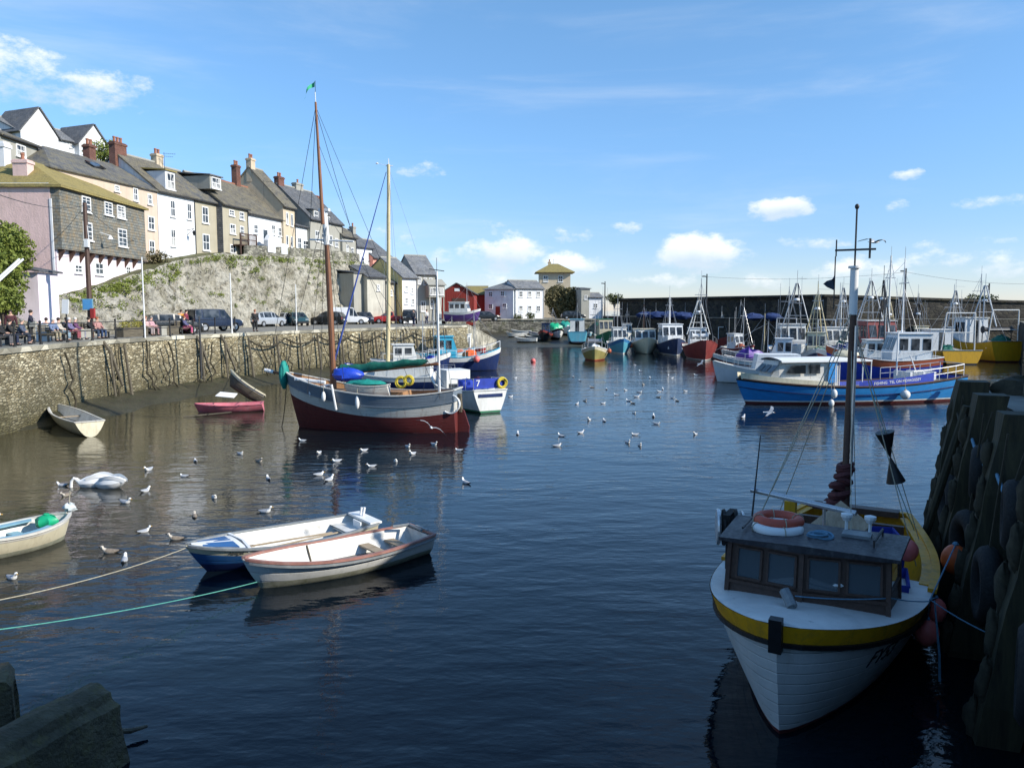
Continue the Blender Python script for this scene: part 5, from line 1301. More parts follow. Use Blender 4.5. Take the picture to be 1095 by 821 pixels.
# blue and white boat alongside
bd, bdh = open_boat('dinghy', 'blue hulled boat with white foredeck and grey gunwale behind the white dinghy', V((*gz(198.6, 584, .62).xy, 0)), V((*gz(392, 556, .5).xy, 0)), 1.75, .50, ['dinghyblue', 'cream', 'navy', 'inner', 'inner'], 1.25, railm='greyrail', grp=GD, thw=(.12,), stripe=.14, bottom=.20, rake=.5)
a = MB(); bdh.deck(a, -.005, t0=.74, t1=.975, th=.02, crown=.05); a.build('foredeck', M['white_clean'], bd, smooth=True)
a = MB()
for s_ in (1, -1):
    q = []
    for t in (.77, .93): z = bdh.sheer(t); q.append((bdh.x(t, z), s_ * bdh.half(t, z) * .78, z + .035)); 
    z = bdh.sheer(.77); a.quad_slab([(bdh.x(.77, z), s_ * .06, z + .056), (bdh.x(.93, z), s_ * .03, bdh.sheer(.93) + .045), q[1], q[0]], .004)
a.build('deck_panel', M['dinghyblue'], bd)
a = MB(); z = bdh.sheer(.74); a.sweep([bdh.pt(.735, z, 1, -.02), bdh.pt(.715, z, .01), bdh.pt(.735, z, -1, -.02)], .06, .10); a.build('coaming', M['white_clean'], bd)
a = MB(); bdh.deck(a, .12, t0=.0, t1=.16, th=.04, crown=.01); a.build('stern_deck', M['inner'], bd)
a = MB(); a.box((-bdh.L / 2 + .05, 0, .57), (.3, 1.2, .05)); a.box((-bdh.L / 2 + .3, .1, .46), (.03, .4, .2)); a.tube([(-bdh.L / 2 + .05, -.1, .54), (-bdh.L / 2 + .0, -.1, .8)], .035, 6); a.tube([(-bdh.L / 2 + .05, -.25, .54), (-bdh.L / 2 + .0, -.25, .77)], .03, 6); a.build('stern_fitting', M['white_clean'], bd)
lt = MB(); pp = bdh.pt(.84, .70, 1); tx = bdh.pt(.80, .7, 1) - bdh.pt(.88, .7, 1); nn_ = V((tx.y, -tx.x, 0)).normalized(); nn_ = nn_ if nn_.y > 0 else -nn_
pp = bdh.pt(.80, bdh.sheer(.80) - .07, 1); hm = [o for o in bd.children if o.name.startswith('hull')][0].data
text_on(bd, 'Abigail', .12, pp, tx, nn_, 'oldwood', target=hm, depth=.2, extr=.002, shear=.2)
# mooring lines of the pair
a = MB(); a.tube(sag(on_world(bd, (bdh.L / 2 - .03, 0, .59)), gz(-60, 652, 1.2), .12, 16), .009, 6); o = a.build('mooring_rope', M['rope']); tag(o, 'pale rope running from the bow of the blue hulled boat to the quay', 'rope', 'mooring ropes')
a = MB(); a.tube(sag(on_world(wd, (wdh.L / 2 - .36, 0, .14)), gz(-60, 680, .9), .10, 16), .009, 6); o = a.build('mooring_rope', M['ropegreen']); tag(o, 'green rope running from the white dinghy stem to the quay', 'rope', 'mooring ropes')
# boat at the picture's edge with green bag
lb_, lbh = open_boat('dinghy', 'cream and pale blue boat with a green bag in its bow', gz(76, 574), gz(-42, 601), 1.5, .50, ['cream', 'greywhite', 'algae', 'inner', 'paleblue'], 1.2, railm='greywhite', grp=GD, thw=(.3, .55), rake=.2)
a = MB()
for s_ in (1, -1): a.sweep([V((p.x, p.y - s_ * .14, p.z + .01)) for p in lbh.edge(s_, 0, 0, .02, .72)], .24, .03)
a.build('side_bench', M['paleblue'], lb_)
g = thing('bag', 'bright green plastic bag stowed in the bow of the cream boat', 'bag', on_world(lb_, (lbh.L / 2 - .55, 0, .52)))
a = MB(); rows = []
for j in range(9):
    th_ = pi * j / 8; rows.append([(.24 * sin(th_) * cos(2 * pi * i / 14) * (1 + .2 * sin(3 * i + j)), .24 * sin(th_) * sin(2 * pi * i / 14) * (1 + .2 * cos(2 * i)), .17 * cos(th_)) for i in range(15)])
a.grid(rows); a.build('bag_body', M['greenbr'], g, smooth=True, weld=True); a = MB(); a.torus((0, 0, .17), .05, .02, n=10, k=5); a.build('bag_neck', M['greenbr'], g)
g = thing('net_bundle', 'white net bundle hung off the bow of the cream boat', 'net', on_world(lb_, (lbh.L / 2 + .05, .1, .72)))
a = MB(); blob(a, (0, 0, 0), (.15, .12, .12), 3, f=.6); a.build('bundle', mat('white_netting', (.66, .72, .74), .8, .3, 18, bp=.02), g, smooth=True)
a = MB(); a.tube([(0, 0, .1), (.03, 0, .42)], .012, 5); a.build('cord', M['rope'], g)
# white dinghy against the quay wall
g_, h_ = open_boat('dinghy', 'small cream white dinghy drawn up against the foot of the quay wall', gz(58, 447), gz(97, 467), 1.45, .58, ['cream', 'cream', 'cream', 'inner', 'plank'], 1.15, tr=.82, railm='greywhite', grp=GD, thw=(.3, .6), bottom=.05)
g_.location.z = .06
# pink punt on the mud
g_, h_ = open_boat('punt', 'low faded pink punt lying at the edge of the mud', gz(208, 441), gz(281, 439), 1.35, .36, ['pinkhull', 'pinkhull', 'pinkhull', 'pinkhull', 'pinkhull'], 1.15, tr=.85, railm='pinkhull', grp=GD, thw=(.3, .65), bottom=.03)
g_.location.z = .05; a = MB(); h_.deck(a, .0, t0=.72, t1=.97, th=.02); a.build('foredeck', M['pinkhull'], g_)
# sunken skiff hulk leaning by the wall
pb_ = gz(240, 405, 1.7); ps_ = gz(278, 430, .35)
g = thing('wrecked_skiff', 'broken cream edged skiff leaning bow up against the quay wall', 'boat', pb_ * .5 + ps_ * .5, bow_heading(pb_, ps_))
L_ = hypot((pb_ - ps_).x, (pb_ - ps_).y); L_ = (pb_ - ps_).length; g.rotation_euler.y = -math.asin((pb_.z - ps_.z) / L_); g.rotation_euler.x = .25
h = Hull(L_, 1.15, .45, .4, .6, .2, tr=.7); a = MB(); h.mesh(a, [('s', 0), ('s', -.12), ('a', 0), ('k', 0)], [1, 0, 0]); a.build('hull', [M['oldwood'], M['cream']], g, smooth=True, weld=True); a = MB(); h.liner(a, .0, .06, 0, 0, t1=.9); a.build('inside', M['oldwood'], g); a = MB(); h.rail(a, .09, .08, dz=.02); a.build('gunwale', M['cream'], g)
p = gz(240, 424, .5); a = MB(); a.quad_slab([(-.55, 0, 0), (.5, .1, -.12), (.6, .5, .1), (-.4, .45, .2)], .05); o = a.build('sheet', M['white_clean'], loc=p); tag(o, 'white board lying on the mud beside the broken skiff', 'board')

# ------------------------------------------------------------------ the ketch
kb, ks = gz(318, 456), gz(484, 461); hdk = bow_heading(kb, ks); Lk = (kb - ks).length + .75; ck = (kb + ks) / 2 + V((-.12, 0, 0))
kt = thing('ketch', 'old two masted ketch with red bottom, off-white topsides and slate blue bulwark', 'boat', ck, hdk)
h = Hull(Lk, 2.9, 1.95, 1.70, 2.6, .8, tr=.55, rake=.75, pm=.36, pb=.7, k=2.2, q=.72, tm=.32)
a = MB(); h.mesh(a, [('s', 0), ('s', -.48), ('s', -.98), ('a', -.3), ('k', 0)], [1, 0, 2, 2]); KH = a.build('hull', [M['greywhite'], M['greyblue'], M['maroon']], kt, smooth=True, weld=True)
a = MB(); h.rail(a, .12, .05, dz=.03, out=-.03, t1=.99); a.build('cap_rail', M['greywhite'], kt)
a = MB(); h.rail(a, .05, .04, dz=-.5, out=.015, t1=.99); a.build('rubbing_strake', M['greyblue'], kt)
a = MB(); h.deck(a, .35, th=.05, crown=.05); a.build('deck', M['tan'], kt)
a = MB(); h.liner(a, .9, th=.06, m=0, mf=0, t0=.02, t1=.97); a.build('bulwark_inside', M['tan'], kt)
a = MB(); a.box((-.9, 0, 1.55), (1.9, 1.3, .55), tap=.94); a.box((1.4, 0, 1.6), (1.2, 1.1, .45), tap=.94); a.build('cabin', M['tan'], kt)
for x in (-1.4, -1.0, -.5):
    a = MB(); a.tube([(x, .655, 1.6), (x, .69, 1.6)], .075, 10); a.build('porthole', M['black'], kt)
a = MB(); a.prism([(-Lk / 2 - .02, -.2), (-Lk / 2 - .5, -.25), (-Lk / 2 - .55, .25), (-Lk / 2 - .3, 1.0), (-Lk / 2 - .08, 1.1), (-Lk / 2 + .05, 1.0)], -.05, .05, ax='y'); a.build('rudder', M['maroon'], kt)
a = MB(); a.tube([(-Lk / 2 - .15, 0, .9), (-Lk / 2 - .1, 0, 1.75)], .1, 6); a.tube([(-Lk / 2 - .2, 0, 1.62), (-Lk / 2 + .9, 0, 1.75)], .035, 6); a.build('tiller', M['oldwood'], kt)
a = MB(); a.torus((-Lk / 2 + .15, .75, 1.35), .42, .035, M3=Matrix.Rotation(R(90), 3, 'X'), n=20, k=6, a0=.3, a1=5.4); a.torus((-Lk / 2 + .1, .55, 1.35), .36, .03, M3=Matrix.Rotation(R(80), 3, 'X'), n=20, k=6); a.build('stern_ladder', M['white_clean'], kt)
# bowsprit with furled teal sail
bx = Lk / 2
a = MB(); a.tube([(bx - 1.2, 0, 2.2), (bx + .7, 0, 2.62)], [.08, .06], 10); a.build('bowsprit', M['mast'], kt, smooth=True)
a = MB(); a.tube([(bx + .65, 0, 2.60), (bx + 1.1, 0, 2.70)], .085, 10); a.build('bowsprit_cap', M['white_clean'], kt)
a = MB(); rows = []
for j in range(10):
    u = j / 9; r_ = .10 + .24 * sin(pi * min(1, u * 1.05)) ** .7; rows.append([(bx + .12 + r_ * .7 * cos(2 * pi * i / 12) * (1 + .15 * sin(5 * i)), r_ * sin(2 * pi * i / 12), 3.15 - 1.35 * u) for i in range(13)])
a.grid(rows); a.build('furled_jib', M['teal'], kt, smooth=True, weld=True)
def loc_px(px, py, ylocal=0):
    """ketch local point on its fore-and-aft plane under a pixel"""
    q = gpl(px, py, (ck.x, ck.y), hdk); return to_local(kt, q)
# main mast
mb0 = loc_px(357, 405); m1 = loc_px(349.5, 262); m2 = loc_px(347, 226); m3 = loc_px(338.5, 110)
a = MB(); a.tube([(mb0.x, 0, 1.0), (mb0.x + (m1.x - mb0.x) * .5, 0, (mb0.z + m1.z) / 2), (m1.x, 0, m1.z)], [.15, .14, .12], 12); mm = a.build('main_mast', M['mast'], kt, smooth=True)
a = MB(); a.tube([(m1.x, 0, m1.z), (m2.x, 0, m2.z)], [.14, .13], 12); a.box((m2.x, 0, m2.z + .05), (.5, .25, .12)); a.build('masthead_band', M['white_clean'], mm)
a = MB(); a.tube([(m2.x + .04, .12, m2.z - .6), (m3.x, .1, m3.z)], [.095, .05], 10); a.build('topmast', M['mast'], mm, smooth=True)
a = MB(); a.tube([(m3.x, .1, m3.z), (m3.x + .02, .1, m3.z + .45)], .02, 5); a.build('truck', M['white_clean'], mm)
s0, s1 = loc_px(330, 256), loc_px(379, 258.5); a = MB(); a.tube([(s0.x, -.1, s0.z), (s1.x, .1, s1.z)], .04, 6); a.build('spreader', M['white_clean'], mm)
a = MB()
for (px, py, x1, y1) in ((331, 256, 1, 0), (379, 258, 1, 0)):
    q = loc_px(px, py); a.tube([(m3.x, .1, m3.z - .3), (q.x, 0, q.z)], .012, 4); 
for (x0, yy) in ((mb0.x + .8, 1.2), (mb0.x + .1, 1.3), (mb0.x - .6, 1.3), (mb0.x - 1.1, 1.25), (mb0.x + .3, -1.3), (mb0.x - .5, -1.3)):
    a.tube([(x0, yy, 1.7), (m2.x, 0, m2.z)], .011, 4)
a.tube([(bx + .9, 0, 2.7), (m3.x, .1, m3.z - .2)], .012, 4); a.tube([(bx + .1, 0, 2.5), (m2.x, 0, m2.z)], .012, 4)
a.tube([(-Lk / 2 + 1.2, 0, 2.2), (m3.x, .1, m3.z - .2)], .010, 4); a.tube([(-Lk / 2 + .6, .2, 2.2), (m2.x, 0, m2.z)], .010, 4); a.tube([(-Lk / 2 + 2.4, -.3, 2.2), (m3.x, .1, m3.z - 1.6)], .010, 4)
a.build('rigging', M['darksteel'], mm)
fl = on_world(kt, (m3.x + .02, .1, m3.z + .45)); g = thing('pennant', 'small green pennant streaming from the tallest masthead', 'flag', fl)
a = MB(); rows = []
for i in range(12):
    u = i / 11; w_ = .13 * (1 - u * .75); rows.append([(-.55 * u + .03 * sin(u * 9), .08 * sin(u * 8), .36 - .75 * u ** 1.8 + w_), (-.55 * u - .02, .08 * sin(u * 8 + .5), .36 - .75 * u ** 1.8 - w_)])
a.grid(rows); a.build('cloth', mat('green_bunting', (.05, .45, .22), .8, .15, 6), g, smooth=True); a = MB(); a.tube([(.02, 0, 0), (.02, 0, .5)], .012, 4); a.build('staff', M['darksteel'], g)
# boom with green sail cover
a = MB(); b0 = loc_px(361, 396); b1 = loc_px(458, 386)
rows = []
for j in range(20):
    u = j / 19; c = V((b0.x + (b1.x - b0.x) * u, .1, b0.z + (b1.z - b0.z) * u)); r_ = (.24 - .10 * u) * (1 + .13 * sin(j * 1.9)) * (1 if 0 < j < 19 else .4)
    rows.append([c + V((0, r_ * .8 * cos(2 * pi * i / 12), r_ * sin(2 * pi * i / 12) + .03 * sin(j))) for i in range(13)])
a.grid(rows); bo = a.build('sail_cover', M['greenc'], kt, smooth=True, weld=True); a = MB(); a.tube([(b0.x + .3, .1, b0.z - .2), (b1.x - .5, .1, b1.z - .12)], .07, 8); a.build('boom', M['mast'], bo)
# mizzen
q0, q1 = loc_px(470, 424), loc_px(467, 290); a = MB(); a.tube([(q0.x, 0, 1.2), (q1.x, 0, q1.z)], [.07, .045], 10); mz = a.build('mizzen_mast', M['white_clean'], kt, smooth=True)
a = MB(); a.tube([(q1.x - .35, 0, q1.z + .0), (q1.x + .35, 0, q1.z + .1)], .02, 5); a.tube([(q1.x, 0, q1.z), (q1.x, 0, q1.z + .6)], .012, 4)
for yy in (1.0, -1.0):
    for dx in (.5, -.3): a.tube([(q0.x + dx, yy, 1.6), (q1.x, 0, q1.z)], .009, 4)
a.build('rigging', M['darksteel'], mz)
# tarps and gear on the ketch
q = loc_px(375, 400); g = thing('tarpaulin', 'bright blue tarpaulin over gear beneath the green sail cover', 'tarpaulin', on_world(kt, (q.x, .35, q.z))); a = MB(); blob(a, (0, 0, 0), (.75, .4, .33), 1); a.build('cover', mat('blue_tarpaulin', (.02, .07, .55), .35, .2, 5, bp=.01), g, smooth=True, weld=True)
td0, td1 = on_world(kt, (loc_px(376, 410).x, .95, 0)), on_world(kt, (loc_px(421, 400).x, .75, 0))
g, hh = open_boat('tender', 'small tender with teal cover carried on the deck of the ketch', td0, td1, .85, .42, ['greywhite', 'greywhite', 'greywhite', 'inner', 'plank'], 1.2, railm='greywhite', cat='dinghy', thw=()); g.location.z = 1.72
a = MB(); blob(a, (0, 0, .5), (.95, .38, .18), 4); a.build('cover', M['teal'], g, smooth=True, weld=True)
for (px, py, r_) in ((435, 407, .26), (443, 405, .22)):
    q = loc_px(px, py); g = thing('rope_coil', 'yellow rope coil hanging by the %s of the ketch' % ('cabin' if px == 435 else 'stern rail'), 'rope', on_world(kt, (q.x, .8, q.z)), hdk, 'yellow rope coils')
    a = MB()
    for k in range(5): a.torus((0, 0, 0), r_ - .02 * k, .035, M3=Matrix.Rotation(R(90) + .2 * sin(k * 2), 3, 'X') @ Matrix.Rotation(.2 * cos(k * 3), 3, 'Y'), n=18, k=5)
    a.build('coil', mat('yellow_rope', (.62, .48, .05), .8, .2, 12), g, smooth=True)
# deck posts, windlass, white spar
a = MB()
for x in (1.9, 2.25, 2.6): a.box((x, .9, 1.85), (.07, .07, .5))
a.box((2.2, 0, 1.9), (.3, .9, .25)); a.build('windlass', M['white_clean'], kt)
a = MB(); a.tube([(mb0.x + .1, .75, 2.22), (mb0.x + 1.6, .75, 2.36)], .09, 8); a.build('spar', M['white_clean'], kt)
for (px, py, lb) in ((346, 424, 'short grey fender hung on the slate blue bulwark of the ketch'), (382, 430, 'tall white fender hung amidships on the ketch')):
    q = gpl(px, py, (ck.x, ck.y - 1.42), hdk); fender('fender', lb, q, .1, 'white_clean', 2.3 if px < 350 else 3.2, rope_to=q + V((0, .1, .6)))
a = MB(); q = gpl(357, 424, (ck.x, ck.y - 1.43), hdk); a.tube([q + V((-.1, 0.02, .55)), q + V((.1, -.02, -.6))], .05, 6); o = a.build('fender_plank', M['white_clean'], kt); o.location = to_local(kt, (0, 0, 0)); o.rotation_euler = (0, 0, -hdk)

# ------------------------------------------------------------------ generic moored boats
def moored(name, label, px, py, heading, L, B, free, cols, house=None, mast=None, extras=(), group='moored working boats', tr=.75, Y=None, cat='boat', aground=0):
    """px, py: where the hull's middle meets the water. heading in degrees, 0 = bow to +x, -90 = bow to the camera"""
    c = gz(px, py) if Y is None else gy(px, py, Y)
    if aground:
        for _k in range(30): c = c * .6 + gz(px, py, mudz(c.y)) * .4
        c.z = max(0, mudz(c.y)) + .12
    g = thing(name, label, cat, c, R(heading), group)
    h = Hull(L, B, free * .95, free * .82, free * 1.38, .4 if not aground else .3, tr=tr, rake=.5, pm=.3 if tr < .9 else .10, pb=.65, k=2.5, q=.68)
    a = MB(); h.mesh(a, [('s', 0), ('s', -free * .28), ('a', .14), ('a', .03), ('k', 0)], [1, 0, 3, 2], 2); a.build('hull', [M[c_] for c_ in cols[:4]], g, smooth=True, weld=True)
    a = MB(); h.rail(a, .1, .06, dz=.03, out=-.02, t1=.98); a.build('gunwale', M[cols[4] if len(cols) > 4 else 'white'], g)
    a = MB(); h.deck(a, free * .33, th=.05); a.build('deck', M['innergrey'], g); a = MB(); h.liner(a, free * .5, .06, 0, 0, t1=.96); a.build('bulwark_inside', M[cols[5] if len(cols) > 5 else 'inner'], g)
    zt = free
    if house:
        x0, x1, w_, z1, hm = house[:5]; zb_ = free * .55
        a = MB(); sl = .25 * (z1 - free)
        prof = [(x0, zb_), (x1, zb_), (x1, zb_ + (z1 - zb_) * .45), (x1 - sl, z1), (x0, z1)]
        a.prism(prof, -w_ / 2, w_ / 2, ax='y'); ho = a.build('wheelhouse', M[hm], g)
        a = MB(); a.box(((x0 + x1 - sl) / 2, 0, z1 + .04), (x1 - x0 - sl + .25, w_ + .2, .08)); a.build('roof', M[house[5] if len(house) > 5 else hm], ho)
        n = 3 if w_ > 1.4 else 2
        for k in range(n):
            y = (k - (n - 1) / 2) * w_ / n; zz0, zz1 = zb_ + (z1 - zb_) * .52, zb_ + (z1 - zb_) * .88
            xa = x1 - sl * (zz0 - (zb_ + (z1 - zb_) * .45)) / (z1 - (zb_ + (z1 - zb_) * .45)); xb = x1 - sl * (zz1 - (zb_ + (z1 - zb_) * .45)) / (z1 - (zb_ + (z1 - zb_) * .45))
            ww = w_ / n * .38; a = MB(); a.quad_slab([(xa + .015, y - ww, zz0), (xa + .015, y + ww, zz0), (xb + .015, y + ww, zz1), (xb + .015, y - ww, zz1)], .01); a.build('window', M['glass'], ho)
        for s_ in (1, -1):
            k = max(1, int((x1 - x0) / .9))
            for i in range(k):
                xm = x0 + (x1 - sl - x0) * (i + .5) / k; ww = (x1 - sl - x0) / k * .36; a = MB(); a.bb((xm - ww, s_ * w_ / 2 - .005, zb_ + (z1 - zb_) * .52), (xm + ww, s_ * w_ / 2 + .015, zb_ + (z1 - zb_) * .86)); a.build('window', M['glass'], ho)
        a = MB(); a.bb((x0 - .015, -.3, zb_ + .1), (x0 + .01, .3, z1 - .25)); a.build('door', M['glass'], ho)
        zt = z1
    if mast:
        for (x, z1, r_, mm_, arms) in mast:
            a = MB(); a.tube([(x, 0, free * .5), (x, 0, z1)], [r_, r_ * .6], 8); mo = a.build('mast', M[mm_], g, smooth=True)
            a = MB()
            for s_ in (1, -1): a.tube([(x + .3, s_ * B * .42, free), (x, 0, z1 * .95)], .014, 4)
            a.tube([(L * .47, 0, free * 1.6), (x, 0, z1 * .97)], .014, 4); a.tube([(-L * .47, 0, free), (x, 0, z1 * .9)], .012, 4)
            if arms: a.tube([(x, -arms, z1 * .8), (x, arms, z1 * .8)], .035, 5); a.tube([(x, 0, z1), (x, 0, z1 + .9)], .018, 4); a.tube([(x, .3, z1 * .8), (x, .3, z1 * .8 + .7)], .014, 4)
            a.build('rigging', M['steel'], mo)
    for e in extras:
        k = e[0]
        if k == 'gantry':
            x, z, w_, mm_ = e[1:]; a = MB()
            for s_ in (1, -1): a.tube([(x + .35, s_ * w_ / 2, free * .6), (x, s_ * w_ * .42, z)], .06, 6)
            a.tube([(x, -w_ * .42, z), (x, w_ * .42, z)], .06, 6); a.tube([(x + .17, -w_ * .45, z * .62), (x + .17, w_ * .45, z * .62)], .04, 6); a.build('gantry', M[mm_], g)
        elif k == 'tripod':
            x, z, sp, mm_ = e[1:]; a = MB()
            for (dx, dy) in ((0, 1), (0, -1), (-1.2, .5), (-1.2, -.5)): a.tube([(x + dx * sp * .6, dy * sp, zt * .8), (x, dy * .12, z)], .06, 6)
            for f_ in (.35, .6): a.tube([(x, -sp * (1 - f_), zt * .8 + (z - zt * .8) * f_), (x, sp * (1 - f_), zt * .8 + (z - zt * .8) * f_)], .035, 5)
            a.tube([(x, 0, z), (x, 0, z + 1.3)], .025, 5); a.tube([(x, 0, z + .5), (x, 1.1, z + .45)], .016, 4); a.build('tripod_mast', M[mm_], g)
            a = MB(); a.lathe((x, 0, z * .8), [(.28, -.1), (.3, 0), (.2, .14)], 12); a.build('radar', M['white_clean'], g)
        elif k == 'net':
            x, y, r_, mm_ = e[1:]; a = MB(); blob(a, (x, y, free * .75 + r_ * .4), (r_, r_ * .9, r_ * .7), x * 3 + y, f=.5); a.build('net_heap', M[mm_], g, smooth=True, weld=True)
        elif k == 'drum':
            x, z, w_, mm_ = e[1:]; a = MB(); a.lathe((x, 0, z), [(.1, -w_ / 2), (.4, -w_ / 2), (.4, -w_ / 2 + .06), (.22, -w_ / 2 + .08), (.22, w_ / 2 - .08), (.4, w_ / 2 - .06), (.4, w_ / 2), (.1, w_ / 2)], 12, M3=Matrix.Rotation(R(90), 3, 'X')); a.tube([(x, -w_ / 2, free * .5), (x, -w_ / 2, z)], .05, 5); a.tube([(x, w_ / 2, free * .5), (x, w_ / 2, z)], .05, 5); a.build('net_drum', M[mm_], g)
        elif k == 'rails':
            x0, x1, mm_ = e[1:]; a = MB(); n = int(abs(x1 - x0) / .9) + 2; t0, t1 = (x0 + L / 2) / L, (x1 + L / 2) / L
            for s_ in (1, -1):
                top = []
                for i in range(n):
                    t = t0 + (t1 - t0) * i / (n - 1); z = h.sheer(t); p = h.pt(t, z, s_, -.06); a.tube([p, p + V((0, 0, .65))], .018, 5); top.append(p + V((0, 0, .65)))
                a.tube(top, .02, 5)
            a.build('handrail', M[mm_], g)
        elif k == 'buoys':
            a = MB()
            for (x, s_, z, r_) in e[1]: a.ell((x, s_ * (B / 2 + r_ * .5), z), (r_, r_, r_ * 1.15), 10, 8)
            for i_, (x, s_, z, r_) in enumerate(e[1]):
                q = on_world(g, (x, s_ * (B / 2 * h.plan((x + L / 2) / L) + r_ * .9), z)); fender('fender', '%s fender hung on the %s of the %s' % (e[2][1], e[2][2 + i_], e[2][0]), q, r_, e[3], 1.15, rope_to=q + V((0, 0, .5)))
        elif k == 'cabin':
            x0, x1, w_, z1, mm_ = e[1:]; a = MB(); a.prism([(x0, free * .5), (x1, free * .5), (x1 - .3, z1), (x0, z1)], -w_ / 2, w_ / 2, ax='y'); a.build('cabin', M[mm_], g)
        elif k == 'aerials':
            a = MB()
            for (x, y, z0, z1) in e[1]: a.tube([(x, y, z0), (x, y, z1)], .018, 4)
            a.build('aerial', M['steel'], g)
        elif k == 'arch':
            x, z, w_, mm_ = e[1:]; a = MB()
            for s_ in (1, -1): a.tube([(x, s_ * w_ / 2, free * .6), (x, s_ * w_ / 2, z)], .05, 6)
            a.tube([(x, -w_ / 2, z), (x, w_ / 2, z)], .05, 6); a.build('frame', M[mm_], g)
        elif k == 'box':
            x, y, sx_, sy_, sz_, mm_ = e[1:]; a = MB(); a.box((x, y, free * .62 + sz_ / 2), (sx_, sy_, sz_)); a.build('deck_box', M[mm_], g)
    return g, h


# white transom boat beside the ketch stern
g, h = moored('fishing_boat', 'white and green boat with stern on, blue dodger cloths and yellow rope coil', 495, 434, 118, 7.2, 2.7, 1.3, ['white', 'white', 'black', 'greenp', 'white'], None, None,
              (('rails', -3.5, -1.2, 'alu'), ('cabin', .6, 2.4, 1.5, 2.05, 'white'), ('net', -1.0, .2, .6, 'blue2'), ('net', -2.3, -.5, .5, 'whitewg'), ('box', -.2, .5, .8, .6, .5, 'innergrey'), ('buoys', [(-2.2, -1, 1.2, .2)], ('white and green boat', 'pink', 'quarter'), 'pinkbuoy')))
gw = g
a = MB(); a.bb((-3.50, -1.0, 1.34), (-3.45, .95, 1.88)); a.build('dodger', M['blue2'], g)
text_on(g, '7', .5, (-3.51, .70, 1.62), (0, -1, 0), (-1, 0, 0), 'white_clean')
a = MB(); a.bb((-3.64, -.72, .88), (-3.58, .72, 1.05)); a.build('name_board', M['navy'], g)
q = on_world(g, (-3.58, -.72, 1.6)); gg = thing('rope_coil', 'big yellow rope coil hung on the white stern rail', 'rope', q, R(28), 'yellow rope coils'); a = MB()
for k in range(6): a.torus((0, 0, 0), .30 - .02 * k, .045, M3=Matrix.Rotation(R(90) + .2 * sin(k * 2), 3, 'X') @ Matrix.Rotation(.2 * cos(k * 3), 3, 'Y'), n=18, k=5)
a.build('coil', MC['yellow_rope'], gg, smooth=True)
# yacht behind the ketch with cream mast
g, h = moored('yacht', 'yacht with a tall cream mast and a blue furled foresail rope behind the ketch', 424, 416, 178, 9, 2.8, 1.1, ['navy', 'white', 'white', 'navy', 'white'], ('', )[:0] or None, None, (('cabin', -2.5, 1.5, 1.7, 1.75, 'white'), ('rails', -4, -1.5, 'alu')))
yt = g
def lpl(g, px, py): q = gpl(px, py, (g.location.x, g.location.y), g.rotation_euler.z); return to_local(g, q)
c0, c1 = lpl(g, 414.5, 402), lpl(g, 415.5, 176)
a = MB(); a.tube([(c0.x, 0, .9), ((c0.x + c1.x) / 2, 0, 6), (c1.x, 0, c1.z)], [.15, .145, .11], 12); mo = a.build('mast', M['mastcream'], g, smooth=True)
a = MB(); a.tube([(c1.x, 0, c1.z), (c1.x, 0, c1.z + .4)], .03, 5); a.tube([(c1.x, 0, c1.z - .05), (c1.x + .75, 0, c1.z + .05)], .015, 4); a.ell((c1.x + .8, 0, c1.z + .08), (.1, .04, .06)); a.tube([(c1.x - .3, 0, c1.z - .1), (c1.x + .2, 0, c1.z - .1)], .03, 5); a.build('wind_vane', M['white_clean'], mo)
f0 = lpl(g, 356, 392); f1 = lpl(g, 413, 184); a = MB(); a.tube([(f0.x, 0, f0.z), (f0.x * .5 + f1.x * .5, 0, (f0.z + f1.z) / 2), (f1.x, 0, f1.z)], [.075, .05, .02], 8); a.build('furled_foresail', mat('blue_furled_cloth', (.04, .08, .32), .8, .3, 8), g, smooth=True)
a = MB()
for (dx, s_) in ((-1.0, 1), (.3, 1), (-1.0, -1), (.3, -1)): a.tube([(c0.x + dx, s_ * 1.2, 1.1), (c1.x, 0, c1.z - .3)], .010, 4)
a.tube([(-4.3, 0, 1.1), (c1.x, 0, c1.z - .2)], .010, 4); a.build('rigging', M['steel'], mo)
GW = 'boats rafted along the quay wall'
moored('fishing_boat', 'white railed boat with blue side and cyan bow pointing past the quay end', 493, 396, 8, 7.4, 2.6, 1.5, ['navy', 'white', 'black', 'navy', 'cyan'], (-2.2, -.4, 1.8, 3.1, 'cyan'), [(1.2, 5.5, .05, 'steel', 0)],
       (('rails', -3, 3.6, 'white_clean'), ('buoys', [(-1.5, -1, 1.1, .26), (1.3, -1, 1.1, .28)], ('blue sided boat', 'pink', 'waist', 'shoulder'), 'pinkbuoy'), ('net', .8, 0, .7, 'orange'), ('net', 2.2, .3, .5, 'red')), GW)
moored('fishing_boat', 'small cyan cabin boat moored inside the blue sided boat', 476, 389, 20, 6.5, 2.3, 1.2, ['white', 'white', 'black', 'cyan', 'cyan'], (-1, .8, 1.6, 2.8, 'cyan'), [(-1.2, 5.5, .05, 'alu', .5)], (('net', 1.6, 0, .5, 'orange'),), GW)
moored('fishing_boat', 'low white boat with orange buoys tucked against the wall below the slip', 488, 383, 170, 6.5, 2.3, 1.3, ['white', 'red', 'black', 'white', 'white'], (-1.5, .3, 1.6, 2.7, 'whitewg'), [(.5, 4.8, .04, 'steel', 0)], (('net', 1.2, 0, .6, 'orange'), ('aerials', [(-1, .3, 2.5, 5)])), GW)
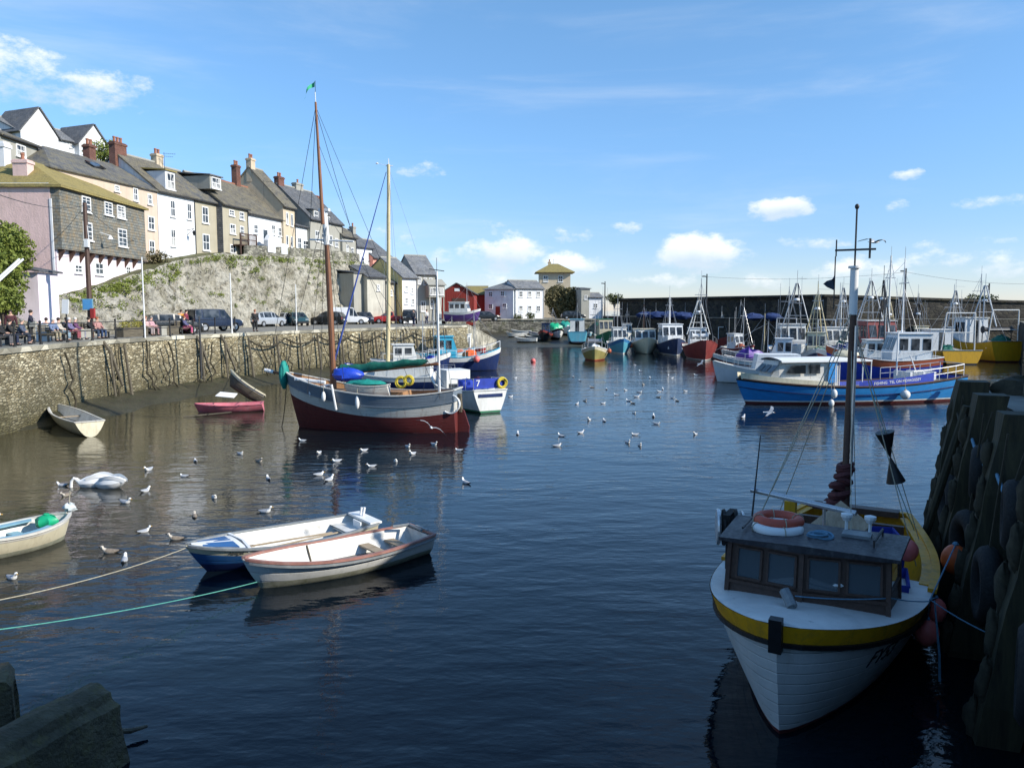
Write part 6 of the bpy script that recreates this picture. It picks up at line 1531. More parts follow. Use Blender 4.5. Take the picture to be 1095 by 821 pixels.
moored('fishing_boat', 'grey and blue boat lying close under the chain hung quay wall', 440, 399, 12, 7.0, 2.4, 1.3, ['navy', 'white', 'black', 'white', 'white'], (-1.6, .4, 1.6, 2.5, 'white'), [(1.0, 5.2, .05, 'alu', 0)], (('rails', -2.5, 2.8, 'white_clean'), ('net', 1.7, 0, .5, 'blue2')), GW)
moored('dinghy', 'small white and blue dinghy between the yacht and the quay wall', 392, 401, 160, 4.2, 1.7, .7, ['white', 'blue2', 'black', 'white', 'blue2'], None, None, (), GW, cat='dinghy')

# row of boats across the harbour head
GR = 'row of boats moored across the harbour head'
moored('fishing_boat', 'yellow hulled boat with orange waterline and nets heaped aft', 636, 384, -96, 6.5, 3.0, 1.15, ['fyellow', 'cream', 'maroon', 'forange', 'white'], None, [(-.4, 6.2, .05, 'steel', .6)], (('net', 0.3, 0, .7, 'whitewg'), ('rails', 0, 2.6, 'steel'), ('drum', -1.2, 2.0, 1.6, 'steel'), ('buoys', [(1.2, 1, 1.0, .24)], ('yellow hulled boat', 'orange', 'bow'), 'forange')), GR)
moored('fishing_boat', 'bright blue boat with small white wheelhouse in the far row', 662, 377, -88, 6.8, 2.9, 1.4, ['fcyan', 'fblue', 'white', 'white', 'white'], (-1.2, .8, 1.7, 3.2, 'white'), [(-1.5, 7.0, .06, 'steel', .6)], (('aerials', [(-1, .5, 3, 6.5), (-1, -.5, 3, 6.2)]), ('rails', .5, 2.8, 'white_clean')), GR)
moored('fishing_boat', 'cream hulled boat with a broad cream wheelhouse in the far row', 689, 377, -92, 6.8, 3.2, 1.5, ['cream', 'cream', 'black', 'cream', 'white'], (-2.2, .9, 2.6, 3.0, 'white', 'cream'), [(-1.0, 6.2, .06, 'brownwood', .5)], (('buoys', [(.6, -1, .9, .24)], ('cream hulled boat', 'orange', 'bow'), 'forange'), ('aerials', [(-1, .8, 3, 5.5)])), GR)
moored('motor_cruiser', 'navy and white cruiser with tall white bridge in the far row', 717, 378.5, -90, 8.5, 3.3, 1.55, ['fnavy', 'fnavy', 'black', 'white', 'white'], (-2.0, 1.4, 2.5, 3.7, 'white_clean', 'white_clean'), [(-1.2, 7.6, .06, 'white_clean', .5), (-.6, 7.0, .05, 'white_clean', 0)], (('rails', 1, 3.8, 'alu'), ('cabin', 1.2, 3.0, 1.8, 2.4, 'white_clean'), ('aerials', [(-.6, -.6, 3.6, 5.4)])), GR)
moored('trawler', 'dark red trawler with white gallows and derrick in the far row', 748, 383.5, -94, 8.5, 3.7, 1.65, ['fred', 'fred', 'black', 'white', 'fred'], (-2.6, -1.0, 1.9, 3.4, 'whitewg'), [(.2, 9.0, .07, 'steel', .7)], (('tripod', -1.2, 6.6, 1.3, 'white'), ('net', 1.2, .2, .7, 'black'), ('drum', 0, 2.6, 1.8, 'white_clean'), ('rails', 1, 3.6, 'steel')), GR)
moored('fishing_boat', 'low red boat with a square white frame over its stern', 773, 371.5, -92, 6.5, 2.7, 1.2, ['fred', 'fred', 'black', 'fred', 'fred'], None, [(-1.2, 5.2, .05, 'white_clean', .5)], (('arch', .9, 3.0, 1.8, 'white_clean'), ('net', -.4, 0, .6, 'black')), GR)
moored('fishing_boat', 'small white launch lying apart under the dark wall', 796, 372, -80, 6.0, 2.6, 1.1, ['white', 'white', 'black', 'white', 'white'], (-1.4, .3, 1.5, 2.3, 'white_clean'), [(-1.5, 7.0, .04, 'steel', 0)], (('net', .9, .2, .5, 'whitewg'),), GR)
moored('fishing_boat', 'dark green workboat with box wheelhouse behind the yellow hulled boat', 648, 369, -84, 7.5, 3.2, 1.7, ['greenp', 'greenp', 'black', 'black', 'greenp'], (-2.2, .2, 2.2, 4.0, 'tanw', 'greenp'), [(-2.6, 8.2, .06, 'steel', .5)], (('aerials', [(-2, .6, 4, 9), (-2, -.8, 4, 8)]),), GR)
for (px, py, cols, hm, zt_, lb, hd_, nt_) in ((670, 366, ['white', 'white', 'black', 'white', 'white'], 'white', 3.1, 'white boat half hidden behind the bright blue one', -100, 'forange'),
        (703, 366, ['fred', 'white', 'black', 'fred', 'white'], 'cream', 2.6, 'red sided boat half hidden behind the cream and navy ones', -85, 'forange'),
        (733, 367, ['white', 'white', 'black', 'white', 'white'], 'white', 2.7, 'white boat half hidden between the cruiser and the red trawler', -95, 'whitewg'),
        (683, 363, ['fcyan', 'white', 'black', 'white', 'white'], 'fcyan', 3.3, 'pale cyan boat in the second row behind the cream one', -80, 'fred'),
        (758, 366, ['fnavy', 'white', 'black', 'white', 'white'], 'whitewg', 2.5, 'navy boat in the second row behind the red trawler', -90, 'forange')):
    moored('fishing_boat', lb, px, py, hd_, 6.6, 2.7, 1.3, cols, (-1.5, .2, 1.6, zt_, hm), [(-1.3, 5.8, .05, 'steel', .4)], (('net', 1.1, 0, .6, nt_),), GR)
# boats on the mud by the inner quay
GM = 'boats drying on the mud by the inner quay'
moored('fishing_boat', 'cyan transomed boat with blue white cabin aground on the mud', 617, 366, 86, 6.8, 3.1, 1.7, ['fcyan', 'fcyan', 'black', 'fnavy', 'fcyan'], (-1.8, .6, 2.2, 3.5, 'white', 'fcyan'), [(.4, 6.0, .05, 'steel', 0)], (), GM, tr=.9, aground=.45)
moored('fishing_boat', 'boat under a bright green tarpaulin aground on the mud', 593, 362, -75, 6, 2.6, 1.2, ['white', 'black', 'black', 'black', 'white'], None, [(-1, 5, .05, 'steel', 0)], (('net', 0, 0, 1.3, 'greenbr'), ('buoys', [(2.0, -1, .7, .3)], ('green covered boat', 'orange', 'bow'), 'forange')), GM, aground=.6)
moored('fishing_boat', 'boat with teal cover next to the cyan transom on the mud', 604, 358, -70, 6, 2.4, 1.1, ['white', 'white', 'black', 'black', 'white'], None, None, (('net', 0, 0, 1.2, 'teal'), ('net', 1.6, 0, .6, 'whitewg')), GM, aground=.8)
moored('fishing_boat', 'dark boat with black engine and red gear lying on the mud', 583, 364, -100, 5, 2.2, 1.2, ['black', 'fred', 'black', 'black', 'fnavy'], (-1.2, -.2, 1.3, 2.6, 'fnavy'), None, (('net', .8, 0, .5, 'fred'),), GM, aground=.5)
for (px, py, lb, hd_, m1_, m2_) in ((557, 357.5, 'upper white dinghy of the cluster on the mud', 175, 'white', 'white'), (552, 360.5, 'white dinghy with its bow towards the slipway', 200, 'white', 'inner'), (562, 366, 'white bowed dinghy lowest on the mud', 170, 'white', 'white'),
        (571, 364, 'grey dinghy beside the white bowed one on the mud', 150, 'greyw', 'fnavy'), (576, 359.5, 'pale dinghy lying crosswise above the grey one', 185, 'white', 'fpurple'), (628, 360, 'small pale blue dinghy against the cyan transom', -80, 'paleblue', 'white')):
    moored('dinghy', lb, px, py, hd_, 3.6, 1.5, .55, [m1_, m2_, 'black', m1_, m1_], None, None, (), GM, cat='dinghy', aground=1)
p = gz(570, 387); fender('mooring_buoy', 'lone orange pink mooring buoy floating in open water', V((p.x, p.y, .12)), .28, 'pinkbuoy', 1.0, cat='buoy')

# boat ashore in front of the red shed
g, h = moored('fishing_boat', 'white cabined boat with purple bottom standing ashore by the red shed', 495, 350, -12, 5.2, 2.0, 1.0, ['fpurple', 'white', 'fpurple', 'fpurple', 'white'], (-1.8, .9, 1.6, 2.3, 'white'), [(.6, 5.0, .05, 'alu', 0)], (), GM, Y=112); g.location.z = QZ + .45
a = MB()
for x in (-1.4, 1.4): a.box((x, 0, -.35), (.15, 1.6, .3))
a.build('cradle', M['oldwood'], g)

# ------------------------------------------------------------------ big blue boat
bb_, bs_ = gz(806, 433), gz(1010, 427); bb_ = V((bb_.x, bb_.y + .8, 0)); hdb = bow_heading(bb_, bs_); Lb = (bb_ - bs_).length + 1.6; cb = (bb_ + bs_) / 2 + V((-.1, 0, 0))
B_ = thing('charter_boat', 'long bright blue boat with cream wheelhouse and blue lettered dodger', 'boat', cb, hdb)
h = Hull(Lb, 3.6, 1.55, 1.05, 1.50, .7, tr=.6, rake=.9, pm=.3, pb=.7, k=2.4, q=.7, tm=.5)
a = MB(); h.mesh(a, [('s', 0), ('s', -.09), ('s', -.47), ('s', -.52), ('a', .22), ('a', .14), ('k', 0)], [1, 0, 2, 0, 3, 4]); a.build('hull', [M['blue'], M['black'], M['navy'], M['white'], M['maroon']], B_, smooth=True, weld=True)
a = MB(); h.rail(a, .12, .07, dz=.03, out=-.02, t1=.98); a.build('gunwale', M['brownwood'], B_)
a = MB(); h.rail(a, .06, .05, dz=-.50, out=.02, t1=.97); a.build('rubbing_strake', M['navy'], B_)
a = MB(); h.deck(a, .25, th=.05); a.build('deck', M['innergrey'], B_); a = MB(); h.liner(a, .5, .07, 0, 0, t1=.95); a.build('bulwark_inside', M['blue2'], B_)
def bpx(px, py, yl=1.2):
    n = V((-sin(hdb), cos(hdb), 0)); P0 = V(B_.location) + n * yl; q = gpl(px, py, P0, hdb); return to_local(B_, q)
# raised cream bow
a = MB()
for s_ in (1, -1):
    e = h.edge(s_, .02, -.05, .66, .985, 12); a.grid([[p for p in e], [p + V((.05 if i == 12 else 0, 0, .28 + .1 * (i / 12))) for i, p in enumerate(e)]])
a.build('bow_bulwark', M['cream'], B_, smooth=True)
a = MB(); h.deck(a, -.26, t0=.66, t1=.97, th=.1); a.build('foredeck', M['white'], B_)
# wheelhouse from pixel profile
prof = [bpx(820, 409), bpx(836, 388.5), bpx(893, 386), bpx(897, 409)]; zr_ = prof[2].z; yb = 1.15
a = MB(); pf = [(p.x, p.z) for p in prof]; xs_ = [prof[0].x - .25, prof[1].x, prof[3].x]; z0_ = .9; zs_ = [prof[0].z - .15, zr_, zr_]; ys_ = [.75, .98, yb]
a.grid([[(x, -y, z0_), (x, -y * .94, z), (x, y * .94, z), (x, y, z0_)] for x, y, z in zip(xs_, ys_, zs_)]); a.face([(xs_[2], -yb, z0_), (xs_[2], -yb * .94, zr_), (xs_[2], yb * .94, zr_), (xs_[2], yb, z0_)]); a.face([(xs_[0], -ys_[0], z0_), (xs_[0], ys_[0], z0_), (xs_[0], ys_[0] * .94, zs_[0]), (xs_[0], -ys_[0] * .94, zs_[0])]); who = a.build('wheelhouse', M['greywhite'], B_)
a = MB(); r0, r1 = bpx(835, 388), bpx(932, 383); rows = []
for i in range(9):
    u = i / 8; x = r0.x + (r1.x - r0.x) * u; rows.append([(x, y * 1.3, zr_ + .04 + .14 * (1 - (y) ** 2) * min(1, (1 - u) * 4) + .02 * u) for y in (-1, -.6, -.2, .2, .6, 1)])
a.grid(rows); a.grid([[(x, y, z - .1) for x, y, z in r] for r in rows]); a.grid([[(r[0][0], r[0][1], r[0][2] - .1) for r in rows], [r[0] for r in rows]]); a.grid([[(r[-1][0], r[-1][1], r[-1][2] - .1) for r in rows], [r[-1] for r in rows]]); a.build('roof', M['white_clean'], who, smooth=True)
for (xa, ya, xb, yb2, sl) in ((846, 390.5, 862, 399.5, 5), (866, 389.5, 877.5, 399.5, 0)):
    q = [bpx(xa - (sl if k in (0,) else 0), y) for k, (x, y) in enumerate(((xa, yb2), (xa, ya)))]
    A_, B2_, C_, D_ = bpx(xa - sl, yb2), bpx(xb, yb2), bpx(xb, ya), bpx(xa + sl * .3, ya)
    for s_ in (1, -1):
        a = MB(); a.prism([(p.x, p.z) for p in (A_, B2_, C_, D_)], s_ * (yb + .002), s_ * (yb + .02), ax='y'); a.build('window', M['glass'], who)
A_, B2_ = bpx(828, 399), bpx(836.5, 390)
for k in (-1, 0, 1): a = MB(); a.quad_slab([(A_.x + .1, k * .72 - .3, A_.z), (A_.x + .1, k * .72 + .3, A_.z), (B2_.x + .06, k * .72 + .3, B2_.z), (B2_.x + .06, k * .72 - .3, B2_.z)], .012); a.build('window', M['glass'], who)
a = MB()
for px in (893, 906, 922, 931):
    for s_ in (1, -1): q0, q1 = bpx(px, 408), bpx(px, 386.5); a.tube([(q0.x, s_ * 1.2, .8), (q0.x, s_ * 1.2, q1.z)], .035, 6)
a.build('awning_post', M['white_clean'], B_)
q = bpx(893, 397); g_ = [(q.x - .1, 1.22, q.z - .65), (q.x + .45, 1.22, q.z - .7), (q.x + .35, 1.22, q.z + .55), (q.x - .1, 1.22, q.z + .6)]; a = MB(); a.quad_slab(g_, .03); a.build('rolled_curtain', M['blue'], B_)
# lettered dodger: white-edged words on a blue cloth along the rail
d0, d1 = bpx(917, 408, 1.62), bpx(1000, 401, 1.62); rows = []
side = 1 if to_local(B_, (B_.location.x, B_.location.y - 2, 0)).y > 0 else -1
def dod(u, z):
    x = d0.x + (d1.x - d0.x) * u; t = (x + Lb / 2) / Lb; return V((x, side * (h.half(t, h.sheer(t)) + .01), h.sheer(t) + z))
a = MB(); a.grid([[dod(i / 14, .05) for i in range(15)], [dod(i / 14, .16 + .12 * i / 14) for i in range(15)], [dod(i / 14, .30 + .28 * i / 14) for i in range(15)]]); dg_ = a.build('dodger', M['blue2'], B_)
u0, u1 = dod(.02, .17), dod(.98, .32); text_on(dg_, 'FISHING  TEL ON MEVAGISSEY', .235, (u0 + u1) / 2 + V((0, 0, -.05)), (u1 - u0), (0, side, 0), 'white_clean', target=dg_.data, depth=.8)
a = MB(); t0, t1 = .02, .28; 
for s_ in (1, -1):
    top = []
    for i in range(7):
        t = t0 + (t1 - t0) * i / 6; p = h.pt(t, h.sheer(t), s_, -.08); a.tube([p, p + V((0, 0, .75))], .022, 5); top.append(p + V((0, 0, .75)))
    a.tube(top, .025, 5); a.tube([p - V((0, 0, .35)) for p in top], .018, 5)
a.tube([h.pt(.02, h.sheer(0), 1, -.08) + V((0, 0, .75)), h.pt(.02, h.sheer(0), -1, -.08) + V((0, 0, .75))], .025, 5); a.build('stern_rail', M['alu'], B_)
a = MB()
for x in (-Lb * .36, -Lb * .31, -Lb * .25): a.box((x, 0, 1.35), (.14, 1.6, .9)); 
a.build('bench', M['white_clean'], B_)
a = MB(); a.tube([(-Lb * .22, 0, 1.2), (-Lb * .22, 0, 4.2)], .05, 8); a.tube([(-Lb * .30, .4, 1.5), (-Lb * .26, .4, 2.8)], .04, 6); a.build('mast', M['white_clean'], B_)
a = MB(); blob(a, (.2, 0, zr_ + .3), (.8, .6, .28), 2); a.build('liferaft', M['cream'], B_, smooth=True, weld=True)
for (px, py, r_, m_, tl, lb) in ((968, 422, .28, 'white', 1.0, 'round dirty white fender amidships on the long blue boat'), (892, 421, .18, 'white', 1.5, 'upper oval white fender by the wheelhouse of the long blue boat'), (889, 431, .16, 'white', 1.4, 'lower white fender by the wheelhouse of the long blue boat'), (1029, 411, .26, 'pinkbuoy', 1.0, 'pink fender at the stern quarter of the long blue boat')):
    n = V((-sin(hdb), cos(hdb), 0)); p = gpl(px, py, V(B_.location) - n * (-1.95 if side > 0 else 1.95), hdb); fender('fender', lb, p, r_, m_, tl, rope_to=V((p.x, p.y + .15, 1.6)))

# boats beyond the blue one
GB = 'boats beyond the long blue boat'
moored('motor_boat', 'white and grey launch with dark purple canopy bow on to the far boats', 815, 409, 172, 7.5, 2.8, 1.2, ['whitewg', 'white', 'black', 'white', 'white'], None, None, (('cabin', -2.6, .8, 1.8, 2.2, 'whitewg'), ('rails', -3, 2.8, 'alu')), GB)
moored('motor_boat', 'maroon bowed speedboat with purple cover between the launch and the wall', 803, 398, 176, 6.8, 2.5, 1.2, ['maroon', 'white', 'black', 'maroon', 'white'], None, [(-1.4, 4.5, .03, 'steel', 0)], (('net', .2, 0, 1.1, 'purple'), ('rails', -2.4, 2.4, 'alu')), GB)
p = gz(948, 409); g, h2 = moored('lifeboat', 'orange and blue lifeboat with slanting white cabin behind the blue boat', 941, 407, 176, 8.5, 3.0, 2.0, ['blue2', 'forange', 'black', 'blue2', 'white_clean'], (-3.4, -.4, 2.2, 3.7, 'whitewg', 'white_clean'), [(-1.5, 9.5, .06, 'white_clean', .9)], (('rails', -3.6, 3, 'white_clean'), ('aerials', [(-2.6, .5, 2.6, 5.5), (-.8, -.6, 2.6, 5)])), GB)
moored('trawler', 'white trawler with tall tripod gallows moored under the sea wall', 846, 388, -100, 11, 4.2, 1.6, ['whitewg', 'white', 'black', 'red', 'blue'], (-1.8, 1.0, 2.5, 4.0, 'white', 'white'), [(-2.6, 8.0, .07, 'steel', .8)], (('tripod', 2.1, 8.2, 1.5, 'steel'), ('gantry', -3.8, 4.6, 2.4, 'steel'), ('net', -3.2, .6, .8, 'red'), ('net', 3.2, -.5, .6, 'orange'), ('aerials', [(-.5, .9, 4, 9), (-.6, -1.2, 4, 8.3)]), ('rails', 1, 5, 'steel')), GB)
moored('trawler', 'grey trawler with gallows half hidden behind the brown mast', 893, 386, -95, 10, 4.0, 1.6, ['whitewg', 'blue2', 'black', 'white', 'white'], (-2.2, .4, 2.3, 3.6, 'white'), [(1.4, 7.5, .07, 'white', .6)], (('gantry', -3.5, 4.4, 2.2, 'steel'), ('net', 2.4, 0, .9, 'greenc'), ('aerials', [(-.8, .5, 3.5, 8.5)]), ('rails', 1, 4.4, 'steel')), GB)
moored('trawler', 'blue and red trawler with tall white mast and raised beams', 940, 390, -93, 12, 4.6, 1.8, ['navy', 'blue2', 'black', 'navy', 'white'], (-2.5, .8, 2.8, 4.4, 'fred', 'white'), [(1.8, 10.8, .12, 'white', .5)], (('tripod', -2.8, 8.5, 1.6, 'steel'), ('net', 3.2, 0, .9, 'orange'), ('aerials', [(-1, .9, 4.4, 9.5), (-1.1, -.8, 4.4, 8.8)]), ('rails', 2, 5.4, 'white_clean')), GB)
moored('workboat', 'low grey covered boat lying behind the blue and red trawler', 968, 376, 172, 9, 3.6, 1.5, ['greyw', 'greyw', 'black', 'greyw', 'white'], (-2, 1.5, 2.4, 3.0, 'greyw', 'whitewg'), [(2.4, 6.5, .05, 'steel', 0)], (('gantry', 3.2, 5.4, 2.2, 'white'),), GB)
moored('trawler', 'smaller trawler with a yellow green transom', 1006, 387, 88, 8.5, 4.2, 1.5, ['yellow', 'yellow', 'black', 'black', 'steel'], (0, 2.5, 2.3, 3.4, 'whitewg', 'white'), [(-2.0, 7.2, .06, 'steel', .9)], (('gantry', -3.6, 5.2, 3.4, 'white'), ('net', -2.4, .6, .7, 'greenc')), GB, tr=.95)
moored('trawler', 'big trawler with broad orange yellow transom and white gantry', 1046, 384, 92, 10, 3.7, 2.3, ['yellow', 'yellow', 'black', 'maroon', 'steel'], (.6, 3.2, 2.6, 4.6, 'whitewg', 'white'), [(.2, 9.5, .08, 'steel', 1.0)], (('gantry', -4.3, 5.5, 3.4, 'white'), ('tripod', -.6, 8.2, 1.5, 'steel'), ('drum', -3.0, 3.4, 3.2, 'darksteel'), ('net', -2.4, -.9, .9, 'greenc')), GB, tr=.97)

# the crowded fleet between the blue boat and the sea wall, and second row of the harbour head
random.seed(31)
FLEET = [(790, 380, -70, 5.5, 1.0, 'white', 'fred', 'small red sheered boat under the sea wall beside the white launch', 0), (826, 396, 165, 6.5, 1.1, 'white', 'whitewg', 'white open boat between the purple covered speedboat and the launch', 0),
         (872, 392, -110, 7.5, 1.4, 'fnavy', 'white', 'navy crabber with stacked orange gear behind the cream wheelhouse roof', 1), (906, 380, -85, 8.0, 1.6, 'greenp', 'white', 'green crabber close under the sea wall behind the brown mast', 1),
         (922, 397, 170, 8.0, 1.5, 'fred', 'white', 'red crabber lying alongside the orange lifeboat', 1), (958, 386, -80, 8.0, 1.5, 'whitewg', 'fblue', 'white and blue crabber with a tall pole mast beside the blue trawler', 1),
         (985, 379, -96, 7.5, 1.6, 'fblue', 'white', 'blue crabber wedged between the covered boat and the yellow green transom', 1), (1026, 381, -90, 7.0, 1.6, 'fnavy', 'greenp', 'dark crabber squeezed between the two yellow transoms', 1),
         (722, 363, -88, 6.5, 1.2, 'white', 'fcyan', 'white boat with cyan gear in the second row behind the navy cruiser', 0), (656, 362, -92, 6, 1.2, 'whitewg', 'white', 'off-white boat in the second row behind the green workboat', 0),
         (694, 361, -80, 6, 1.1, 'white', 'fred', 'white boat with red gear in the second row under the blue net heaps', 0), (783, 366, -95, 6, 1.1, 'whitewg', 'fblue', 'pale boat in the second row behind the square white frame', 0), (743, 362, -95, 6.2, 1.2, 'fcyan', 'white', 'pale blue boat tucked behind the trawler derrick', 0)]
for (px, py, hd_, L_, fr_, hc_, dc_, lb, big) in FLEET:
    B_2 = L_ * .38
    ex = [('net', random.uniform(.6, 1.4), random.uniform(-.3, .3), random.uniform(.5, .8), random.choice(['forange', 'greenc', 'black', 'whitewg', 'fred'])), ('rails', .5, L_ * .42, 'steel'),
          ('aerials', [(random.uniform(-1.5, .5), random.uniform(-.8, .8), fr_, fr_ + random.uniform(3, 5.5 + big * 2)) for _ in range(3)])]
    if big: ex += [('tripod', -1.5, random.uniform(6.0, 8.2), 1.1, random.choice(['steel', 'darksteel', 'mastcream'])), ('gantry', -L_ * .4, random.uniform(3.0, 3.8), B_2 * .6, 'steel')]
    moored('crabber' if big else 'fishing_boat', lb, px, py, hd_, L_, B_2, fr_, [hc_, dc_, 'black', 'white', 'white'], (-1.6, .2, B_2 * .58, fr_ + random.uniform(1.3, 1.9), random.choice(['white', 'whitewg', 'cream'])), [(random.choice([.8, -1.8]), random.uniform(5.0, 6.0) + big * 2.2, .055, random.choice(['steel', 'mastcream', 'white']), .5)], ex, GB if big else GR)
# more gear lying in the yellow railed boat
def gear_rope(x, y, z, r_, m_, lb, n=5):
    g = thing('rope_heap', lb, 'rope', on_world(fb, (x, y, z)), 0, 'rope heaps in the yellow railed boat'); a = MB()
    for k in range(n): a.torus((.05 * sin(k * 2.3), .05 * cos(k * 1.7), .03 * k), r_ - .015 * k, .022, M3=Matrix.Rotation(.15 * sin(k * 1.9), 3, 'X'), n=20, k=5)
    a.build('coil', M[m_], g, smooth=True)
gear_rope(1.95, .15, 2.22, .16, 'ropeblue', 'small blue rope coil on the wheelhouse roof beside the life rings', 3)
gear_rope(.75, .15, .62, .3, 'rope', 'pale rope heap behind the wheelhouse of the yellow railed boat')
gear_rope(-1.9, .75, 1.05, .32, 'ropegreen', 'green rope heap in the stern of the yellow railed boat')
gear_rope(-2.3, -.6, 1.0, .3, 'weedrope', 'dark rope heap in the stern of the yellow railed boat')
g = thing('net_heap', 'dark red net heap round the mast foot of the yellow railed boat', 'nets', on_world(fb, (-1.4, .3, 1.25))); a = MB(); blob(a, (0, 0, 0), (.5, .55, .35), 12, f=.5); a.build('netting', bpy.data.materials['tan_red_sailcloth'], g, smooth=True, weld=True)
# fittings in the open boats
for (root, hh_, x, y, z, rz_, lb) in ((bd, bdh, -.2, .25, .36, .12, 'long oar lying inside the blue hulled boat'), (bd, bdh, -.1, -.05, .35, -.05, 'second oar lying inside the blue hulled boat'), (lb_, lbh, -.6, .05, .30, .05, 'oar lying in the cream boat with the green bag')):
    g = thing('oar', lb, 'oar', on_world(root, (x, y, z)), root.rotation_euler.z + rz_, 'oars'); a = MB(); a.tube([(-1.1, 0, 0), (.75, 0, .0)], .022, 6); a.build('shaft', M['plank'], g); a = MB(); a.box((.98, 0, 0), (.5, .13, .02)); a.build('blade', M['plank'], g)
g = thing('rope_heap', 'pale rope coil on the floor of the white dinghy', 'rope', on_world(wd, (.6, 0, .13))); a = MB()
for k in range(5): a.torus((.04 * sin(k * 2), .03 * cos(k), .03 * k), .17 - .015 * k, .018, n=18, k=5)
a.build('coil', M['rope'], g, smooth=True)
g = thing('bailer', 'small grey bucket on the floor of the blue hulled boat', 'bucket', on_world(bd, (.9, 0, .12))); a = MB(); a.lathe((0, 0, 0), [(.10, 0), (.13, .22), (.12, .22), (.09, .02)], 14); a.build('bucket_body', M['greyw'], g, smooth=True); a = MB(); a.torus((0, 0, .2), .13, .008, M3=Matrix.Rotation(1.3, 3, 'X'), n=16, k=4); a.build('handle', M['steel'], g)
# ================================================================== QUAYSIDE
ORD = 'first second third fourth fifth sixth seventh eighth ninth tenth eleventh twelfth thirteenth fourteenth fifteenth sixteenth seventeenth eighteenth nineteenth twentieth'.split()
def inward(p, t, d): n = V((-t.y, t.x, 0)); return V((p.x, p.y, 0)) + n * d
# railings
rl = thing('railing', 'black iron post and rail fence along the quay edge in front of the seated people', 'railing', (0, 0, 0))
pts = [p for p in resample(E[1:5] + [edge_at_px(258)[0]], .25) if p.y > 20]
path = []; acc = 0; last = None
for i, p in enumerate(pts):
    t = (pts[min(i + 1, len(pts) - 1)] - pts[max(i - 1, 0)]).normalized(); path.append(inward(p, t, .38))
posts = []; acc = 99
for i, p in enumerate(path):
    if i: acc += (path[i] - path[i - 1]).length
    if acc >= 2.35: posts.append(p); acc = 0
PM = MB(); PM.tube([(0, 0, 0), (0, 0, 1.12)], .045, 8); PM.ell((0, 0, 1.16), (.07, .07, .07), 8, 6); PM.tube([(0, 0, 0), (0, 0, .12)], .08, 8); PMm = PM.mesh('post', M['black'], True)
for p in posts: link('post', PMm, rl, (p.x, p.y, QZ))
for z in (1.05, .58):
    a = MB(); a.tube([(p.x, p.y, QZ + z) for p in path[::3]], .024, 6); a.build('rail', M['black'], rl)
# poles
def pole(name, label, px, pytop, Y, r, m, zb=QZ, cat='pole', extra=None, group=None):
    t_ = gy(px, pytop, Y); g = thing(name, label, cat, (t_.x, t_.y, zb), group=group); a = MB(); a.tube([(0, 0, 0), (0, 0, t_.z - zb)], [r, r * .7], 8); a.build('shaft', M[m], g, smooth=True); return g, t_.z - zb
e, t = edge_at_px(152); pole('flagpole', 'slim white pole at the railing near the pink clad pair', 151.5, 275, e.y + .2, .05, 'white_clean', group='slim white poles on the quay')
e, t = edge_at_px(247); pole('flagpole', 'slim white pole at the railing in front of the four wheel drive', 246, 292, e.y + .3, .05, 'white_clean', group='slim white poles on the quay')
e, t = edge_at_px(317); pole('flagpole', 'slim white pole at the quay edge in front of the blue green car', 316, 304, e.y + .3, .05, 'white_clean', group='slim white poles on the quay')
for (px, py, Y, lb) in ((213, 352, 52.5, 'blue topped dark post at the quay edge by the four wheel drive'),):
    pole('mooring_post', lb, px, py - 14, Y, .07, 'darksteel', zb=1.0)
tp, hp_ = pole('telegraph_pole', 'tall brown telegraph pole behind the seated people with a blue sign', 90.5, 217, 50.5, .17, 'brownwood')
a = MB(); a.box((0, -.23, gy(94, 325.5, 50.3).z - QZ), (.66, .05, .70)); sg = a.build('sign', M['paleblue'], tp)
a = MB(); a.box((0, -.26, gy(94, 325.5, 50.3).z - QZ), (.56, .012, .60)); a.build('sign_face', mat('sign_blue', (.10, .34, .66), .4, .1), sg)
a = MB(); a.box((.28, -.2, gy(98, 335, 50.3).z - QZ), (.24, .2, .62)); a.build('red_box', M['red'], tp)
a = MB(); a.tube([(0, 0, hp_ - .35), (.25, -.1, hp_ - 2.9)], .02, 5); a.box((.12, -.2, hp_ - 2.5), (.25, .25, .5)); a.build('junction_box', M['white_clean'], tp)
tpt = V(tp.location) + V((0, 0, hp_ - .15))
for q, lb in ((V((-31.0, 66, 11.2)), 'cable from the telegraph pole to the far corner of the slate-hung house'), (V((-31.0, 58, 12.6)), 'cable from the telegraph pole to the near windows of the slate-hung house'), (gy(-10, 205, 30), 'cable from the telegraph pole out over the pink gable')):
    a = MB(); a.tube(sag(tpt, q, .35, 12), .018, 4); o = a.build('overhead_cable', M['black']); tag(o, lb, 'cable', 'overhead cables')
for (x0, y0, x1, y1, lb) in ((25, 277, -4, 303, 'upper of two white poles slanting out of the bushes'), (21, 274, -8, 300, 'lower of two white poles slanting out of the bushes')):
    p, q = gy(x0, y0 + (3 if 'lower' in lb else 0), 45), gy(x1, y1 + (3 if 'lower' in lb else 0), 44); a = MB(); a.tube([p, q - (p - q) * .3], .06, 6); o = a.build('slanting_pole', M['white_clean']); tag(o, lb, 'pole', 'slanting white poles')
p = gz(71.5, 362, QZ); g = thing('notice_board', 'white notice board on a post beside the telegraph pole', 'sign', (gy(71, 340, 47).x, 47, QZ)); a = MB(); a.tube([(0, 0, 0), (0, 0, 1.6)], .04, 6); a.build('post', M['black'], g); a = MB(); a.box((0, -.06, 1.95), (.38, .05, .85), ry=R(5)); a.build('board', M['white_clean'], g)
p = gy(62, 346, 44); a = MB(); a.box((0, 0, .5), (.6, .45, 1.0)); o = a.build('kiosk_cabinet', M['whitewg'], loc=(gy(46, 346, 45).x, 45, QZ)); tag(o, 'low white cabinet standing behind the railing and the seated people', 'cabinet')
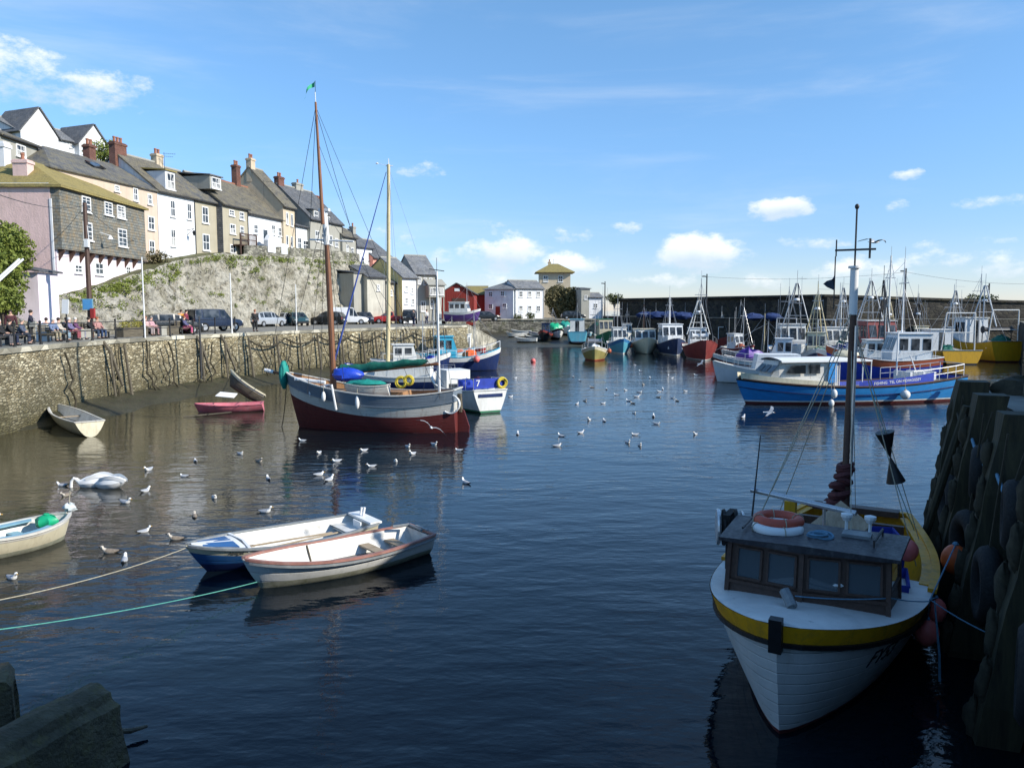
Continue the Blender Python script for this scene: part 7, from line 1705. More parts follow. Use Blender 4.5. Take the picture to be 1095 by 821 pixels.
# lamp / telegraph poles on sea wall
for (px, py, Y, zb, lb) in ((647, 301, 147, 4.3, 'dark lamp post by the small white gable house'), (756, 293, 120, 4.3, 'dark lamp post rising above the sea wall behind the red trawler'), (969, 287, 104.5, 4.3, 'dark lamp post with lantern behind the blue and red trawler'), (1058, 303, 108, 4.3, 'dark leaning post by the bush on the sea wall')):
    g, hh = pole('lamp_post', lb, px, py, Y, .13, 'darksteel', zb=zb, group='lamp posts along the sea wall'); a = MB(); a.tube([(0, 0, hh - .5), (-.5, 0, hh - .3)], .05, 5); a.box((-.45, 0, hh - .35), (.5, .2, .16)); a.build('lamp_head', M['darksteel'], g)
for (px, py, Y, r, lb, m_) in ((690, 335, 133, .9, 'blue net heap behind the cream boat', 'blue2'), (703, 335, 129, 1.0, 'blue net heap behind the navy cruiser', 'blue2'), (718, 334, 125, 1.0, 'blue net heap between cruiser and trawler masts', 'blue2'), (731, 334, 121, .9, 'blue net heap beside the trawler derrick', 'blue2'), (806, 333, 108, .8, 'blue tub heap above the small white launch', 'blue2'), (826, 333, 106, .8, 'blue tub heap left of the white trawler gallows', 'blue2')):
    p = gy(px, py, Y); g = thing('net_heap', lb.replace(' left of ', ' beside '), 'nets', (p.x, p.y, 4.32), group='blue heaps on the sea wall walkway'); a = MB(); blob(a, (0, 0, r * .3), (r * 1.6, r * .8, r * .6), px, f=.45); a.build('netting', mat('dark_blue_netting', (.018, .045, .15), .85, .3, 8, bp=.02), g, smooth=True, weld=True)

# ropes, chains and timbers on the quay wall
def wallpt(px, z, out=.32):
    p, t = edge_at_px(px); n = V((t.y, -t.x, 0)); q = p + n * (out + .3 * (1 - z / QZ) - .05); return V((q.x, q.y, z))
random.seed(5)
ri = 0
for px in (62, 114, 119, 152, 157, 168, 176, 206, 212, 222, 238, 246, 275, 283, 297, 305, 325, 343, 352, 368, 381, 392, 405, 420, 433, 447, 455, 466):
    a = MB(); z1 = 3.3 + random.uniform(-.5, .4); pts = []
    for k in range(9):
        u = k / 8; z = z1 + (.45 - z1) * u; q = wallpt(px + u * random.uniform(-3, 5) * (u > .2) + 2.5 * sin(u * 3 + ri), z, .36); pts.append(q)
    a.tube(pts, [.032 if ri % 3 else .055] * 9, 5)
    for k in (3, 5, 6, 7): a.ell(pts[k], (.06, .06, .14), 6, 5)
    o = a.build('hanging_rope', M['weedrope'])
    sec, i0 = ('below the railings', 0) if px < 250 else ('towards the slipway', 12)
    tag(o, 'weedy rope on the quay wall, %s along %s' % (ORD[ri - i0], sec), 'rope', 'weedy ropes hanging on the quay wall'); ri += 1
for k, px in enumerate((128, 262, 292, 317, 336, 362, 385, 398, 412, 428, 442, 460, 474)):
    a = MB(); q0, q1 = wallpt(px, 3.5, .35), wallpt(px + 1, -.3, .4); a.tube([q0, q1], [.085, .11], 6); o = a.build('fender_timber', M['oldwood']); tag(o, 'upright dark timber against the quay wall, %s from the near end' % ORD[k], 'timber', 'upright timbers on the quay wall')
a = MB(); keys = [(262, 3.2), (300, 3.25), (336, 3.3), (372, 3.25), (405, 3.3), (440, 3.2), (470, 3.1)]
for (x0, z0), (x1, z1) in zip(keys, keys[1:]):
    pts = [wallpt(x0 + (x1 - x0) * i / 14, z0 + (z1 - z0) * i / 14 - 1.0 * 4 * .55 * (i / 14) * (1 - i / 14), .5) for i in range(15)]
    for i in range(14):
        p, q = pts[i], pts[i + 1]; a.tube([p, p.lerp(q, .55), q], [.055, .085, .055], 5)
o = a.build('mooring_chain', M['weedrope']); tag(o, 'heavy rusted chain looped in swags along the quay wall behind the ketch', 'chain')
for k, px in enumerate((110, 210, 236)):
    a = MB(); q = wallpt(px, 3.2, .42); q2 = wallpt(px + 5, 1.2, .6); a.tube([wallpt(px, 3.75, .1), q, q2], [.10, .12, .08], 6); a.tube([q, wallpt(px - 2, .6, .5)], [.09, .06], 6); o = a.build('old_fender', M['oldwood']); tag(o, 'forked weathered timber hooked on the quay wall, %s from the near end' % ORD[k], 'timber', 'forked timbers on the quay wall')
# long ropes from ketch bow to quay
for (a0, b0_, lb) in ((on_world(kt, (bx + .6, 0, 2.5)), wallpt(262, 3.9, .1), 'upper rope from the bowsprit of the ketch to the quay'), (on_world(kt, (bx - .2, 0, 2.2)), wallpt(290, 3.7, .2), 'lower rope from the bow of the ketch to the quay'), (on_world(kt, (bx - .05, .1, 2.0)), V(on_world(kt, (bx + .2, .2, 0))), 'dark rope hanging straight down from the ketch bow to the water')):
    a = MB(); a.tube(sag(a0, b0_, .25, 10), .022, 4); o = a.build('mooring_rope', M['weedrope']); tag(o, lb, 'rope', 'mooring ropes')

# ------------------------------------------------------------------ cars
def car(label, p, heading, col, L=4.2, W=1.72, H_=1.45, suv=False, van=False, pickup=False, cat='car', name='parked_car'):
    g = thing(name, label, cat, (p.x, p.y, QZ), R(heading), 'cars parked on the quay')
    hb = .92 if not suv else 1.05; zb_ = .28 if not suv else .42
    if van: prof = [(-.5, .45, 0), (-.48, hb, 1), (-.45, 1, 1), (.22, 1, 1), (.34, .0, 0)]
    # stations: x fraction, belt height, roof height, half widths
    roof = H_; S = [(-.5, zb_ + .1, hb - .12, hb - .12, .44, .44), (-.49, zb_, hb, hb, .49, .47)]
    if pickup: S += [(-.12, zb_, hb, hb, .5, .48), (-.10, zb_, hb, roof - .05, .5, .40), (.08, zb_, hb, roof, .5, .40), (.24, zb_, hb, hb + .02, .5, .45)]
    elif suv or van: S += [(-.465, zb_, hb, roof - .06, .5, .42), (-.35, zb_, hb, roof, .5, .41), (.02, zb_, hb, roof, .5, .41), (.12, zb_, hb, roof - .05, .5, .41), (.24, zb_, hb, hb + .03, .5, .45)]
    else: S += [(-.40, zb_, hb, roof - .10, .5, .40), (-.28, zb_, hb, roof, .5, .385), (.0, zb_, hb, roof, .5, .385), (.10, zb_, hb, roof - .06, .5, .39), (.27, zb_, hb, hb + .02, .5, .45)]
    S += [(.30, zb_, hb - .01, hb, .5, .46), (.44, zb_, hb - .14, hb - .10, .48, .44), (.5, zb_ + .08, hb - .3, hb - .26, .42, .40)]
    rows = []
    for (fx_, z0, zm_, z1, w0, w1_) in S:
        x = fx_ * L; rows.append([V((x, -w0 * W * .96, z0)), V((x, -w0 * W, (z0 + zm_) / 2)), V((x, -w0 * W * .98, zm_)), V((x, -w1_ * W, z1)), V((x, 0, z1 + .02)), V((x, w1_ * W, z1)), V((x, w0 * W * .98, zm_)), V((x, w0 * W, (z0 + zm_) / 2)), V((x, w0 * W * .96, z0))])
    a = MB(); a.grid(rows); a.grid([[r[0], r[-1]] for r in rows]); a.face(rows[0]); a.face(rows[-1]); bo = a.build('body', M[col], g, smooth=True)
    def pane(q, k=.9):
        q = [V(x) for x in q]; c = sum(q, V((0, 0, 0))) / len(q); q = [c + (x - c) * k for x in q]; n = (q[1] - q[0]).cross(q[-1] - q[0]).normalized()
        if n.dot(c - V((0, 0, .8))) < 0: q = q[::-1]; n = -n
        b_ = MB(); b_.quad_slab([x + n * .004 for x in q], .012); b_.build('window', M['glass'], g)
    for i in range(2, len(S) - 4):
        if S[i][3] > S[i][2] + .2 or S[i + 1][3] > S[i + 1][2] + .2:
            for s_ in (0, 1):
                k0, k1 = (2, 3) if s_ == 0 else (6, 5)
                if (rows[i + 1][k0] - rows[i][k0]).length > .3 and not (van and i < 4): pane([rows[i][k0], rows[i + 1][k0], rows[i + 1][k1], rows[i][k1]], .84)
    nroof = [i for i in range(len(S)) if S[i][3] > roof - .12]
    f = nroof[-1]; pane([rows[f + 1][3], rows[f + 1][5], rows[f][5], rows[f][3]], .88)
    b0 = nroof[0]; pane([rows[b0 - 1][3], rows[b0 - 1][5], rows[b0][5], rows[b0][3]], .85)
    rw = .31 if not suv else .37
    for sx_ in (-.31, .31):
        for s_ in (-1, 1):
            a = MB(); Mw = Matrix.Rotation(R(90), 3, 'X'); a.lathe((0, 0, 0), [(rw * .6, -.1), (rw, -.09), (rw, .09), (rw * .6, .1)], 16, M3=Mw); w_ = a.build('wheel', M['rubber'], g, loc=(sx_ * L, s_ * W * .46, rw), smooth=True)
            a = MB(); a.lathe((0, 0, 0), [(rw * .58, -.105), (rw * .6, .105)], 12, M3=Mw); a.build('rim', M['steel'], w_)
    for s_ in (-1, 1):
        a = MB(); a.box((L * .487, s_ * W * .33, hb - .27), (.08, .32, .14)); a.build('headlight', M['white_clean'], g)
        a = MB(); a.box((-L * .495, s_ * W * .40, hb - .15), (.05, .16, .26)); a.build('tail_light', M['red'], g)
    a = MB(); a.box((L * .495, 0, zb_ + .12), (.12, W * .88, .2)); a.box((-L * .498, 0, zb_ + .14), (.10, W * .9, .2)); a.build('bumper', M['black'], g)
    a = MB(); a.box((-L * .51, 0, hb - .32), (.012, .5, .11)); a.build('number_plate', M['white_clean'], g)
    if suv: a = MB(); a.lathe((-L * .5 - .1, .1, hb - .05), [(.12, -.08), (.32, -.08), (.32, .08), (.12, .08)], 14, M3=Matrix.Rotation(R(90), 3, 'Y')); a.build('spare_wheel', M['rubber'], g)
    return g
M['carblue'] = mat('dark_blue_car_paint', (.012, .022, .05), .25, .1, 2); M['cargreen'] = mat('blue_green_car_paint', (.02, .07, .09), .25, .1, 2); M['carsilver'] = mat('silver_car_paint', (.42, .44, .46), .3, .08, 2, metal=.3); M['carblack'] = mat('black_car_paint', (.015, .017, .018), .25, .1, 2); M['carred'] = mat('red_car_paint', (.45, .03, .03), .35, .1, 2)
car('black hatchback parked behind the orange jacketed visitor', gz(184, 357, QZ), 40, 'carblack', 4.0, 1.7, 1.45)
car('dark blue four wheel drive with a spare wheel on its rear door', gz(229, 354.5, QZ), 52, 'carblue', 4.3, 1.8, 1.8, suv=True)
car('silver estate car parked below the cliff', gz(285, 349.3, QZ), 66, 'carsilver', 4.4, 1.7, 1.5)
car('second silver car half hidden beside the silver estate', gz(301, 348.2, QZ), -95, 'carsilver', 4.0, 1.65, 1.42)
car('blue green hatchback parked facing the harbour below the cliff', gz(318, 348.3, QZ), -62, 'cargreen', 4.2, 1.7, 1.45)
car('black car in shadow behind the brown mast of the ketch', gz(351, 347.3, QZ), 170, 'carblack', 3.9, 1.7, 1.5)
car('white van parked between the mast and the blue furled sail', gz(373, 346.8, QZ), 12, 'whitew', 4.6, 1.8, 2.0, van=True, cat='van', name='parked_van')
car('dark blue car beyond the white van', gz(390, 346.5, QZ), -70, 'carblue', 4.0, 1.7, 1.45)
car('red pickup parked below the grey stone gable', gz(417, 345.8, QZ), 188, 'carred', 4.4, 1.75, 1.5, pickup=True)
car('black four wheel drive facing the harbour by the white quay house', gz(438, 346.2, QZ), -82, 'carblack', 4.2, 1.8, 1.75, suv=True)
car('dark car half hidden behind the posts at the slipway head', gz(520, 342.9, QZ), 15, 'carblack', 4.2, 1.7, 1.45)
car('dark car parked in front of the ivy clad tree', gz(613, 341.5, QZ), 5, 'carblack', 4.2, 1.7, 1.45)

# ------------------------------------------------------------------ people
def skin_mesh(verts, edges, name, mt, sub=1):
    me = bpy.data.meshes.new('skeleton'); me.from_pydata([v[:3] for v in verts], edges, []); o = bpy.data.objects.new('skeleton', me); COL.objects.link(o)
    md = o.modifiers.new('s', 'SKIN'); ms_ = o.modifiers.new('u', 'SUBSURF'); ms_.levels = sub; ms_.render_levels = sub
    for i, v in enumerate(verts): me.skin_vertices[0].data[i].radius = (v[3], v[4] if len(v) > 4 else v[3]); me.skin_vertices[0].data[i].use_root = (i == 0)
    bpy.context.view_layer.update(); dg = bpy.context.evaluated_depsgraph_get(); m2 = bpy.data.meshes.new_from_object(o.evaluated_get(dg), depsgraph=dg); m2.name = name; m2.materials.clear(); m2.materials.append(mt)
    m2.polygons.foreach_set('use_smooth', [True] * len(m2.polygons)); bpy.data.objects.remove(o); return m2


def pose(sit, lean=0.0, arm=0):
    z0 = .50 if sit else .94; L_ = lean
    J = dict(pel=(0, 0, z0), bel=(.02 + L_ * .3, 0, z0 + .17), che=(.01 + L_ * .7, 0, z0 + .36), nek=(L_, 0, z0 + .55), hed=(L_ + .03, 0, z0 + .68), crn=(L_ + .02, 0, z0 + .77), nose=(L_ + .125, 0, z0 + .665))
    for s_, n in ((1, 'l'), (-1, 'r')):
        J['sh' + n] = (L_ * .9, s_ * .19, z0 + .46); J['el' + n] = (.04 + L_ * .8 + (.06 if sit else 0), s_ * .26, z0 + .20)
        J['ha' + n] = ((.30, s_ * .12, z0 + .14) if sit or arm else (.10, s_ * .27, z0 - .06)); J['fi' + n] = ((.37, s_ * .09, z0 + .11) if sit or arm else (.13, s_ * .26, z0 - .14))
        J['hi' + n] = (0, s_ * .09, z0 - .03); J['kn' + n] = ((.44, s_ * .13, z0 + .02) if sit else (.03 * s_, s_ * .10, .50))
        J['an' + n] = ((.42, s_ * .13, .09) if sit else (-.02 + .06 * s_, s_ * .11, .09)); J['to' + n] = ((.58, s_ * .14, .05) if sit else (.14 + .06 * s_, s_ * .12, .05))
    return J


RAD = dict(pel=(.13, .15), bel=(.12, .14), che=(.13, .155), nek=(.055,), hed=(.085,), crn=(.07,), nose=(.018,), sh=(.075,), el=(.05,), ha=(.035,), fi=(.022,), hi=(.09,), kn=(.065,), an=(.045,), to=(.035,))
BONES = [('pel', 'bel'), ('bel', 'che'), ('che', 'nek'), ('nek', 'hed'), ('hed', 'crn'), ('hed', 'nose')] + [b for n in 'lr' for b in (('che', 'sh' + n), ('sh' + n, 'el' + n), ('el' + n, 'ha' + n), ('ha' + n, 'fi' + n), ('pel', 'hi' + n), ('hi' + n, 'kn' + n), ('kn' + n, 'an' + n), ('an' + n, 'to' + n))]
def fig(J, names, infl, name, mt, bones=BONES):
    root = 'pel' if 'pel' in names else names[0]; names = [root] + [n for n in names if n != root]; vs = []
    for n in names:
        r_ = RAD.get(n) or RAD[n[:-1]]; r_ = [x + infl for x in r_]; vs.append((*J[n], *r_))
    ed = [(names.index(a_), names.index(b_)) for a_, b_ in bones if a_ in names and b_ in names]
    return skin_mesh(vs, ed, name, mt)


FIG = {}
for key, args in (('stand', (False, 0, 0)), ('standarm', (False, .03, 1)), ('sit', (True, -.08, 0)), ('sitfwd', (True, .12, 0))):
    J = pose(*args); ar = ['sh', 'el', 'ha', 'fi']; lg = ['hi', 'kn', 'an', 'to']
    up = ['pel', 'bel', 'che'] + [k + n for n in 'lr' for k in ('sh', 'el', 'ha')]; J2 = dict(J)
    for n in 'lr': J2['ha' + n] = tuple(V(J['el' + n]).lerp(V(J['ha' + n]), .88))
    b_all = fig(J, list(J.keys()), 0, 'person', M['skin'])
    jk = fig(J2, up, .022, 'jacket', M['navy']); tr_ = fig(J, ['pel'] + [k + n for n in 'lr' for k in ('hi', 'kn', 'an')], .016, 'trousers', M['navy'])
    a = MB()
    hd_ = V(J['hed']); a.ell((hd_.x - .02, 0, hd_.z + .055), (.105, .098, .10), 12, 8); hr = a.mesh('hair', M['black'], True)
    sm = []
    for n in 'lr': a = MB(); p = V(J['an' + n]); a.ell((p.x + .06, p.y, .045), (.14, .055, .055), 10, 6); sm.append(a.mesh('shoe', M['black'], True))
    FIG[key] = (b_all, jk, tr_, hr, sm)
cm = {}
def cmat(c):
    k = tuple(round(x, 2) for x in c)
    if k not in cm: cm[k] = mat('cloth_%d' % len(cm), c, .85, .25, 9)
    return cm[k]


def person(label, loc, rz, key, jc, tc, hc, sc=1.0):
    b_all, jk, tr_, hr, sm = FIG[key]; g = link('person', b_all, None, loc, rz); tag(g, label, 'person', 'people on the quay'); g.scale = (sc,) * 3
    for nm, me, c in (('jacket', jk, jc), ('trousers', tr_, tc), ('hair', hr, hc)):
        o = link(nm, me, g); o.material_slots[0].link = 'OBJECT'; o.material_slots[0].material = cmat(c)
    for me in sm: link('shoe', me, g)
    return g


DK, NV, GR_, BL, WH, RD, PU, OR, PK, BG = (.02, .02, .022), (.02, .03, .07), (.10, .10, .11), (.06, .18, .40), (.6, .58, .55), (.35, .03, .04), (.13, .05, .12), (.65, .25, .03), (.55, .38, .36), (.35, .30, .2)
HW, HB, HG, HR_ = (.6, .58, .54), (.03, .02, .015), (.25, .23, .21), (.30, .10, .04)
def qpt(px, d):
    best = None
    for i, (a_, b_) in enumerate(zip(E, E[1:])):
        t = (b_ - a_).normalized()
        for k in range(60):
            q = inward(a_.lerp(b_, k / 60), t, d)
            if q.y < 12: continue
            e = abs(547.5 + 850 * q.x / q.y - px)
            if best is None or e < best[0]: best = (e, q, atan2(t.y, t.x))
    return best[1], best[2]
benches = []
def bench(label, px, d, L_=1.9, rot=-90):
    p, an = qpt(px, d); g = thing('bench', label, 'bench', (p.x, p.y, QZ), an + R(rot), 'benches behind the railings')
    for k in range(4): a = MB(); a.bb((-.12 + k * .13, -L_ / 2, .42), (-.01 + k * .13, L_ / 2, .46)); a.build('seat_slat', M['oldwood'], g) if False else None
    a = MB(); [a.bb((-.14 + k * .13, -L_ / 2, .40), (-.03 + k * .13, L_ / 2, .44)) for k in range(4)]; a.build('seat', M['oldwood'], g)
    a = MB(); [a.bb((-.22, -L_ / 2, .56 + k * .13), (-.18, L_ / 2, .66 + k * .13)) for k in range(3)]; a.build('backrest', M['oldwood'], g)
    for s_ in (-1, 1): a = MB(); a.bb((-.2, s_ * L_ * .42 - .04, 0), (-.12, s_ * L_ * .42 + .04, .95)); a.bb((.28, s_ * L_ * .42 - .04, 0), (.36, s_ * L_ * .42 + .04, .4)); a.bb((-.12, s_ * L_ * .42 - .03, .33), (.28, s_ * L_ * .42 + .03, .395)); a.build('leg', M['darksteel'], g)
    return g
def seated(label, px, d, rot, jc, tc, hc, key='sit'):
    p, an = qpt(px, d); return person(label, (p.x, p.y, QZ), an + R(rot), key, jc, tc, hc)
bench('wooden bench at the near end of the railings under the dark coated sitter', 3, 1.7); bench('wooden bench under the sitter in the blue grey jacket', 21, 1.9); bench('wooden bench holding the sitters in blue and cream', 55, 2.2); bench('wooden bench holding the purple and navy jacketed sitters', 79, 2.4)
bench('wooden bench of the two sitters by the telegraph pole', 103, 2.3); bench('wooden bench of the pair dressed in pink', 160, 2.6); bench('wooden bench of the visitors in front of the black hatchback', 199, 2.4)
seated('white haired person in a black coat seated at the near end of the railing', 2, 1.62, -80, DK, GR_, HW)
seated('person in black seated with crossed hands beside the white haired one', 8, 1.62, -60, DK, NV, HB, 'sitfwd')
p, an = qpt(13, 4.0); person('person in a dark and red jacket standing behind the benches', (p.x, p.y, QZ), an + R(-150), 'stand', (.06, .015, .02), DK, HB)
seated('grey haired person in a blue grey jacket seated and leaning forward', 22, 1.85, -70, (.08, .10, .15), (.03, .04, .07), HG, 'sitfwd')
p, an = qpt(34, 2.6); person('person in dark clothes with a bag standing alone by the railing', (p.x, p.y, QZ), an + R(-60), 'standarm', (.02, .02, .04), DK, HB)
p, an = qpt(36.5, 2.4); a = MB(); a.box((0, 0, 0), (.16, .34, .30)); a.torus((0, 0, .2), .13, .015, M3=Matrix.Rotation(R(90), 3, 'Y'), n=14, k=5); o = a.build('shoulder_bag', M['greyw'], loc=(p.x, p.y, QZ + 1.0), rz=an); tag(o, 'grey shoulder bag on the person standing alone by the railing', 'bag')
seated('person in a bright blue jacket seated with back to the water', 51, 2.9, 20, BL, BG, HB)
seated('white haired person with a pale scarf seated beside the blue jacket', 56, 2.15, -100, (.15, .2, .32), BG, HW, 'sitfwd')
seated('person in cream top with dark hair seated in the middle of the group', 65, 2.15, -75, (.5, .45, .38), (.25, .35, .42), HB)
seated('person in a navy jacket seated with head turned to the group', 73, 2.9, -110, NV, DK, HB)
seated('white haired person in violet grey seated above the red bag', 76.5, 2.35, -80, (.16, .14, .26), (.3, .08, .10), HW)
seated('white haired person in dark purple with a pale shirt front', 83, 2.35, -60, PU, (.25, .25, .3), HW)
seated('dark haired person in black seated by the telegraph pole', 97.5, 2.25, -60, DK, (.03, .05, .09), HB)
seated('red haired person in a pink top with blue jeans seated by the pole', 106, 2.25, -100, (.42, .22, .2), (.03, .06, .14), HR_)
seated('person in a white and pink top seated on the bench of the pink pair', 157.5, 2.5, -80, PK, (.4, .33, .32), HR_)
seated('person in a pink cardigan seated on the far side of the pink pair', 163.5, 2.5, -70, (.55, .33, .36), (.35, .2, .2), HG)
p, an = qpt(194.5, 3.6); person('person in an orange jacket standing before the black hatchback', (p.x, p.y, QZ), an + R(-100), 'standarm', OR, NV, HB)
p, an = qpt(200.5, 3.3); person('person in a maroon top standing beside the orange jacket', (p.x, p.y, QZ), an + R(-60), 'stand', (.22, .03, .06), (.15, .03, .07), HB)
seated('child in pink trousers seated at the feet of the maroon top', 199, 2.35, -60, (.10, .10, .2), (.5, .1, .2), HR_)
p = gz(273, 354.5, QZ); person('lone person in dark clothes standing beside the silver estate', (p.x, p.y, QZ), R(-40), 'stand', DK, DK, HR_)
p = gz(444, 349.2, QZ + .0); person('distant person in grey walking by the black four wheel drive', (p.x - .4, p.y + 2, QZ), R(-120), 'stand', GR_, NV, HB)
p = gz(458, 347.5, QZ); person('distant person in a pale top walking towards the slipway', (p.x - .4, p.y + 2, QZ), R(-30), 'stand', WH, NV, HB)
# planters, tubs
for (px, w_, lb, fl) in ((142, 2.6, 'long wooden planter of yellow flowers behind the railing', True), (182, 1.2, 'square timber planter beside the orange jacket', False), (88, .9, 'small stone tub between two benches', False), (172, .5, 'short stone bollard beside the pink pair', False)):
    p, an = qpt(px, 2.2); g = thing('planter', lb, 'planter', (p.x, p.y, QZ), an, 'planters on the quay'); a = MB()
    h_ = .62; a.bb((-w_ / 2, -.3, 0), (w_ / 2, .3, h_)); a.bb((-w_ / 2 - .04, -.34, h_ - .08), (w_ / 2 + .04, .34, h_)); a.build('tub', M['oldwood' if w_ > 1 else 'greyw'], g)
    if fl: a = MB(); leaves(a, (0, 0, h_ + .18), (w_ / 2, .3, .28), 500, .06); a.build('flowers', mat_leaf('flower_bed', (.08, .10, .02), (.45, .38, .06)), g, normals=False, uv=False)

# ------------------------------------------------------------------ near pier piles, tyres
dirn = V((.37, .93, 0)).normalized(); nrm = V((-.93, .37, 0))
tops = [V((10.45, 17.95, 0)), V((9.15, 15.1, 0)), V((7.95, 12.35, 0)), V((6.85, 9.7, 0)), V((5.7, 7.0, 0))]
labs = ['raking pile at the outer corner of the pier', 'raking pile second from the outer corner of the pier', 'raking pile third from the outer corner, beside the yellow railed boat', 'raking pile fourth from the outer corner of the pier', 'raking pile closest to the camera on the pier']
for i, (t_, lb) in enumerate(zip(tops, labs)):
    g = thing('pier_pile', 'dark weedy ' + lb.replace('closest to the camera', 'fifth from the outer corner'), 'pile', (t_.x, t_.y, 0), 0, 'raking piles of the near pier')
    a = MB(); foot = nrm * 1.0; w_ = .25 + .05 * (i == 0)
    rows = []
    for k in range(14):
        u = k / 13; z = 3.98 - u * 5.6; c = foot * (u * 1.35) * .62; ww = w_ * (1 + .06 * sin(k * 2.1 + i)); rot_ = atan2(dirn.y, dirn.x) + .04 * sin(k * 1.3 + i)
        q = [V((cos(rot_) * sx_ * ww - sin(rot_) * sy_ * ww, sin(rot_) * sx_ * ww + cos(rot_) * sy_ * ww, 0)) for sx_, sy_ in ((-1, -1), (1, -1), (1, 1), (-1, 1), (-1, -1))]
        rows.append([c + x + V((0, 0, z)) for x in q])
    a.grid(rows); a.face(rows[0][:4]); a.build('pile', M['pile'], g)
    a = MB()
    for k in range(7):
        z = 3.2 - k * .6; c = foot * ((3.98 - z) / 5.6 * 1.35) * .62; blob(a, c + nrm * .27 + dirn * .12 * sin(k * 2 + i) + V((0, 0, z)), (.10, .10, .30), k + i * 5, n=10, k=8, f=.6)
    a.build('weed', M['weedrope'], g, smooth='all', weld=True)
    if i != 1: continue
    a = MB(); c0 = nrm * .34 + dirn * .35; a.tube([c0 + V((0, 0, 3.7)), c0 + foot * 1.1 + V((0, 0, -1))], .08, 8); a.build('rubbing_pole', M['pile'], g)
random.seed(3)
ty = MB(); ty.torus((0, 0, 0), .33, .12, n=24, k=10, M3=Matrix.Rotation(R(90), 3, 'Y')); ty.torus((0, 0, 0), .30, .075, n=20, k=6, M3=Matrix.Rotation(R(90), 3, 'Y')); tym = ty.mesh('tyre', M['rubber'], True)
an_ = atan2(nrm.y, nrm.x); k = 0
names = ['between the outermost two piles', 'between the second and third piles', 'between the third and fourth piles', 'between the fourth and fifth piles']
for i in range(4):
    for zz, wd_, s_ in ((2.7, 'upper', 1.15), (1.5, 'lower', 1.35)):
        m_ = (tops[i] + tops[i + 1]) / 2 + nrm * (.12 + (3.9 - zz) * .15) + dirn * random.uniform(-.3, .3)
        g = thing('tyre_fender', '%s worn black tyre hung %s' % (wd_, names[i]), 'tyre', (m_.x, m_.y, zz), an_ + random.uniform(-.25, .25), 'tyres hung on the near pier'); o = link('tyre', tym, g); o.scale = (s_, s_, s_)
        a = MB(); a.tube([(0, 0, .38 * s_), (-.15, 0, 3.8 - zz)], .018, 5); a.build('chain', M['weedrope'], g)
for k_, (i, z) in enumerate(((0, 3.35), (1, 3.2), (1, 2.5), (2, 3.1))):
    a_, b_ = tops[i] + nrm * .3, tops[i + 1] + nrm * .3; a = MB(); a.tube(sag(V((a_.x, a_.y, z)), V((b_.x, b_.y, z - .1)), .22, 10), .028, 6); o = a.build('slack_line', M['ropeblue' if k_ % 2 else 'weedrope']); tag(o, '%s slack line strung between piles, %s from the pier corner' % ('blue' if k_ % 2 else 'dark', ORD[k_]), 'rope', 'slack lines on the near pier')
# things on the pier corner
for (x, y, L_, w_, rz_, lb) in ((12.2, 17.6, 2.4, .28, .5, 'thick weathered timber baulk on the pier corner'), (12.9, 16.9, 1.9, .22, -.3, 'short weathered plank crossing the baulk on the pier'), (11.7, 16.3, 1.6, .2, 1.1, 'split timber near the edge of the pier')):
    a = MB(); a.box((0, 0, w_ / 2), (L_, w_, w_), ry=.0); o = a.build('timber_baulk', M['oldwood'], loc=(x, y, 3.71 + (.28 if 'crossing' in lb else 0)), rz=rz_); tag(o, lb, 'timber', 'timbers on the pier')
g = thing('net_heap', 'tangled brown net heap on the pier corner', 'nets', (11.6, 17.9, 3.7)); a = MB(); blob(a, (0, 0, .1), (.8, .5, .3), 8, f=.5); a.build('netting', M['weedrope'], g, smooth=True, weld=True)
a = MB(); a.lathe((0, 0, 0), [(.2, 0), (.16, .12), (.13, .35), (.22, .42), (.2, .5)], 14); a.build('bollard', M['darksteel'], loc=(10.9, 15.6, 3.7), smooth=True); tag(bpy.data.objects['bollard'], 'iron bollard on the pier edge', 'bollard')

# ------------------------------------------------------------------ groyne and block in the corner
def rough_prism(name, label, cat, sec, A, B, n, mt, seed, amp=.07):
    A, B = V(A), V(B); d = (B - A); L_ = d.length; d.normalize(); s_ = V((-d.y, d.x, 0)); rows = []
    # densify the section
    S_ = []
    for (p, q) in zip(sec, sec[1:]):
        for k in range(6): S_.append((p[0] + (q[0] - p[0]) * k / 6, p[1] + (q[1] - p[1]) * k / 6))
    S_.append(sec[-1])
    for i in range(n + 1):
        u = i / n; tp = 1 if i < n else .93
        c = A + d * L_ * u; row = []
        for (a_, z) in S_:
            q = c + s_ * a_ * tp + V((0, 0, z * (tp if z > 0 else 1))); nz = mnoise.fractal(q * 1.4 + V((seed, 0, 0)), 1, 2, 4) * amp; row.append(q + V((nz, nz, nz * .7)))
        rows.append(row)
    a = MB(); a.grid(rows); a.face(rows[-1]); a.face(rows[0]); o = a.build(name, mt, smooth=True); tag(o, label, cat); return o
T0, T1 = gz(112, 728, .95), gz(-40, 806, .95); T0.z = T1.z = 0
rough_prism('stone_groyne', 'mossy stone groyne running into the water by the camera', 'groyne', [(.22, -1.5), (.18, .93), (0, .98), (-.20, .90), (-.24, .80), (-.34, .75), (-.40, .2), (-.46, -1.5)], T1, T0, 60, M['rockbase'], 3, .085)
T0, T1 = gz(14, 716, 1.05), gz(-90, 735, 1.05); T0.z = T1.z = 0
rough_prism('stone_block', 'dark squared stone block standing in the water beyond the groyne', 'block', [(.35, -1.5), (.33, 1.05), (-.38, 1.05), (-.42, -1.5)], T1, T0, 16, M['rockbase'], 9)
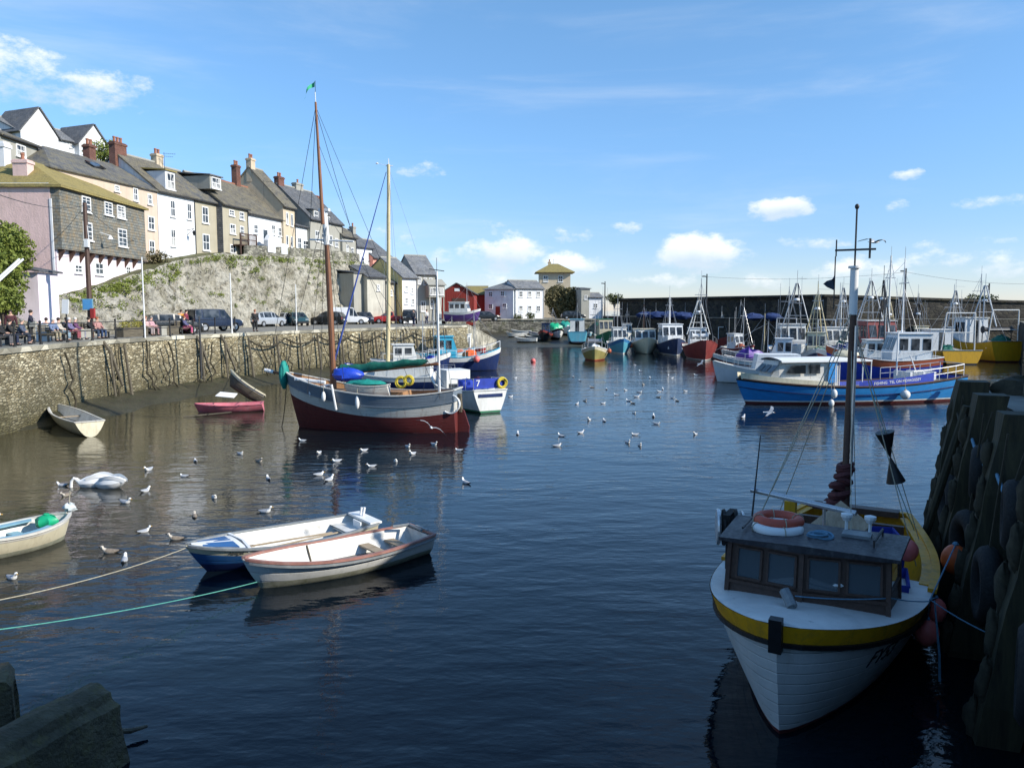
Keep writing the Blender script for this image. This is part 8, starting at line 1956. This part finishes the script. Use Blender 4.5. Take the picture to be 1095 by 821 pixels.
p = gz(140, 781, .1); a = MB(); a.tube([p + V((-1.3, -.55, .25)), p + V((-.6, -.25, .12)), p, p + V((.16, .12, .0))], [.03, .035, .035, .02], 7); o = a.build('driftwood', M['oldwood']); tag(o, 'dark stick of driftwood against the foot of the groyne', 'driftwood')

# ------------------------------------------------------------------ gulls and swans
def bird(stations, name, mats, n=10, wing=None):
    """stations along x: (x, z, ry, rz, mat)"""
    a = MB(); rows = []
    for (x, z, ry_, rz_, m_) in stations: rows.append([(x, ry_ * cos(2 * pi * i / n), z + rz_ * sin(2 * pi * i / n)) for i in range(n + 1)])
    def mf(i, j):
        m_ = stations[i][4]
        if m_ == 'b': return 1 if 0 <= j < n // 2 and stations[i][0] < .10 else 0
        return {'w': 0, 'g': 1, 'k': 2, 'o': 3}[m_]
    a.grid(rows, mf); a.face(rows[0][:n], 2); a.face(rows[-1][:n], 3)
    if wing:
        for s_ in (1, -1):
            le = [p for p in wing]
            for (x0, y0, z0, c0), (x1, y1, z1, c1) in zip(le, le[1:]):
                a.quad_slab([(x0, s_ * y0, z0), (x1, s_ * y1, z1), (x1 - c1, s_ * y1, z1), (x0 - c0, s_ * y0, z0)], .015, 1 if le.index((x0, y0, z0, c0)) < 3 else 2)
    return a.mesh(name, mats, True, weld=True)
GM0 = [mat('gull_white', (.82, .82, .80), .7, .05), mat('gull_grey', (.36, .38, .41), .7, .1), M['black'], mat('gull_beak', (.6, .35, .05), .5, .1)]
GM1 = [mat('young_gull_buff', (.52, .47, .40), .8, .3, 20), mat('young_gull_brown', (.22, .18, .14), .8, .35, 20), M['black'], M['black']]
ST = [(-.30, .10, .012, .010, 'k'), (-.22, .09, .035, .02, 'g'), (-.12, .06, .075, .055, 'b'), (0, .045, .095, .075, 'b'), (.10, .055, .08, .07, 'b'), (.15, .085, .055, .06, 'w'), (.17, .125, .045, .048, 'w'), (.185, .16, .046, .046, 'w'), (.215, .172, .040, .040, 'w'), (.245, .168, .014, .014, 'o'), (.29, .158, .006, .008, 'o')]
swim = bird(ST, 'gull', GM0); swimy = bird([(x, z * .9, a_, b_, m_) for x, z, a_, b_, m_ in ST], 'gull', GM1)
STH = [(x - (.05 if z > .14 else 0), z - (.05 if z > .14 else 0), a_, b_, m_) for x, z, a_, b_, m_ in ST]; swimh = bird(STH, 'gull', GM0)
WG = [(.10, .04, .02, .16), (.16, .22, .10, .17), (.10, .42, .12, .13), (.0, .60, .07, .08), (-.14, .78, .0, .02)]
FST = [(-.32, 0, .05, .008, 'w'), (-.2, 0, .04, .03, 'w'), (-.05, 0, .06, .055, 'b'), (.08, .0, .055, .05, 'b'), (.16, .01, .035, .04, 'w'), (.2, .015, .035, .035, 'w'), (.235, .01, .014, .014, 'o'), (.28, .005, .005, .006, 'o')]
fly = bird(FST, 'gull', GM0, wing=WG)
ROWS = [('around the green bag boat', [(67, 518, 0), (71, 528, 1), (13, 617, 0), (118, 589, 1), (133, 598, 0), (134, 536, 0)]),
        ('between swans and blue hulled boat', [(155, 524, 0), (154, 567, 0), (188, 575, 1), (208, 551, 1), (229, 531, 0), (284, 546, 0)]),
        ('in the line beyond the swans', [(159, 501, 0), (197, 508, 0), (209, 492, 0), (257, 484, 0), (277, 492, 1), (287, 511, 0)]),
        ('in the band beside the ketch', [(323.6, 470, 0), (341, 483, 0), (389, 480.5, 0), (436, 476.5, 0), (441, 484, 0), (464, 474, 0), (491, 480.5, 0)]),
        ('in the band behind the paired boats', [(341, 506.5, 0), (352, 512, 0), (360, 492, 0), (397.5, 497.5, 0), (423, 492, 0), (498, 515, 0)]),
        ('in the flock\'s near line', [(553.5, 463, 0), (596, 475.5, 0), (600, 465, 0), (621, 461.5, 0), (671, 472, 0), (679, 463.6, 0), (684, 475, 0), (702, 452, 0), (743.5, 463, 0), (794.6, 445, 0)]),
        ('in the flock\'s middle line', [(617, 430.6, 0), (625.5, 427.5, 1), (630, 447.7, 0), (645, 430, 0), (646, 449, 0), (672, 427.5, 0), (676.6, 430, 1), (678, 440.5, 0), (698.7, 444, 0), (724, 427.5, 1)]),
        ('in the flock\'s densest line', [(546, 423, 0), (633, 413, 1), (648.5, 415, 0), (659, 421, 0), (669, 416, 0), (681, 423, 0), (684, 418, 0), (704.6, 423.5, 1), (705, 417.5, 0), (708.6, 415, 0), (719, 424.4, 0), (733, 417, 0)]),
        ('in the flock\'s far line', [(551, 403, 0), (613, 402, 0), (620, 406, 0), (659, 394, 0), (679, 389, 0), (685, 396, 0), (688, 410, 1), (695, 403, 0), (714.6, 400.6, 0), (718.6, 403, 0), (721.7, 399, 0), (744, 400, 0), (768.5, 395, 0), (774.7, 397, 0)])]
random.seed(21)
for where, L_ in ROWS:
    L_.sort(key=lambda t: t[0])
    for i, (px, py, y_) in enumerate(L_):
        p = gz(px, py + 1.5); me = swimy if y_ else random.choice([swim, swim, swimh]); o = link('gull', me, None, (p.x, p.y, -.015), random.uniform(-pi, pi)); o.scale = (random.uniform(.72, .92),) * 3; o.rotation_euler.y = random.uniform(-.12, .06)
        tag(o, '%s gull floating %s, %s from the quay side' % ('brown young' if y_ else 'white', where, ORD[i]), 'gull', 'gulls on the harbour water')
o = link('gull', swim, None, on_world(lb_, (lbh.L / 2 - 1.5, lbh.half(.55, .4) - .03, .62)), R(15)); tag(o, 'gull standing on the rail of the cream boat with the green bag', 'gull', 'gulls on the harbour water'); o.scale = (.95,) * 3
a = MB(); [a.tube([(.02, s_ * .03, -.02), (.03, s_ * .03, -.10)], .008, 5) for s_ in (1, -1)]; a.build('leg', M['oldwood'], o)
for (px, py, Y, hd_, rx_, lb) in ((461, 457, 31, 100, .5, 'gull in flight just off the rudder of the ketch'), (749, 389, 62, -40, .4, 'gull flying low in front of the dark red trawler'), (823, 441, 34, -30, .3, 'gull flying low under the bow of the long blue boat'), (935, 259, 32, 20, .1, 'gull gliding in the sky beside the cross arm of the brown mast')):
    p = gy(px, py, Y); o = link('gull', fly, None, p, R(hd_)); o.rotation_euler = (rx_, 0, R(hd_)); o.scale = (.85 if px != 935 else .95,) * 3; tag(o, lb, 'gull', 'gulls in flight')
# swans
def swan(label, p, rz, down):
    a = MB(); n = 12; st = [(-.62, .30, .03, .03), (-.5, .25, .12, .10), (-.3, .20, .22, .20), (0, .17, .26, .24), (.25, .15, .22, .20), (.42, .13, .13, .13), (.5, .2, .07, .075)]
    rows = [[(x, r1 * cos(2 * pi * i / n), z + r2 * sin(2 * pi * i / n)) for i in range(n + 1)] for x, z, r1, r2 in st]
    a.grid(rows); a.face(rows[0][:n]); a.face(rows[-1][:n])
    pts = [(.45, 0, .16), (.54, 0, .27), (.62, 0, .30), (.69, 0, .22), (.71, 0, .08), (.71, 0, -.05)] if down else [(.45, 0, .16), (.56, 0, .36), (.52, 0, .58), (.56, 0, .74), (.66, 0, .74)]
    a.tube(pts, [.075, .055, .05, .045, .045, .05][:len(pts)], 8)
    h_ = V(pts[-1]); 
    for s_ in (1, -1):
        rows = []
        for i in range(7):
            u = i / 6; rows.append([(.22 - .85 * u, s_ * (.20 + .05 * sin(pi * u)) * (1 - .6 * u * u), .22 + .12 * sin(pi * u) + k * .11) for k in (0, 1)])
        a.grid(rows)
    g = a.build('swan', [MC['gull_white']], loc=(p.x, p.y, -.02), rz=rz, smooth=True); tag(g, label, 'swan', 'swans feeding')
    if not down: b_ = MB(); b_.tube([h_, h_ + V((.14, 0, -.03))], [.03, .015], 6); b_.build('beak', M['orange'], g)
    return g
swan('white swan with its neck arched down into the water on the near side', gz(102, 520), R(-170), True)
swan('white swan feeding head down just beyond the other swan', gz(117, 521.5), R(165), True)
# drifting debris by the pink punt
p = gz(196, 446); a = MB(); a.tube([p, p + V((2.2, .9, .15))], [.05, .03], 6); o = a.build('stranded_branch', M['oldwood']); tag(o, 'thin dark branch stranded on the mud near the pink punt', 'branch')
# aerials on the roofs
for (px, py0, py1, Y, lb) in ((176, 163, 180, 75, 'television aerial above the white dormer house'), (174, 166, 182, 79, 'second television aerial behind the white dormer house'), (282, 193, 206, 92, 'television aerial on the chimney of the white balcony house'), (592, 277, 287, 171, 'television aerial on the yellow tower roof')):
    p, q = gy(px, py1, Y), gy(px, py0, Y); g = thing('television_aerial', lb, 'aerial', p, .4, 'television aerials'); hh = q.z - p.z; a = MB(); a.tube([(0, 0, -.8), (0, 0, hh)], .025, 4); a.tube([(-.1, 0, hh - .1), (1.0, 0, hh - .1)], .015, 4)
    for k in range(6): a.tube([(k * .18, -.25, hh - .1), (k * .18, .25, hh - .1)], .012, 4)
    a.build('antenna', M['darksteel'], g)
for (a0, b0_, s_, lb) in ((gy(140, 175, 76), gy(208, 185, 90), .4, 'cable strung between the roofs of the white and tan houses'), (gy(232, 190, 92), gy(282, 200, 96), .3, 'cable strung between the beige and white balcony house roofs'), (gy(756, 296, 120), gy(969, 291, 104.5), .6, 'cable strung along the sea wall lamp posts'), (gy(969, 291, 104.5), gy(1130, 303, 108), .6, 'cable running from the sea wall lantern past the bush')):
    a = MB(); a.tube(sag(a0, b0_, s_, 12), .02, 4); o = a.build('overhead_cable', M['black']); tag(o, lb, 'cable', 'overhead cables')
